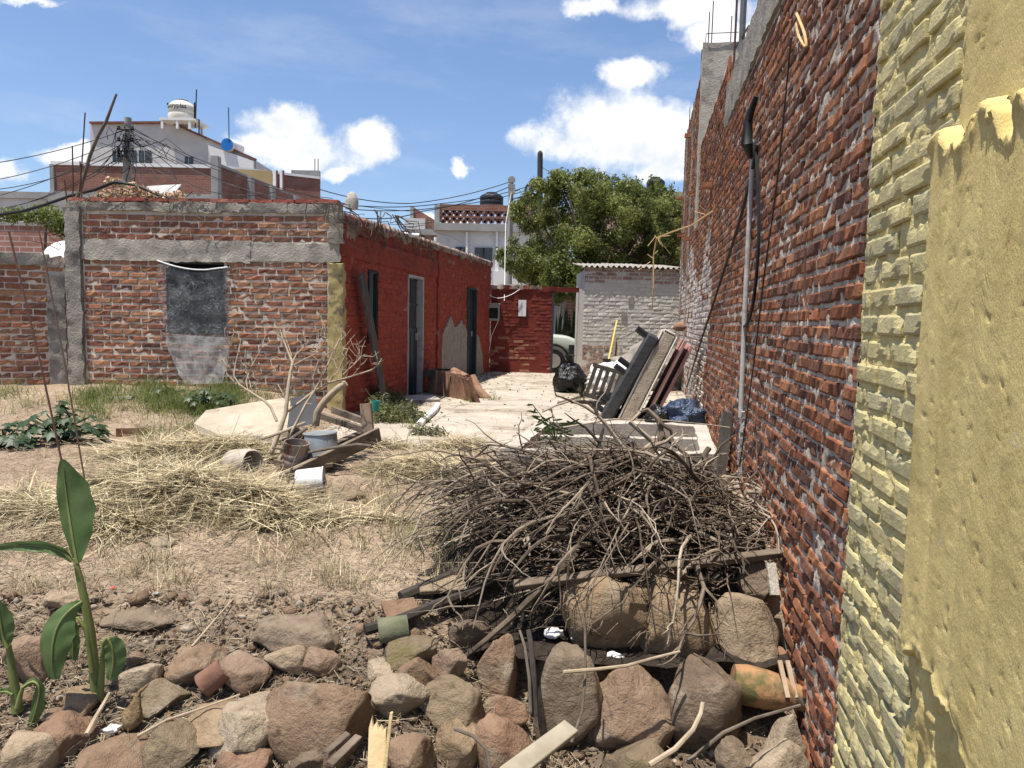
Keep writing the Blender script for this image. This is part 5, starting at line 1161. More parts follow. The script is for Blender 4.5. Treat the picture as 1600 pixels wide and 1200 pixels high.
MB().tube([a_, b_], 0.022, 7).build('handle', MT('yellow_handle', (0.52, 0.40, 0.12), (0.60, 0.47, 0.16), 4, 0.6, 0.1), bw, world=True); MB().box(-0.13, 0.13, -0.03, 0.03, -0.16, 0.02, Matrix.Translation(a_)).build('brush_head', m_dw, bw, world=True)
a_ = G(952, 588, 0.0); one('short_board', MB().beam(Vector((a_.x - 0.02, 16.4, 0.3)), P(958, 522, 17.05), 0.12, 0.03, (0, -1, 0.2), 0.005), m_wood, 'short brown board leaning on the shed behind the broom', 'board')
pts_ = [G(872, 630, 0.02), G(900, 622, 0.05), G(935, 612, 0.12)]
one('stick', MB().tube(pts_, [0.022, 0.02, 0.014], 6), m_wood, 'brown stick on the patio in front of the bin bag', 'stick')
# ---- bed base, mattress, boards leaning on the right wall
# local frame: x = up the slope, y = across the stack (thickness), z = away from us (width)
def lean_box(name, parent, mat, uvb, uvt, th, y0, width, bevel=0.02, yshift=0.0):
    p = P(*uvb, y0); q = P(*uvt, y0); d = (q - p); L = d.length; d.normalize(); nrm = Vector((d.z, 0, -d.x)).normalized(); back = Vector((KW, 1, 0)).normalized()
    M = Matrix(((d.x, nrm.x, back.x, p.x), (d.y, nrm.y, back.y, p.y), (d.z, nrm.z, back.z, p.z), (0, 0, 0, 1)))
    return M, L
y0 = 9.75
M, L = lean_box('', None, None, (936, 652), (1014, 519), 0, y0, 1)
bed = empty('divan_bed', M.to_translation(), 0, 'dark grey fabric bed base with black legs leaning on its side', 'bed base')
m_bedf = MT('charcoal_fabric', (0.040, 0.042, 0.045), (0.062, 0.064, 0.068), 7, 0.9, 0.9, 26, 0.012, stretch=(1, 1, 3))
bw_ = 0.185
MB().box(0, L, 0, bw_, 0, 1.25, M).build('box_base', m_bedf, bed, world=True, bevel=0.03)
for (x, z) in ((0.10, 0.08), (0.28, 0.10), (L * 0.52, 0.08), (L * 0.60, 0.12), (L * 0.96, 0.10), (0.10, 1.1), (L * 0.94, 1.1)):
    a_ = M @ Vector((x, 0.0, z)); b_ = M @ Vector((x + 0.02, -0.17, z)); MB().tube([a_, b_], 0.042, 10).build('leg', m_black, bed, world=True, smooth=True)
M2, L2 = lean_box('', None, None, (964, 656), (1036, 512), 0, y0 + 0.02, 1)
mat_ = empty('mattress', M2.to_translation(), 0, 'stained cream mattress leaning against the dark bed base', 'mattress')
m_matt = MT('stained_cream_fabric', (0.33, 0.27, 0.205), (0.48, 0.41, 0.33), 4, 0.95, 1.0, 40, 0.02, spots=((0.24, 0.185, 0.135), 5, 0.55, 0.70))
m_matl = MT('cream_piping', (0.62, 0.58, 0.50), (0.70, 0.66, 0.58), 4, 0.9, 0.2)
mt_ = MB().box(0, L2, 0.0, 0.245, 0.0, 1.2, M2).build('body', m_matt, mat_, world=True, bevel=0.05)
for (yy_, zz_) in ((0.012, 0.012), (0.233, 0.012)): MB().tube([M2 @ Vector((0.03, yy_, zz_)), M2 @ Vector((L2 - 0.03, yy_, zz_))], 0.014, 6).build('piping', m_matl, mt_, world=True)
MB().tube([M2 @ Vector((L2 - 0.012, 0.03, 0.012)), M2 @ Vector((L2 - 0.012, 0.19, 0.012))], 0.014, 6).build('piping', m_matl, mt_, world=True)
M3, L3 = lean_box('', None, None, (1002, 658), (1068, 530), 0, y0 + 0.05, 1)
m_pink = MT('dusty_pink_board', (0.38, 0.21, 0.18), (0.46, 0.27, 0.235), 4, 0.8, 0.3)
for k, (off, lab, le) in enumerate(((0.015, 'pink painted bed board next to the cream mattress', 1.0), (0.13, 'outermost pink bed board, nearest the right wall', 0.96))):
    Mo = M3 @ Matrix.Translation((0.02 * k, off, 0.04 * k)); one('bed_board', MB().box(0, L3 * le, 0, 0.045, 0, 1.0, Mo), m_pink, lab, 'board', 'pink bed boards behind the mattress', bevel=0.006)
o = lump('folded_foam', P(1062, 512, y0 + 0.3) + Vector((0, 0, -0.05)), (0.09, 0.12, 0.07), m_clay, 'small orange brown pad on top of the mattress', 'pad', 4)
lump('blue_bag', Vector((XR(8.9) - 0.30, 8.9, 0.0)), (0.24, 0.24, 0.21), m_bluebag, 'crumpled blue plastic bag at the foot of the right wall', 'bag', 12, 4, 0.45, 3.5)
lump('bin_bag', Vector((XR(8.95) - 0.58, 8.95, 0.0)), (0.17, 0.17, 0.15), m_bag, 'small shiny black bag beside the blue bag', 'bag', 13, 4, 0.4, 3.5)
# ---- concrete wash basin in front of the patio
bz = 0.35
fl, fr_, bl, br_ = P(780, 706, 5.30), P(1126, 716, 5.30), P(857, 652, 7.0), None
bx0 = fl.x; bx1 = 1.56
basin = empty('wash_basin', (bx0, 5.3, 0), math.atan2(-KW * 0.55, 1) * 0, 'square concrete wash basin on brick base in front of the patio', 'basin')
m_bas = MT('basin_concrete', (0.34, 0.31, 0.265), (0.47, 0.43, 0.37), 4, 0.95, 0.6, 40, 0.008, spots=((0.22, 0.195, 0.16), 3, 0.56, 0.70))
sk = lambda y: 0.22 * (y - 5.3)
def bslab(name, x0, x1, y0, y1, z0, z1, mat=m_bas):
    o = rough_slab(basin, name, mat, x0, x1, y0, y1, z0, z1, 0.07, 0.007, True)
    for q in o.data.vertices: q.co.x += sk(q.co.y)
    return o
bslab('rim_left', bx0, bx0 + 0.14, 5.3, 6.95, 0.20, bz); bslab('rim_front', bx0 + 0.141, bx1 - 0.121, 5.3, 5.42, 0.22, bz - 0.005); bslab('rim_back', bx0 + 0.141, bx1 - 0.121, 6.80, 6.95, -0.05, bz + 0.002)
bslab('rim_right', bx1 - 0.12, bx1, 5.3, 6.95, 0.0, bz - 0.002); bslab('divider', bx0 + 0.141, bx1 - 0.121, 6.15, 6.25, -0.05, bz - 0.03); bslab('floor', bx0 + 0.03, bx1 - 0.03, 5.35, 6.9, -0.12, -0.04)
bslab('left_lining', bx0 + 0.05, bx0 + 0.13, 5.35, 6.9, -0.1, 0.199)
for r_ in range(3):
    for k in range(6):
        y = 5.30 + k * 0.27 + (0.13 if r_ % 2 else 0); o = MB().box(bx0 + sk(y) - 0.015, bx0 + sk(y) + 0.04, y, y + 0.25, 0.195 - (r_ + 1) * 0.083, 0.195 - r_ * 0.083 - 0.018, None, 0.006).build('brick', fI, basin, world=True); o.color = (*random.choice(FB[2:]), 1)
    for k in range(6):
        x = bx0 + k * 0.27 + (0.13 if r_ % 2 else 0); o = MB().box(x, x + 0.25, 5.285, 5.33, 0.195 - (r_ + 1) * 0.083, 0.195 - r_ * 0.083 - 0.018, None, 0.006).build('brick', fI, basin, world=True); o.color = (*random.choice(FB[2:]), 1)
bslab('base_core', bx0 + 0.005, bx0 + 0.06, 5.31, 6.9, -0.15, 0.199, m_fmort); bslab('base_core', bx0 + 0.061, bx1, 5.31, 5.38, -0.15, 0.215, m_fmort)
# low brick step and boards between basin and wall
one('wooden_post', MB().beam(Vector((XR(6.4) - 0.10, 6.4, -0.05)), Vector((XR(6.4) - 0.02, 6.5, 0.52)), 0.09, 0.05, (0, 1, 0), 0.006), m_woodg, 'grey wooden post stub standing against the right wall', 'post')
stp = empty('brick_step', (XR(6.9) - 0.35, 6.9, 0), math.atan2(-1, -KW), 'low broken brick step between the basin and right wall', 'step')
for k in range(5):
    for r_ in range(2): o = MB().box(-0.5 + k * 0.25, -0.5 + k * 0.25 + 0.23, -0.12, 0.12, r_ * 0.08, r_ * 0.08 + 0.068, None, 0.01).build('brick', fI, stp); o.color = (*pick(random, FB, 0.15), 1)
MB().box(-0.49, 0.70, -0.10, 0.10, 0.0, 0.14).build('mortar', m_fmort, stp)

# ---- pipe strip, cables and rope on the right wall
def onR(u, v, off=0.0):
    d = ray(u, v); t = XR0 / (d.x - KW * d.y); p = CAM + d * t; n = Vector((-1, KW, 0)).normalized(); return p + n * off
m_strip = MT('grey_conduit', (0.38, 0.36, 0.335), (0.50, 0.48, 0.45), 6, 0.9, 0.6, 50, 0.006, spots=((0.24, 0.22, 0.20), 5, 0.56, 0.70))
sy = 5.80; bpt = Vector((XR(sy), sy, -0.05)); nrm = Vector((-1, KW, 0)).normalized()
one('conduit_pipe', MB().tube([bpt + nrm * 0.02 + Vector((0, 0, 0.62)), bpt + nrm * 0.03 + Vector((0, 0, 1.6)), bpt + nrm * 0.03 + Vector((0, 0, 2.85))], 0.021, 9), m_strip, 'grey conduit pipe running up the red brick wall', 'pipe', smooth=True)
mb = MB()
for k in range(12): z0_ = -0.05 + k * 0.056; mb.box(-0.04, 0.04, -0.022, 0.02, z0_, z0_ + 0.0558, Matrix.Translation((bpt.x, bpt.y, 0)) @ Matrix.Rotation(math.atan2(-1, -KW), 4, 'Z'), 0.006)
one('mortar_strip', mb, m_strip, 'rough mortar strip covering the foot of the conduit pipe', 'mortar')
mb = MB().tube([onR(1192, 150, 0.05), onR(1187, 190, 0.09), onR(1188, 225, 0.10), onR(1183, 245, 0.05)], [0.02, 0.035, 0.045, 0.02], 8); 
one('cable_joint', mb, m_cable, 'dark lumpy cable joint at the top of the conduit', 'cable joint', smooth=True)
def wallwire(uvs, label, r, name='wall_cable', mat=None, off=0.03, cat='cable', n=6):
    pts = [onR(u, v, off) for u, v in uvs]; o2 = []
    for i in range(len(pts) - 1):
        for k in range(n):
            t = k / n; a0 = pts[max(i - 1, 0)]; a1 = pts[i]; a2 = pts[i + 1]; a3 = pts[min(i + 2, len(pts) - 1)]
            o2.append(0.5 * ((2 * a1) + (a2 - a0) * t + (2 * a0 - 5 * a1 + 4 * a2 - a3) * t * t + (3 * a1 - a0 - 3 * a2 + a3) * t ** 3))
    o2.append(pts[-1]); return one(name, MB().tube(o2, r, 5), mat or m_cable, label, cat, smooth=True)
wallwire([(1190, 225), (1172, 305), (1150, 380), (1110, 500), (1090, 560), (1076, 605)], 'long black cable running diagonally down the red wall to mattress', 0.014)
wallwire([(1187, 222), (1191, 290), (1192, 380), (1184, 470), (1172, 508), (1164, 505)], 'black cable hanging in a hook beside the conduit pipe', 0.013)
wallwire([(1250, 60), (1238, 180), (1225, 300), (1206, 430), (1190, 560), (1166, 730)], 'thin rusty wire hanging down the red wall right of the conduit', 0.006, 'rusty_wire', m_rebar, 0.05, 'wire')
wallwire([(1262, 20), (1275, 50), (1278, 72), (1266, 55), (1262, 35)], 'small pale wire loop high on the red wall', 0.007, 'wire_loop', m_rope, 0.06, 'wire')
wallwire([(1268, 388), (1267, 430), (1268, 470), (1276, 490)], 'short dark stem stuck on the red wall near yellow bricks', 0.006, 'dead_twig', m_rebar, 0.03, 'stem')
for (u, v) in ((1112, 290), (1088, 303), (1080, 212)):
    q = onR(u, v, 0.0); o = MB().box(-0.06, 0.06, -0.13, 0.02, -0.035, 0.035, Matrix.Translation(pmat(right).inverted() @ q), 0.006).build('putlog_brick', bI, right); o.color = (0.36, 0.15, 0.08, 1)
# orange rope
ra = [onR(1116, 330, 0.02), P(1080, 352, 10.2), P(1050, 362, 11.0), P(1026, 372, 11.6), P(1021, 400, 11.7), P(1021, 450, 11.7), P(1018, 485, 11.8)]
rope = empty('frayed_rope', ra[3], 0, 'frayed orange rope hanging from the right wall before the shed', 'rope')
MB().tube(ra, [0.012] * 7, 5).build('strand', m_rope, rope, world=True)
rs = random.Random(2); fz = MB()
for k in range(16): a_ = ra[rs.choice((0, 0, 3, 3, 4))] + Vector((rs.uniform(-0.1, 0.1), 0, rs.uniform(-0.1, 0.05))); fz.tube([a_, a_ + Vector((rs.uniform(-0.2, 0.2), rs.uniform(-0.1, 0.1), rs.uniform(-0.25, 0.1)))], 0.005, 4)
fz.build('frayed_ends', m_rope, rope, world=True)

rs = np.random.RandomState(91); n = 2600; t_ = rs.rand(n); y = 7.5 + 10.8 * rs.rand(n); e_ = rs.rand(n); t_ = np.where(e_ < 0.45, t_ * 0.14, np.where(e_ < 0.7, 1 - 0.18 * t_, t_)); x = (XH0 + KW * y) * (1 - t_) + (XR0 + KW * y) * t_
nr = np.stack([rs.normal(size=n) * 0.4, rs.normal(size=n) * 0.4, np.ones(n)], -1); nr /= np.linalg.norm(nr, axis=1)[:, None]; tt_ = np.cross(nr, rs.normal(size=(n, 3))); tt_ /= np.linalg.norm(tt_, axis=1)[:, None]; bb_ = np.cross(nr, tt_)
Lf = (0.008 + 0.03 * rs.rand(n) ** 2)[:, None]; pp = np.stack([x, y, np.full(n, 0.022)], -1); v_ = np.stack([pp - tt_ * Lf, pp + bb_ * Lf * 0.45 + nr * Lf * 0.3, pp + tt_ * Lf, pp - bb_ * Lf * 0.45], 1).reshape(-1, 3)
o = np_obj('patio_debris', v_, np.arange(4 * n).reshape(-1, 4), np.repeat(rs.rand(n), 4), leaf_mat('dead_leaf', (0.085, 0.055, 0.035), (0.21, 0.145, 0.09), 0.15, 8, 0.85, 0.55)); tag(o, 'dead leaves and dirt scattered over the concrete patio', 'debris', None, 'stuff')
# ================================================================== things on and around the house roof
m_stick = MT('dry_branch', (0.09, 0.07, 0.055), (0.17, 0.14, 0.11), 12, 0.95, 0.6, 60, 0.004)
one('crooked_branch', MB().tube([P(118, 318, 9.9), P(132, 275, 9.9), P(140, 245, 9.9), P(152, 215, 9.9), P(166, 190, 9.9), P(174, 168, 9.9), P(182, 147, 9.9)], [0.026, 0.025, 0.024, 0.022, 0.021, 0.018, 0.014], 7), m_stick, 'crooked dark branch standing up from the house roof corner', 'branch', smooth=True)
for (a_, b_, lab) in (((121, 330), (119, 182), 'long leaning reinforcing rod rising left of the crooked branch'), ((113, 345), (113, 228), 'short upright reinforcing rod on the left roof corner'), ((106, 352), (101, 282), 'shortest reinforcing rod leaning left on the roof corner'), ((127, 322), (125, 252), 'reinforcing rod close behind the crooked branch foot')):
    q = P(*a_, 9.75); e = P(*b_, 9.75)
    if 'long' in lab: e = P(133, 176, 9.75)
    one('reinforcing_rod', MB().tube([q, q.lerp(e, 0.5) + Vector((0.01, 0, 0)), e], 0.009, 5), m_rebar, lab, 'rod', 'rods on the roof corner')
hz_ = [P(-30, 340, 10.6), P(35, 330, 10.5), P(70, 320, 10.4), P(110, 306, 10.3), P(150, 296, 10.2), P(172, 287, 10.1), P(180, 284, 10.1), P(215, 290, 10.2), P(250, 306, 10.1), P(285, 313, 10.0)]
one('black_hose', MB().tube(hz_, 0.022, 6), m_cable, 'thick black hose sagging over the left wall onto the roof', 'hose', smooth=True)
rs = np.random.RandomState(31)
bg_ = empty('flowering_bush', P(225, 316, 10.4), 0, 'peach flowering bush sprawling along the roof of the brick house', 'bush')
cl = [(P(u, v, 10.4 + rs.uniform(-0.3, 0.5)), (0.13, 0.13, 0.07)) for u, v in ((160, 308), (175, 302), (190, 298), (203, 292), (215, 296), (205, 305), (225, 304), (240, 306), (260, 309), (280, 311), (180, 310), (178, 285), (235, 312), (275, 306))]
v_, f_, r_ = leaf_cloud(cl, 620, 0.055, rs, aspect=0.8); np_obj('flowers', v_, f_, r_, leaf_mat('peach_bract', (0.60, 0.33, 0.22), (0.72, 0.50, 0.36), 0.4, 9, 0.7, 0.45), bg_)
v_, f_, r_ = leaf_cloud(cl, 900, 0.05, rs); np_obj('foliage', v_, f_, r_, leaf_mat('olive_leaf', (0.12, 0.12, 0.045), (0.20, 0.19, 0.08), 0.3, 6, 0.6, 0.5), bg_)
sm_ = MB()
for (c, _r) in cl: sm_.tube([P(225, 318, 10.4), Vector(c).lerp(P(225, 318, 10.4), 0.5) + Vector((0, 0, 0.05)), c], 0.006, 4)
sm_.build('stems', m_stick, bg_, world=True)
one('metal_sheet', MB().beam(P(224, 299, 11.2), P(278, 296, 11.2), 0.35, 0.02, (0, -0.55, 0.8)), m_alu, 'pale bent metal sheet lying behind the roof flowers', 'sheet')
# greenery above the pink garden wall
sv_, sf_, sr_ = leaf_cloud([(P(u, v, 14.2), (0.30, 0.25, 0.16)) for u, v in ((12, 338), (28, 334), (52, 340), (68, 330), (85, 338), (100, 345), (92, 352), (104, 362))], 2600, 0.07, rs)
gsh = empty('leafy_shrub', P(70, 352, 14.2), 0, 'straggly green shrub growing above the pinkish garden wall', 'shrub'); np_obj('foliage', sv_, sf_, sr_, leaf_mat('shrub_leaf', (0.10, 0.14, 0.03), (0.19, 0.22, 0.06), 0.35, 4, 0.6, 0.5), gsh)
MB().tube([P(70, 400, 14.2), P(72, 350, 14.2), P(60, 338, 14.2)], [0.03, 0.02, 0.01], 6).build('stem', m_bark, gsh, world=True)
# dead vines over the roof corner
vn = empty('dead_vine', P(545, 330, 9.25), 0, 'leafless dark vine tangled over the red wall corner', 'vine')
rs3 = random.Random(8)
for k in range(26):
    u = rs3.uniform(470, 620); v = 322 + max(0, (u - 540)) * 0.26; p = [(u, v - 4)]
    for j in range(6): u += rs3.uniform(-6, 22); v += rs3.uniform(-4, 24 - j); p.append((u, v))
    pts = []
    for (a_, b_) in p: pts.append(P(a_, b_, 9.25) + Vector((0, -0.08, 0)) if a_ < 536 else onH(a_, b_) + Vector((0.07, -0.02, 0)))
    MB().tube(pts, [0.009 - 0.001 * j for j in range(7)], 5).build('stem', m_stick, vn, world=True)
for k in range(34):
    u = rs3.uniform(560, 752); v = 340 + (u - 540) * 0.30; pts = [onH(u, v) + Vector((0.06, 0, 0.05))]
    for j in range(4): u += rs3.uniform(-5, 7); v += rs3.uniform(2, 11); pts.append(onH(u, v) + Vector((0.05, 0, 0)))
    MB().tube(pts, 0.006, 4).build('stem', m_stick, vn, world=True)
fv = MB()
for k in range(30):
    s_ = rs3.uniform(0.2, LF - 0.2); q = pmat(house) @ Vector((s_, -0.05, 2.80)); pts = [q]
    for j in range(5): q = q + Vector((rs3.uniform(-0.12, 0.16), rs3.uniform(-0.02, 0.01), rs3.uniform(-0.10, 0.07))); pts.append(q)
    fv.tube(pts, 0.004, 4)
one('dead_creeper', fv, m_stick, 'thin dead creeper stems trailing along the top of the brick front', 'creeper')
one('roof_finial', MB().lathe([(0.09, 0), (0.10, 0.12), (0.07, 0.22), (0.02, 0.26)], 10, Matrix.Translation(P(550, 327, 11.0))), m_conc_l, 'small rounded concrete stub on the roof corner', 'stub', smooth=True)
one('drain_spout', MB().tube([onH(632, 366) + Vector((-0.05, 0, 0)), onH(637, 369) + Vector((0.20, -0.1, 0.0))], 0.035, 8), m_whiteb, 'short white drain spout sticking out of the red wall top', 'pipe', smooth=True)
one('vent_pipe', MB().tube([onH(697, 388) + Vector((-0.2, 0, -0.1)), onH(697, 371) + Vector((-0.2, 0, 0))], 0.04, 8), m_whiteb, 'short white vent pipe standing on the red wall roof edge', 'pipe', smooth=True)

# ================================================================== rocks
def rock_mat(name, c1, c2, spot, ss=9, lo=0.56, hi=0.70, moss=None):
    sp = [(spot, ss, lo, hi)] + ([(moss, 3.0, 0.54, 0.66)] if moss else [])
    return MT(name, c1, c2, 6, 0.97, 1.0, 20, 0.035, spots=sp + [((0.30, 0.24, 0.175), 4.0, 0.56, 0.68)], tint=0.10)
DETCAP = 6.0
RM = {'brown': rock_mat('brown_stone', (0.185, 0.119, 0.075), (0.302, 0.207, 0.136), (0.106, 0.073, 0.048)),
      'grey': rock_mat('grey_stone', (0.185, 0.139, 0.099), (0.291, 0.224, 0.160), (0.112, 0.083, 0.057)),
      'pale': rock_mat('pale_stone', (0.263, 0.197, 0.130), (0.386, 0.298, 0.204), (0.168, 0.123, 0.081)),
      'pink': rock_mat('pinkish_stone', (0.196, 0.131, 0.090), (0.302, 0.212, 0.148), (0.123, 0.084, 0.058)),
      'red': rock_mat('reddish_stone', (0.196, 0.116, 0.075), (0.291, 0.187, 0.123), (0.118, 0.075, 0.050)),
      'moss': rock_mat('mossy_stone', (0.162, 0.121, 0.077), (0.258, 0.197, 0.129), (0.101, 0.078, 0.048), 8, moss=(0.140, 0.119, 0.051)),
      'tan': rock_mat('tan_stone', (0.235, 0.164, 0.099), (0.353, 0.258, 0.165), (0.140, 0.097, 0.060)),
      'dark': rock_mat('dark_stone', (0.129, 0.093, 0.065), (0.213, 0.157, 0.112), (0.078, 0.058, 0.040)),
      'white': rock_mat('whitish_stone', (0.302, 0.237, 0.165), (0.437, 0.353, 0.255), (0.185, 0.139, 0.095), 14)}
DETCAP = 3.5
def rock_mesh(name, dims, seed, ang=0.5, sub=4):
    rs_ = random.Random(seed); bm = bmesh.new(); bmesh.ops.create_icosphere(bm, subdivisions=sub, radius=1); off = Vector((seed * 1.37, seed * 2.11, seed * 0.7))
    planes = []
    for k in range(int(8 + 8 * ang)):
        d = Vector((rs_.gauss(0, 1), rs_.gauss(0, 1), rs_.gauss(0, 1))).normalized(); planes.append((d, rs_.uniform(0.58, 0.92) - 0.22 * ang))
    for q in bm.verts:
        p = q.co.normalized(); p = p * (1 + 0.20 * mnoise.noise(p * 1.1 + off))
        for (d, c) in planes:
            e = p.dot(d) - c
            if e > 0: p = p - d * e * (0.88 + 0.1 * ang)
        p = p * (1 + 0.07 * mnoise.noise(p * 3 + off) + 0.045 * mnoise.noise(p * 7 + off) + 0.022 * mnoise.noise(p * 16 + off) + 0.012 * mnoise.noise(p * 34 + off))
        q.co = p
    lo = [min(q.co[i] for q in bm.verts) for i in range(3)]; hi = [max(q.co[i] for q in bm.verts) for i in range(3)]
    for q in bm.verts: q.co = Vector([((q.co[i] - lo[i]) / (hi[i] - lo[i]) - 0.5) * dims[i] for i in range(3)])
    me = bpy.data.meshes.new(name); bm.to_mesh(me); bm.free(); me.polygons.foreach_set('use_smooth', np.ones(len(me.polygons), dtype=bool)); return me
ROCKS = [ # x0, y0, x1, y1 in the picture, stone, angularity, roll, label
 (397, 945, 522, 1010, 'grey', .25, 0, 'broad grey boulder with a dark hollow, half buried beside stubble'),
 (150, 942, 260, 984, 'grey', .15, 0, 'flat smooth grey stone lying on open soil right of the large plant'),
 (60, 918, 128, 955, 'pale', .3, 0, 'low pale stone behind the stem of the large plant'),
 (0, 985, 75, 1062, 'pink', .3, 0, 'pinkish boulder behind the small plant at the left edge'),
 (240, 1000, 336, 1064, 'brown', .2, 0, 'rounded brown boulder right of the broken leaf'),
 (340, 1022, 412, 1078, 'pink', .2, 0, 'rounded pinkish stone left of the biggest brown block'),
 (180, 1027, 242, 1072, 'white', .5, 12, 'striped whitish stone touching the broken leaf'),
 (405, 1042, 555, 1192, 'brown', .9, 0, 'biggest brown flat topped block in the front row'),
 (198, 1060, 272, 1108, 'moss', .5, 8, 'mossy stone behind the dried seed husk'),
 (272, 1084, 382, 1166, 'tan', .6, -28, 'long yellowish stone slab leaning beside the white one'),
 (312, 1084, 430, 1182, 'white', .6, -32, 'long white stone slab left of the biggest brown block'),
 (208, 1128, 292, 1205, 'moss', .5, 0, 'grey green stone under the yellowish slab'),
 (92, 1154, 214, 1225, 'brown', .2, 0, 'smooth brown boulder cut by the bottom edge at left'),
 (-20, 1146, 58, 1230, 'pale', .7, 0, 'pale angular stone in the bottom left corner'),
 (43, 1108, 130, 1170, 'red', .4, 0, 'reddish stone shaded by the small plant leaf'),
 (90, 1078, 142, 1118, 'tan', .7, 0, 'small tan stone at the foot of the large plant'),
 (326, 1152, 412, 1215, 'red', .4, 0, 'reddish stone at the bottom edge under the white slab'),
 (470, 1008, 528, 1048, 'pink', .3, 0, 'small pinkish stone behind the biggest brown block, right of two'),
 (415, 1004, 475, 1046, 'pale', .3, 0, 'small pale stone behind the biggest brown block, left of two'),
 (574, 1052, 660, 1120, 'white', .9, 0, 'whitish faceted stone left of the grey green boulder'),
 (658, 1056, 750, 1134, 'moss', .2, 0, 'rounded grey green boulder in the middle of the front row'),
 (600, 992, 675, 1040, 'moss', .7, 0, 'mossy brown block under the dark log ends'),
 (614, 1020, 682, 1070, 'brown', .6, 0, 'brown block in front of the mossy brown block'),
 (678, 1012, 726, 1058, 'pink', .3, 0, 'porous pink stone right of the two brown blocks'),
 (750, 1004, 806, 1078, 'brown', .4, 0, 'upright porous brown stone left of the charred stick'),
 (838, 1012, 938, 1140, 'grey', .02, 0, 'tall rounded grey boulder right of the charred stick'),
 (928, 1040, 1058, 1152, 'pink', .05, 0, 'large grooved pinkish grey boulder in the centre of front row'),
 (1054, 1036, 1160, 1156, 'dark', .08, 0, 'dark boulder with a hole beside the clay pot'),
 (884, 890, 1012, 1012, 'tan', .45, 0, 'tan boulder under the brush, left of the upper three'),
 (1006, 890, 1114, 1004, 'tan', .12, 0, 'round tan boulder under the brush, middle of the upper three'),
 (1116, 922, 1238, 1040, 'pale', .7, 0, 'pale angular boulder against the red wall, right of upper three'),
 (1158, 878, 1215, 948, 'dark', .5, 0, 'grey porous block standing above the pale angular boulder'),
 (742, 1118, 832, 1205, 'red', .2, 0, 'rounded reddish boulder left of the cream painted board'),
 (684, 1130, 746, 1186, 'tan', .95, 0, 'cream sharp edged block left of the reddish boulder'),
 (596, 1152, 668, 1220, 'brown', .5, 0, 'brown stone at the bottom edge right of the splintered board'),
 (838, 1018, 900, 1052, 'white', .3, 0, 'small pale porous stone resting behind the tall grey boulder'),
 (1174, 1154, 1268, 1230, 'white', .3, 0, 'white stone with dark speckles in the bottom right'),
 (1124, 1158, 1182, 1220, 'grey', .3, 0, 'small grey stone beside the speckled white stone'),
 (955, 1158, 1052, 1225, 'moss', .25, 0, 'green mossy boulder at the bottom edge in the centre'),
 (1204, 1112, 1256, 1172, 'white', .95, 0, 'white flat block below the clay pot by the wall'),
 (574, 1034, 613, 1060, 'white', .9, 0, 'small white chunk above the whitish faceted stone'),
 (756, 1086, 818, 1118, 'red', .7, 0, 'flat red stone wedged behind the reddish boulder'),
 (1150, 1028, 1236, 1074, 'dark', .6, 0, 'dark flat stone between the pale angular boulder and clay pot'),
 (498, 742, 566, 784, 'pale', .15, 0, 'pale rounded boulder beside the white plastic pail'),
 (900, 1005, 985, 1048, 'dark', .5, 0, 'shaded dark stone wedged below the left upper boulder'),
 (700, 960, 760, 1002, 'dark', .5, 0, 'dark stone under the tips of the brush heap'),
 (225, 838, 275, 856, 'pale', .4, 0, 'small pale stone lying among the cut straw'),
 (440, 1150, 520, 1215, 'dark', .5, 0, 'dark stone at the bottom edge below the biggest block')]
for k, (x0, y0, x1, y1, mt, ang, roll, lab) in enumerate(ROCKS):
    cxp = (x0 + x1) / 2; p = GT(cxp, y1 - 4); d = (p - CAM).dot(_F); wd = (x1 - x0) / FPX * d; hp = (y1 - y0) / FPX * d
    phi = math.atan2(CAMZ - p.z, p.y); Dp = min(wd * 0.85, hp * 1.25 / max(0.2, math.sin(phi)) * 0.7); H = max(0.35 * hp, (hp * 1.02 - Dp * 0.80 * math.sin(phi)) / math.cos(phi))
    dz_ = float(dip(p.x, p.y + Dp * 0.4)) * 1.2
    me = rock_mesh('boulder', (wd * 1.20, Dp * 1.22, H * 1.25 + dz_), k + 3, ang, 4 if wd > 0.14 else 3)
    o = link_mesh('boulder' if wd > 0.2 else 'stone', me, RM[mt]); o.location = (p.x, p.y + Dp * 0.40, p.z + H * (0.40 if p.x > -0.2 else 0.30) - dz_ / 2); o.rotation_euler = (R(random.uniform(-4, 4)), R(roll), R(random.uniform(-12, 12)) + math.atan2(-p.x, p.y) * -1)
    tag(o, lab, 'rock', 'rocks along the rubble edge')
# loose small stones and clods
def pebbles(name, n, region, smin, smax, mat, seed, label, cat):
    rs_ = np.random.RandomState(seed); bm = bmesh.new(); bmesh.ops.create_icosphere(bm, subdivisions=1, radius=1); bv = np.array([q.co[:] for q in bm.verts]); bf = np.array([[q.index for q in f.verts] for f in bm.faces]); bm.free()
    x, y = region(rs_, n); z = gz(x, y); s = smin * (smax / smin) ** (rs_.rand(n) ** 2.2)
    sc3 = s[:, None, None] * (0.6 + 0.6 * rs_.rand(n, 1, 3)) * (1 + 0.25 * (rs_.rand(n, len(bv), 1) - 0.5)); sc3[:, :, 2] *= 0.7
    v = bv[None] * sc3 + np.stack([x, y, z + s * 0.15], -1)[:, None, :]
    f = (bf[None] + (np.arange(n) * len(bv))[:, None, None]).reshape(-1, 3)
    o = link_mesh(name, np_mesh(name, v.reshape(-1, 3), f, True, np.repeat(rs_.rand(n), len(bv))), mat); tag(o, label, cat, None, 'stuff'); return o
def reg_front(r, n): y = 2.3 + 1.45 * r.rand(n); x = -0.75 * y + r.rand(n) * (1.35 * y + 0.15); return x, y
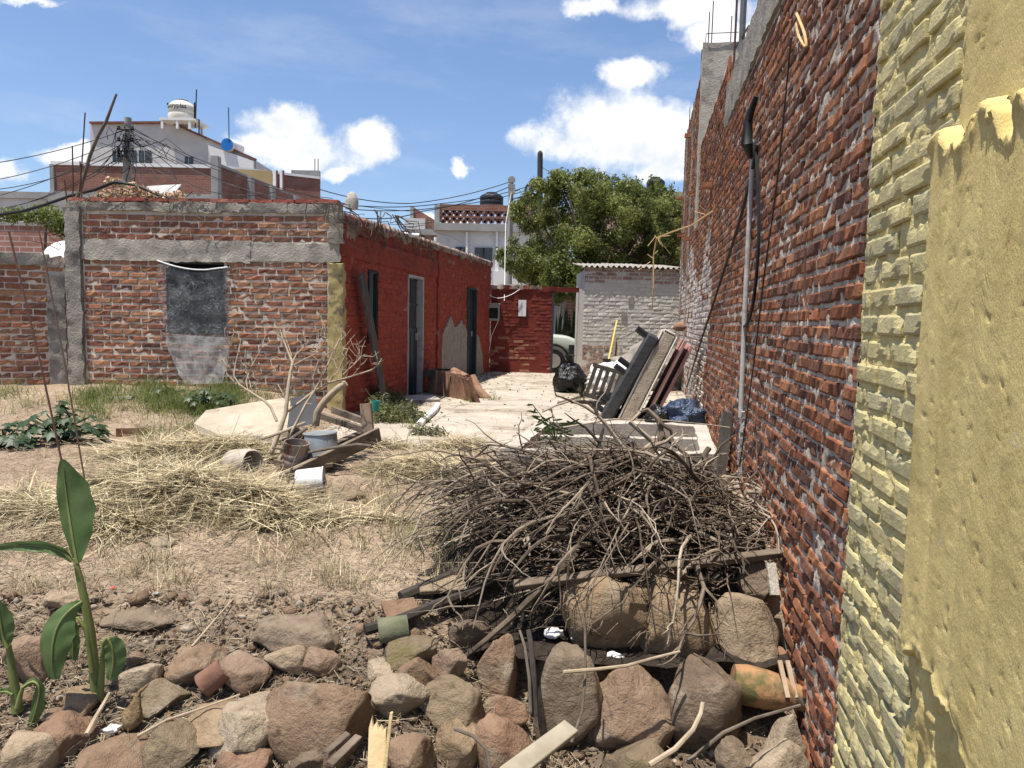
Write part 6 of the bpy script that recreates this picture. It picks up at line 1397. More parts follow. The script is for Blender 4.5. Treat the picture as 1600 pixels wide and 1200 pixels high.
def reg_yard(r, n): y = 3.6 + 4.2 * r.rand(n) ** 1.3; x = -0.75 * y + r.rand(n) * (0.9 * y); return x, y
m_peb = leaf_mat('gravel', (0.19, 0.152, 0.118), (0.31, 0.26, 0.21), 0.0, 30, 0.95, 0.5)
pebbles('gravel', 2000, reg_front, 0.005, 0.035, m_peb, 1, 'small stones and broken bits between the boulders', 'gravel')
pebbles('rubble', 620, reg_front, 0.014, 0.055, RM['brown'], 4, 'broken angular rubble filling the gaps between boulders', 'rubble')
pebbles('gravel', 1500, reg_yard, 0.003, 0.014, m_peb, 2, 'scattered pebbles over the bare yard soil', 'gravel')

rs = np.random.RandomState(55)
n = 6500; y = 2.35 + 1.35 * rs.rand(n); x = -0.75 * y + rs.rand(n) * (1.32 * y + 0.1); z = gz(x, y)
nr = np.stack([rs.normal(size=n) * 0.5, rs.normal(size=n) * 0.5, np.ones(n)], -1); nr /= np.linalg.norm(nr, axis=1)[:, None]; t_ = np.cross(nr, rs.normal(size=(n, 3))); t_ /= np.linalg.norm(t_, axis=1)[:, None]; b_ = np.cross(nr, t_)
Lf = (0.006 + 0.018 * rs.rand(n))[:, None]; pp = np.stack([x, y, z + 0.008 + 0.02 * rs.rand(n)], -1)
v_ = np.stack([pp - t_ * Lf, pp + b_ * Lf * 0.5 + nr * Lf * 0.2, pp + t_ * Lf, pp - b_ * Lf * 0.5 + nr * Lf * 0.2], 1).reshape(-1, 3)
o = np_obj('dead_leaves', v_, np.arange(4 * n).reshape(-1, 4), np.repeat(rs.rand(n), 4), leaf_mat('dead_leaf', (0.075, 0.045, 0.028), (0.19, 0.125, 0.075), 0.15, 8, 0.85, 0.55)); tag(o, 'brown dead leaves lying in the gaps between the boulders', 'leaves', None, 'stuff')
# ================================================================== dry grass, straw, grass
def ribbons(name, x, y, L, wd, lift, mat, seed, label=None, cat=None, lean=None, z0=None, curl=0.5, seg=3, parent=None, tone=None):
    """many narrow curved blades; lift = rise per length (0 lying, 1 upright)"""
    r_ = np.random.RandomState(seed); n = len(x); z = (terr(x, y) if z0 is None else z0); a_ = r_.rand(n) * 2 * np.pi if lean is None else lean + r_.normal(size=n) * 0.7
    d = np.stack([np.cos(a_) * np.sqrt(1 - lift ** 2), np.sin(a_) * np.sqrt(1 - lift ** 2), lift], -1); side = np.stack([-np.sin(a_), np.cos(a_), r_.normal(size=n) * 0.3], -1)
    bend = np.stack([r_.normal(size=n), r_.normal(size=n), -np.abs(r_.normal(size=n)) * (lift + 0.15)], -1) * (curl * L)[:, None] * 0.35
    p0 = np.stack([x, y, z], -1); V = []
    for k in range(seg + 1):
        t = k / seg; c = p0 + d * (L * t)[:, None] + bend * t * t; w_ = (wd * (1 - 0.75 * t))[:, None] * 0.5; V += [c - side * w_, c + side * w_]
    v = np.stack(V, 1); k2 = 2 * (seg + 1); b = np.arange(n)[:, None] * k2
    f = np.concatenate([np.stack([b[:, 0] + 2 * k, b[:, 0] + 2 * k + 1, b[:, 0] + 2 * k + 3, b[:, 0] + 2 * k + 2], -1) for k in range(seg)], 0)
    rn = np.repeat(r_.rand(n) if tone is None else tone, k2); o = link_mesh(name, np_mesh(name, v.reshape(-1, 3), f, False, rn), mat, parent, parent is not None)
    if parent is None: tag(o, label, cat)
    o['kind'] = 'stuff'; return o
m_straw = leaf_mat('dry_straw', (0.27, 0.21, 0.12), (0.58, 0.50, 0.325), 0.22, 9, 0.7, 0.65)
m_strawd = leaf_mat('grey_straw', (0.20, 0.16, 0.11), (0.38, 0.32, 0.225), 0.2, 5, 0.8, 0.5)
m_grass = leaf_mat('green_grass', (0.10, 0.14, 0.035), (0.21, 0.235, 0.075), 0.4, 4, 0.6, 0.5)
rs = np.random.RandomState(77)
# straw heaps: (u, v, half width m, half depth m, height m, blades)
HEAPS = [(300, 778, 0.55, 0.34, 0.30, 4200), (372, 792, 0.50, 0.30, 0.24, 3600), (232, 760, 0.48, 0.30, 0.24, 3000), (330, 715, 0.70, 0.36, 0.24, 3600), (250, 715, 0.5, 0.3, 0.18, 2000), (655, 735, 0.45, 0.30, 0.18, 2000), (700, 742, 0.36, 0.26, 0.14, 1100), (120, 800, 0.42, 0.25, 0.14, 1700), (720, 700, 0.36, 0.28, 0.14, 1200), (425, 812, 0.38, 0.20, 0.12, 900), (600, 700, 0.4, 0.2, 0.12, 600), (30, 790, 0.4, 0.25, 0.10, 900), (180, 820, 0.4, 0.2, 0.1, 900), (560, 812, 0.4, 0.16, 0.06, 400), (790, 800, 0.22, 0.3, 0.2, 1100)]
hx, hy, hz, hl_ = [], [], [], []
for (u, v, rw, rd_, hh, n) in HEAPS:
    n = int(n * 0.72); c = GT(u, v); q = rs.normal(size=(n, 2)) * 0.5; x = c.x + q[:, 0] * rw; y = c.y + q[:, 1] * rd_; e = np.exp(-(q ** 2).sum(1) * 1.3)
    hx.append(x); hy.append(y); hz.append(terr(x, y) + 0.72 * hh * e * (0.30 + 0.70 * rs.rand(n)) + 0.10 * hh * fbm(x * 6, y * 6, 2)); hl_.append(0.12 + 0.34 * rs.rand(n))
    m_ = 26; gx, gy = np.meshgrid(np.linspace(-1.5, 1.5, m_), np.linspace(-1.5, 1.5, m_)); X_ = c.x + gx * rw * 0.8; Y_ = c.y + gy * rd_ * 0.8
    Z_ = terr(X_, Y_) + hh * 0.52 * np.exp(-(gx ** 2 + gy ** 2) * 0.9) - 0.02 + 0.05 * fbm(X_ * 7, Y_ * 7, 3); a = (np.arange(m_ - 1)[:, None] * m_ + np.arange(m_ - 1)[None, :]).ravel()
    o = link_mesh('straw_heap', np_mesh('straw_heap', np.stack([X_, Y_, Z_], -1).reshape(-1, 3), np.stack([a, a + 1, a + m_ + 1, a + m_], -1), True), MT('straw_gap_shade', (0.07, 0.052, 0.034), (0.15, 0.115, 0.07), 20, 1.0, 1.0, 60, 0.03)); o['kind'] = 'stuff'; tag(o, 'matted base of the cut straw heaps, darkened as shade between strands', 'straw')  # base coloured dark to paint in the shaded gaps among the straw
X_ = np.concatenate(hx); Y_ = np.concatenate(hy); Z_ = np.concatenate(hz); L_ = np.concatenate(hl_); n = len(X_)
ribbons('cut_straw', X_, Y_, L_, np.full(n, 0.006) + 0.005 * rs.rand(n), np.clip(rs.normal(0.05, 0.20, n), -0.35, 0.7), m_straw, 5, 'pale dry straw piled in loose heaps over the yard', 'straw', z0=Z_)
# litter lying all over the soil
n = 30000; y = 2.7 + 6.0 * rs.rand(n) ** 1.25; x = -0.78 * y + rs.rand(n) * (0.80 * y + 0.3); keep = ~((y > 7.3) & (x > -2.2)); x, y = x[keep], y[keep]; n = len(x)
ribbons('straw_litter', x, y, 0.03 + 0.13 * rs.rand(n) ** 2, 0.002 + 0.0035 * rs.rand(n), np.clip(rs.normal(0.04, 0.09, n), -0.05, 0.5), m_strawd, 6, 'loose straw and dead stalks littering the soil', 'straw', z0=gz(x, y) + 0.012, seg=2)
n = 5000; y = 2.4 + 2.0 * rs.rand(n); x = -0.75 * y + rs.rand(n) * (1.3 * y); 
ribbons('straw_litter', x, y, 0.04 + 0.16 * rs.rand(n) ** 2, 0.002 + 0.003 * rs.rand(n), np.clip(rs.normal(0.1, 0.15, n), -0.05, 0.6), m_strawd, 7, 'dead stalks caught between the boulders', 'straw', z0=gz(x, y) + 0.01, seg=2)
# dry stubble tufts and thin standing grass
tx, ty = [], []
for k in range(150):
    u = rs.uniform(40, 760); v = rs.uniform(760, 930) if rs.rand() < 0.75 else rs.uniform(640, 760); c = GT(u, v); m_ = rs.randint(14, 34); q = rs.normal(size=(m_, 2)) * 0.035; tx.append(c.x + q[:, 0]); ty.append(c.y + q[:, 1])
x = np.concatenate(tx); y = np.concatenate(ty); n = len(x)
ribbons('dry_stubble', x, y, 0.06 + 0.15 * rs.rand(n), 0.003 + 0.002 * rs.rand(n), np.clip(rs.normal(0.85, 0.12, n), 0.2, 1), m_straw, 8, 'short dry stubble tufts standing across the yard', 'dry grass')
gx, gy = [], []
def tufts(u0, u1, v0, v1, k, m0, m1, sd):
    for _ in range(k):
        c = GT(rs.uniform(u0, u1), rs.uniform(v0, v1)); m_ = rs.randint(m0, m1); q = rs.normal(size=(m_, 2)) * sd; gx.append(c.x + q[:, 0]); gy.append(c.y + q[:, 1])
tufts(130, 245, 600, 640, 26, 30, 70, 0.10); tufts(235, 375, 604, 650, 46, 50, 110, 0.11); tufts(90, 180, 615, 660, 12, 20, 50, 0.10); tufts(620, 780, 740, 880, 46, 10, 26, 0.06); tufts(0, 60, 610, 660, 8, 20, 40, 0.09); tufts(200, 330, 640, 690, 14, 14, 30, 0.08); tufts(400, 520, 600, 640, 12, 30, 60, 0.1)
for c in (G(734, 628, 0), G(766, 625, 0), G(905, 628, 0), G(912, 622, 0), G(640, 668, 0), Vector((XR(7.6) - 0.2, 7.6, 0)), Vector((XR(7.2) - 0.15, 7.2, 0)), Vector((XR(8.3) - 0.2, 8.3, 0))):
    q = rs.normal(size=(40, 2)) * 0.06; gx.append(c.x + q[:, 0]); gy.append(c.y + q[:, 1])
x = np.concatenate(gx); y = np.concatenate(gy); n = len(x)
ribbons('green_grass', x, y, 0.08 + 0.22 * rs.rand(n), 0.004 + 0.004 * rs.rand(n), np.clip(rs.normal(0.85, 0.13, n), 0.2, 1), m_grass, 9, 'green grass growing along the foot of the walls', 'grass', z0=np.where((y > 7.3) & (x > XH0 + KW * y), 0.0, terr(x, y)), curl=0.9)

# ================================================================== leafy plants
m_castor = leaf_mat('castor_leaf', (0.045, 0.085, 0.035), (0.085, 0.135, 0.055), 0.25, 6, 0.45, 0.35)
def star_leaf(mb, c, nrm, ax, r):
    nrm = nrm.normalized(); ax = (ax - nrm * ax.dot(nrm)).normalized(); b_ = nrm.cross(ax); vs = [c]; n_ = 14
    for k in range(n_): a_ = 2 * math.pi * k / n_; rr = r * (1.0 if k % 2 == 0 else 0.5) * (0.75 + 0.25 * math.cos(a_)); vs.append(c + (ax * math.cos(a_) + b_ * math.sin(a_)) * rr - nrm * (0.18 * rr))
    mb.add(vs, [[0, 1 + k, 1 + (k + 1) % n_] for k in range(n_)])
def castor(u, v, spread, n, hgt, label, seed, r=0.10):
    r_ = random.Random(seed); c = GT(u, v); e = empty('castor_plant', c, 0, label, 'plant')
    for k in range(n):
        a_ = r_.uniform(0, 2 * math.pi); q = r_.random() ** 0.5 * spread; h = hgt * (0.35 + 0.65 * r_.random()) * (1 - 0.5 * q / spread); t = c + Vector((q * math.cos(a_), q * math.sin(a_) * 0.7, h))
        mb = MB(); star_leaf(mb, t, Vector((0.5 * math.cos(a_) + r_.uniform(-.3, .3), 0.5 * math.sin(a_) - 0.2, 1)), Vector((math.cos(a_), math.sin(a_), 0)), r * r_.uniform(0.6, 1.25)); mb.tube([c, c.lerp(t, 0.5) + Vector((0, 0, h * 0.2)), t], 0.006, 4); mb.build('leaf', m_castor, e, world=True)
castor(92, 690, 0.42, 70, 0.42, 'low dark green plant with star shaped leaves near left wall', 1)
castor(5, 700, 0.26, 30, 0.30, 'star leaved plant cut by the left picture edge', 2)
castor(325, 640, 0.34, 40, 0.34, 'green broad leaved weed between brick front and pale slab', 3, 0.08)
castor(265, 620, 0.24, 16, 0.20, 'small broad leaved weed under the plastic sheet', 4, 0.07)
def shrub(u, v, blobs, n, size, label, mat, seed, dz=0.0):
    r_ = np.random.RandomState(seed); c = GT(u, v); e = empty('weedy_shrub', c, 0, label, 'shrub')
    bl_ = [(c + Vector((a_, b_, h)), (q, q, q * 0.8)) for (a_, b_, h, q) in blobs]; v_, f_, rr = leaf_cloud(bl_, n, size, r_, aspect=0.35); np_obj('foliage', v_, f_, rr, mat, e)
    st_ = MB()
    for (cc, _q) in bl_:
        for k in range(5): t = cc + Vector(r_.normal(size=3) * _q[0] * 0.6); st_.tube([c, c.lerp(t, 0.6) + Vector((0, 0, 0.04)), t], 0.005, 4)
    st_.build('stems', m_stick, e, world=True)
m_weed = leaf_mat('weed_leaf', (0.085, 0.10, 0.035), (0.17, 0.18, 0.075), 0.3, 6, 0.6, 0.5)
shrub(605, 668, [(0, 0, 0.14, 0.22), (0.25, 0.1, 0.14, 0.20), (-0.15, 0.3, 0.22, 0.22), (0.4, 0.0, 0.10, 0.16), (0.15, 0.5, 0.15, 0.2)], 2300, 0.055, 'dark leafy weed bush right of the wooden frame post', m_weed, 5)
shrub(560, 632, [(0, 0, 0.14, 0.22), (0.3, 0.1, 0.14, 0.22), (-0.3, 0.1, 0.16, 0.20), (0.55, 0.1, 0.10, 0.15)], 2000, 0.05, 'olive leafy weeds at the foot of the red wall corner', m_weed, 6)
shrub(680, 690, [(0, 0, 0.08, 0.14), (-0.2, 0.05, 0.09, 0.14)], 700, 0.045, 'small trailing weed at the patio edge', m_weed, 7)
c = P(868, 690, 5.6); e = empty('leafy_sprig', c, 0, 'green leafy sprig growing over the basin rim', 'plant'); r3_ = random.Random(9)
m_sprig = leaf_mat('sprig_leaf', (0.10, 0.15, 0.05), (0.17, 0.22, 0.085), 0.35, 6, 0.45, 0.3)
tips = [(832, 632), (845, 650), (858, 655), (875, 662), (893, 672), (840, 668), (862, 640), (905, 655), (855, 690), (880, 690)]
for (u, v) in tips:
    t = P(u, v, 5.4 + r3_.uniform(-0.2, 0.2)); MB().tube([c, c.lerp(t, 0.5) + Vector((0, 0, 0.03)), t], 0.004, 4).build('stem', m_sprig, e, world=True)
    for k in range(6):
        q = c.lerp(t, 0.45 + 0.11 * k); mb = MB(); blade(mb, q, q + Vector((r3_.uniform(-0.09, 0.09), r3_.uniform(-0.03, 0.03), r3_.uniform(-0.06, 0.05))), 0.010); mb.build('leaf', m_sprig, e, world=True, smooth=True)

# ---- canna plants in the foreground
m_canna = leaf_mat('canna_leaf', (0.095, 0.155, 0.050), (0.14, 0.205, 0.080), 0.42, 7, 0.38, 0.15)
m_cstem = MT('canna_stem', (0.13, 0.16, 0.05), (0.22, 0.24, 0.085), 9, 0.5, 0.2, 30, 0.003, spots=((0.25, 0.18, 0.08), 5, 0.58, 0.70))
def canna_leaf(parent, pts, wid, yb, tilt=0.0, cup=0.25, ydep=None):
    """pts: midrib in the picture; wid: half widths in picture px on the two sides [(l, r)...]"""
    n = len(pts); fine = []; NS = 64
    mid = [P(u, v, yb + (ydep[i] if ydep else 0)) for i, (u, v) in enumerate(pts)]
    def cr(a, t):
        i = min(int(t * (n - 1)), n - 2); f = t * (n - 1) - i; a0, a1, a2, a3 = a[max(i - 1, 0)], a[i], a[i + 1], a[min(i + 2, n - 1)]
        return 0.5 * ((2 * a1) + (a2 - a0) * f + (2 * a0 - 5 * a1 + 4 * a2 - a3) * f * f + (3 * a1 - a0 - 3 * a2 + a3) * f ** 3)
    L_ = np.array([w_[0] for w_ in wid], float); R_ = np.array([w_[1] for w_ in wid], float); vs = []; NC = 6
    for k in range(NS + 1):
        t = k / NS; c = cr(mid, t); d = (cr(mid, min(1, t + 0.03)) - cr(mid, max(0, t - 0.03))).normalized(); sd = d.cross(Vector((0, 1, 0))).normalized(); nrm = sd.cross(d).normalized()
        wl = max(0.001, np.interp(t * (n - 1), range(n), L_)) / FPX * c.y; wr = max(0.001, np.interp(t * (n - 1), range(n), R_)) / FPX * c.y
        for j in range(-NC, NC + 1):
            q = j / NC; off = sd * (q * (wr if q > 0 else wl)) ; rip = 0.003 * math.sin(22 * t + 3 * q) * abs(q) + 0.0011 * math.sin(120 * t - 16 * abs(q)) * min(1, 3 * abs(q))
            vs.append(c + off + nrm * (cup * abs(q) ** 1.5 * (wl if q < 0 else wr) + rip) * (1 if tilt == 0 else tilt))
    m_ = 2 * NC + 1; fs = np.array([[k * m_ + j, k * m_ + j + 1, (k + 1) * m_ + j + 1, (k + 1) * m_ + j] for k in range(NS) for j in range(m_ - 1)])
    me = np_mesh('leaf', vs, fs, True, np.full(len(vs), random.uniform(0.35, 0.65))); lf = link_mesh('leaf', me, m_canna, parent, True)
    rib = MB(); rib.tube([cr(mid, k / 12) - Vector((0, 0.004, 0)) for k in range(12)], [0.006 * (1 - k / 13) + 0.001 for k in range(12)], 5); o = rib.build('midrib', m_cstem, lf, world=True, smooth=True)
cb = GT(150, 1088); yc_ = cb.y
cn = empty('canna_plant', cb, 0, 'tall green canna plant with one upright leaf among the rocks', 'plant')
def stemc(parent, uv, y, rad):
    MB().tube([P(u, v, y) for u, v in uv], rad, 9).build('stem', m_cstem, parent, world=True, smooth=True)
stemc(cn, [(152, 1095), (147, 1040), (142, 990), (133, 940), (124, 900), (117, 872)], yc_, [0.026, 0.022, 0.020, 0.018, 0.015, 0.009])
stemc(cn, [(156, 1092), (160, 1040), (161, 1005), (168, 996), (176, 1004)], yc_ - 0.03, [0.016, 0.012, 0.010, 0.007, 0.004])
stemc(cn, [(144, 1050), (138, 1005), (133, 980), (122, 965), (112, 968)], yc_ - 0.02, [0.012, 0.010, 0.009, 0.007, 0.004])
canna_leaf(cn, [(121, 880), (114, 840), (108, 800), (103, 760), (98, 718)], [(4, 4), (26, 16), (36, 22), (30, 21), (2, 5)], yc_, cup=0.35, ydep=[0, 0.02, 0.04, 0.05, 0.05])
canna_leaf(cn, [(114, 876), (98, 862), (70, 853), (30, 852), (-25, 857)], [(3, 3), (9, 8), (9, 9), (8, 8), (3, 3)], yc_ - 0.02, cup=-0.6)
canna_leaf(cn, [(129, 940), (105, 958), (88, 985), (82, 1020), (84, 1062)], [(3, 2), (15, 15), (26, 28), (28, 22), (7, 7)], yc_ - 0.08, cup=0.35, ydep=[0, -0.03, -0.06, -0.08, -0.08])
canna_leaf(cn, [(113, 968), (114, 990), (115, 1012), (114, 1032)], [(4, 5), (12, 9), (13, 9), (5, 4)], yc_ - 0.04, cup=0.3)
canna_leaf(cn, [(170, 998), (176, 1012), (178, 1035), (172, 1064)], [(7, 9), (18, 18), (18, 17), (6, 5)], yc_ - 0.05, cup=0.3)
cb2 = GT(28, 1105); y2_ = cb2.y
cn2 = empty('canna_plant', cb2, 0, 'smaller canna plant at the left picture edge with drooping leaf', 'plant')
stemc(cn2, [(28, 1112), (24, 1080), (18, 1040), (12, 1000)], y2_, [0.024, 0.020, 0.016, 0.010])
stemc(cn2, [(28, 1105), (32, 1085), (36, 1074)], y2_ - 0.02, [0.014, 0.010, 0.006])
canna_leaf(cn2, [(12, 1012), (6, 995), (2, 970), (-4, 935)], [(4, 5), (14, 13), (18, 17), (2, 2)], y2_ - 0.03, cup=0.3)
canna_leaf(cn2, [(35, 1074), (52, 1064), (62, 1075), (58, 1105), (44, 1146)], [(3, 3), (7, 5), (9, 6), (13, 11), (3, 3)], y2_ - 0.06, cup=0.3)
canna_leaf(cn2, [(20, 1085), (8, 1080), (-8, 1084)], [(3, 3), (6, 5), (2, 2)], y2_ - 0.02, cup=0.3)
q = GT(202, 1135); hk = empty('seed_husk', q + Vector((0, 0, -0.02)), R(20), 'dry brown seed husk standing among the rocks', 'husk')
MB().lathe([(0.025, 0), (0.040, 0.02), (0.044, 0.05), (0.030, 0.085), (0.020, 0.11), (0.012, 0.15)], 9, Matrix.Rotation(R(14), 4, 'Y'), 0.22).build('husk', MT('dry_husk', (0.13, 0.085, 0.045), (0.30, 0.21, 0.11), 30, 0.9, 1.0, 60, 0.01), hk, smooth=True)
MB().tube([(0.032, 0, 0.135), (0.045, 0, 0.16), (0.08, 0, 0.19)], [0.011, 0.009, 0.004], 6).build('stalk', MATS['dry_husk'], hk, smooth=True)
# ================================================================== clutter heap in the middle of the yard
def C2(x, y): return 280 + x / 3.636, 540 + y / 3.636
m_pale = MT('bleached_branch', (0.29, 0.225, 0.155), (0.44, 0.36, 0.26), 9, 0.9, 0.5, 40, 0.004, spots=((0.22, 0.165, 0.115), 6, 0.58, 0.72))
dtr = empty('dead_sapling', GT(450, 738), 0, 'leafless bleached sapling leaning over the junk heap', 'dead tree')
BR = [([(465, 705), (530, 590), (575, 470), (605, 380), (618, 250), (632, 150), (645, 95), (620, 40), (590, -40), (572, -90)], .040, .006, 6.3, 6.9),
      ([(640, 120), (700, 85), (790, 40), (835, -40)], .013, .005, 6.75, 6.6), ([(645, 95), (665, 50), (720, 0), (735, -30)], .012, .005, 6.8, 7.0),
      ([(610, 375), (690, 320), (760, 265), (850, 210), (950, 185), (1090, 140), (1130, 110), (1150, 75)], .022, .006, 6.6, 6.9),
      ([(850, 210), (900, 150), (940, 60), (960, 20)], .010, .004, 6.75, 6.9), ([(950, 185), (958, 140), (965, 120)], .007, .004, 6.8, 6.8), ([(985, 172), (1020, 130), (1030, 110)], .007, .004, 6.8, 6.8),
      ([(530, 735), (570, 640), (600, 560), (660, 450), (720, 330), (770, 255), (840, 120), (880, 20), (925, -60)], .024, .006, 6.2, 6.9),
      ([(770, 255), (760, 180), (790, 90), (880, 20)], .011, .005, 6.7, 6.8), ([(790, 230), (820, 140), (870, 80), (905, -20)], .009, .004, 6.7, 6.5),
      ([(555, 430), (520, 350), (480, 310), (390, 255), (340, 220), (310, 170), (320, 100), (345, 0), (350, -40)], .018, .005, 6.5, 6.9),
      ([(312, 205), (270, 160), (265, 110), (290, 0), (300, -40)], .009, .004, 6.8, 6.9), ([(390, 252), (380, 200), (410, 120), (470, 10), (490, -60)], .010, .004, 6.7, 7.0),
      ([(400, 245), (450, 200), (550, 140)], .008, .004, 6.75, 6.6), ([(410, 250), (395, 180), (360, 120)], .008, .004, 6.75, 6.9), ([(560, 220), (600, 290), (612, 310)], .006, .005, 6.9, 6.7), ([(640, 60), (600, -60), (640, -120)], .008, .003, 6.8, 7.0), ([(930, 165), (1000, 100), (1040, 60)], .008, .003, 6.8, 7.1)]
for (pts, r0, r1, ya, yb_) in BR:
    n_ = len(pts); q = [P(*C2(x, y), ya + (yb_ - ya) * k / (n_ - 1)) for k, (x, y) in enumerate(pts)]
    MB().tube(q, [(r0 + (r1 - r0) * k / (n_ - 1)) * 0.72 for k in range(n_)], 8).build('branch', m_pale, dtr, world=True, smooth=True)
rs3 = random.Random(5)
for k in range(90):
    pts, r0, r1, ya, yb_ = BR[rs3.randrange(len(BR))]; i = rs3.randrange(len(pts) // 2, len(pts)); c = P(*C2(*pts[i]), ya + (yb_ - ya) * i / (len(pts) - 1)); q = [c]
    for j in range(3): c = c + Vector((rs3.uniform(-0.07, 0.07), rs3.uniform(-0.05, 0.05), rs3.uniform(-0.01, 0.10))); q.append(c)
    MB().tube(q, [0.004, 0.0035, 0.003, 0.002], 4).build('twig', m_pale, dtr, world=True)
q = [P(*C2(x, y), 6.6) for x, y in ((775, 455), (785, 380), (815, 330), (860, 280), (905, 240), (948, 212))]
one('curved_branch', MB().tube(q, [0.034, 0.034, 0.033, 0.032, 0.031, 0.029], 10), m_pale, 'thick curved sawn branch standing behind the upturned tub', 'branch', smooth=True)
one('pale_stick', MB().tube([P(*C2(470, 530), 6.2), P(*C2(560, 500), 6.3), P(*C2(712, 438), 6.6)], [0.014, 0.014, 0.012], 7), m_pale, 'straight pale stick crossing the sapling trunk', 'stick', smooth=True)
one('grey_stick', MB().tube([P(*C2(590, 570), 6.2), P(*C2(650, 520), 6.25), P(*C2(725, 470), 6.4)], [0.017, 0.017, 0.015], 7), m_stick, 'grey stick lying between rusty can and upturned tub', 'stick', smooth=True)
one('bent_stick', MB().tube([P(*C2(530, 580), 6.0), P(*C2(720, 610), 6.0), P(*C2(850, 585), 6.0), P(*C2(1010, 562), 6.1), P(*C2(1090, 572), 6.1)], [0.010, 0.012, 0.013, 0.014, 0.016], 7), m_stick, 'bent stick lying along the front beam of the wooden frame', 'stick', smooth=True)
# pale slab
sp_ = [(303, 662, 7.4), (322, 641, 7.9), (392, 629, 8.3), (447, 621, 8.5), (462, 640, 8.0), (455, 668, 7.35), (420, 682, 7.05), (340, 678, 7.1)]
tp = [P(*q) for q in sp_]; dn = Vector((0.02, -0.03, -0.075)); n_ = len(tp)
mb = MB(); c = sum(tp, Vector()) / n_; mb.add(tp + [p + dn for p in tp] + [c + Vector((0, 0, 0.015))], [[i, (i + 1) % n_, 2 * n_] for i in range(n_)] + [list(range(n_, 2 * n_))[::-1]] + [[i, n_ + i, n_ + (i + 1) % n_, (i + 1) % n_] for i in range(n_)])
one('concrete_slab', mb, MT('sandy_slab', (0.33, 0.28, 0.21), (0.44, 0.38, 0.295), 3, 0.95, 0.6, 40, 0.01, spots=((0.30, 0.25, 0.19), 4, 0.56, 0.70)), 'big pale broken concrete slab tilted beside the dead sapling', 'slab')
one('black_board', MB().add([P(448, 672, 7.2), P(455, 622, 7.7), P(492, 612, 7.8), P(500, 660, 7.3)] + [P(448, 672, 7.25), P(455, 622, 7.78), P(492, 612, 7.88), P(500, 660, 7.35)], [[0, 1, 2, 3], [7, 6, 5, 4], [0, 4, 5, 1], [1, 5, 6, 2], [2, 6, 7, 3], [3, 7, 4, 0]]), m_black, 'black board propped behind the sapling trunk', 'board')
# wooden frame of planks
fr_ = empty('broken_pallet', GT(500, 735), 0, 'collapsed brown wooden pallet frame under the tub and can', 'frame')
def bm_(uva, ya, uvb, yb_, w_, t_, name='beam', mat=None, up=(0, 0, 1)): return MB().beam(P(*uva, ya), P(*uvb, yb_), w_, t_, up, 0.004).build(name, mat or m_wood, fr_, world=True, bevel=0.003)
bm_((440, 752), 5.75, (592, 678), 6.55, 0.045, 0.125, 'front_beam'); bm_((503, 650), 7.0, (571, 672), 6.7, 0.05, 0.06); bm_((520, 640), 7.3, (575, 660), 7.0, 0.05, 0.06)
bm_((470, 716), 6.1, (560, 690), 6.75, 0.09, 0.03, 'slat'); bm_((500, 703), 6.3, (565, 676), 6.9, 0.08, 0.03, 'slat'); bm_((440, 728), 6.0, (520, 726), 6.1, 0.08, 0.03, 'slat'); bm_((430, 722), 6.1, (500, 742), 5.85, 0.04, 0.05, 'slat')
bm_((576, 680), 6.65, (572, 631), 6.7, 0.10, 0.08, 'post', MT('brown_post', (0.18, 0.125, 0.085), (0.28, 0.205, 0.145), 8, 0.9, 0.6, 20, 0.005, stretch=(3, 3, 0.5)), (0, 1, 0))
one('teal_cup', MB().lathe([(0.035, 0), (0.045, 0.10), (0.04, 0.10), (0.032, 0.01)], 12, Matrix.Translation(P(587, 642, 6.85))), MT('teal_plastic', (0.05, 0.30, 0.24), (0.07, 0.36, 0.29), 4, 0.4, 0), 'small teal plastic cup behind the frame post', 'cup', smooth=True)
m_galv = MT('galvanised_metal', (0.22, 0.235, 0.25), (0.32, 0.335, 0.35), 7, 0.45, 0.3, 40, 0.004, metallic=0.35, spots=((0.16, 0.155, 0.15), 4, 0.55, 0.68))
c = P(503, 712, 6.25); tub = empty('upturned_tub', c, 0, 'upturned grey metal tub resting on the wooden frame', 'tub')
MB().lathe([(0.158, 0.0), (0.165, 0.008), (0.158, 0.016), (0.150, 0.03), (0.140, 0.195), (0.136, 0.205), (0.13, 0.20), (0.02, 0.198)], 36, Matrix.Rotation(R(-3), 4, 'Y')).build('body', m_galv, tub, smooth=True)
MB().lathe([(0.142, 0.196), (0.146, 0.206), (0.138, 0.210), (0.130, 0.204)], 36, Matrix.Rotation(R(-3), 4, 'Y')).build('base_rim', m_galv, tub, smooth=True)
for s in (-1, 1): MB().tube([(s * 0.155, -0.04, 0.07), (s * 0.185, -0.02, 0.06), (s * 0.185, 0.02, 0.06), (s * 0.155, 0.04, 0.07)], 0.006, 5).build('handle', m_galv, tub)
m_rust = MT('rusty_paint', (0.20, 0.16, 0.13), (0.34, 0.285, 0.235), 8, 0.85, 0.6, 40, 0.005, spots=((0.13, 0.055, 0.035), 6, 0.50, 0.62))
c = P(460, 728, 6.05); can = empty('rusty_can', c, 0, 'open rusty banded can left of the upturned tub', 'can'); Mq = Matrix.Rotation(R(6), 4, 'X') @ Matrix.Rotation(R(8), 4, 'Y')
MB().lathe([(0.085, 0), (0.095, 0.01), (0.100, 0.06), (0.096, 0.065), (0.100, 0.07), (0.103, 0.12), (0.099, 0.125), (0.104, 0.13), (0.102, 0.20), (0.106, 0.205), (0.106, 0.215), (0.099, 0.215), (0.096, 0.05), (0.02, 0.045)], 28, Mq).build('body', m_rust, can, smooth=True)
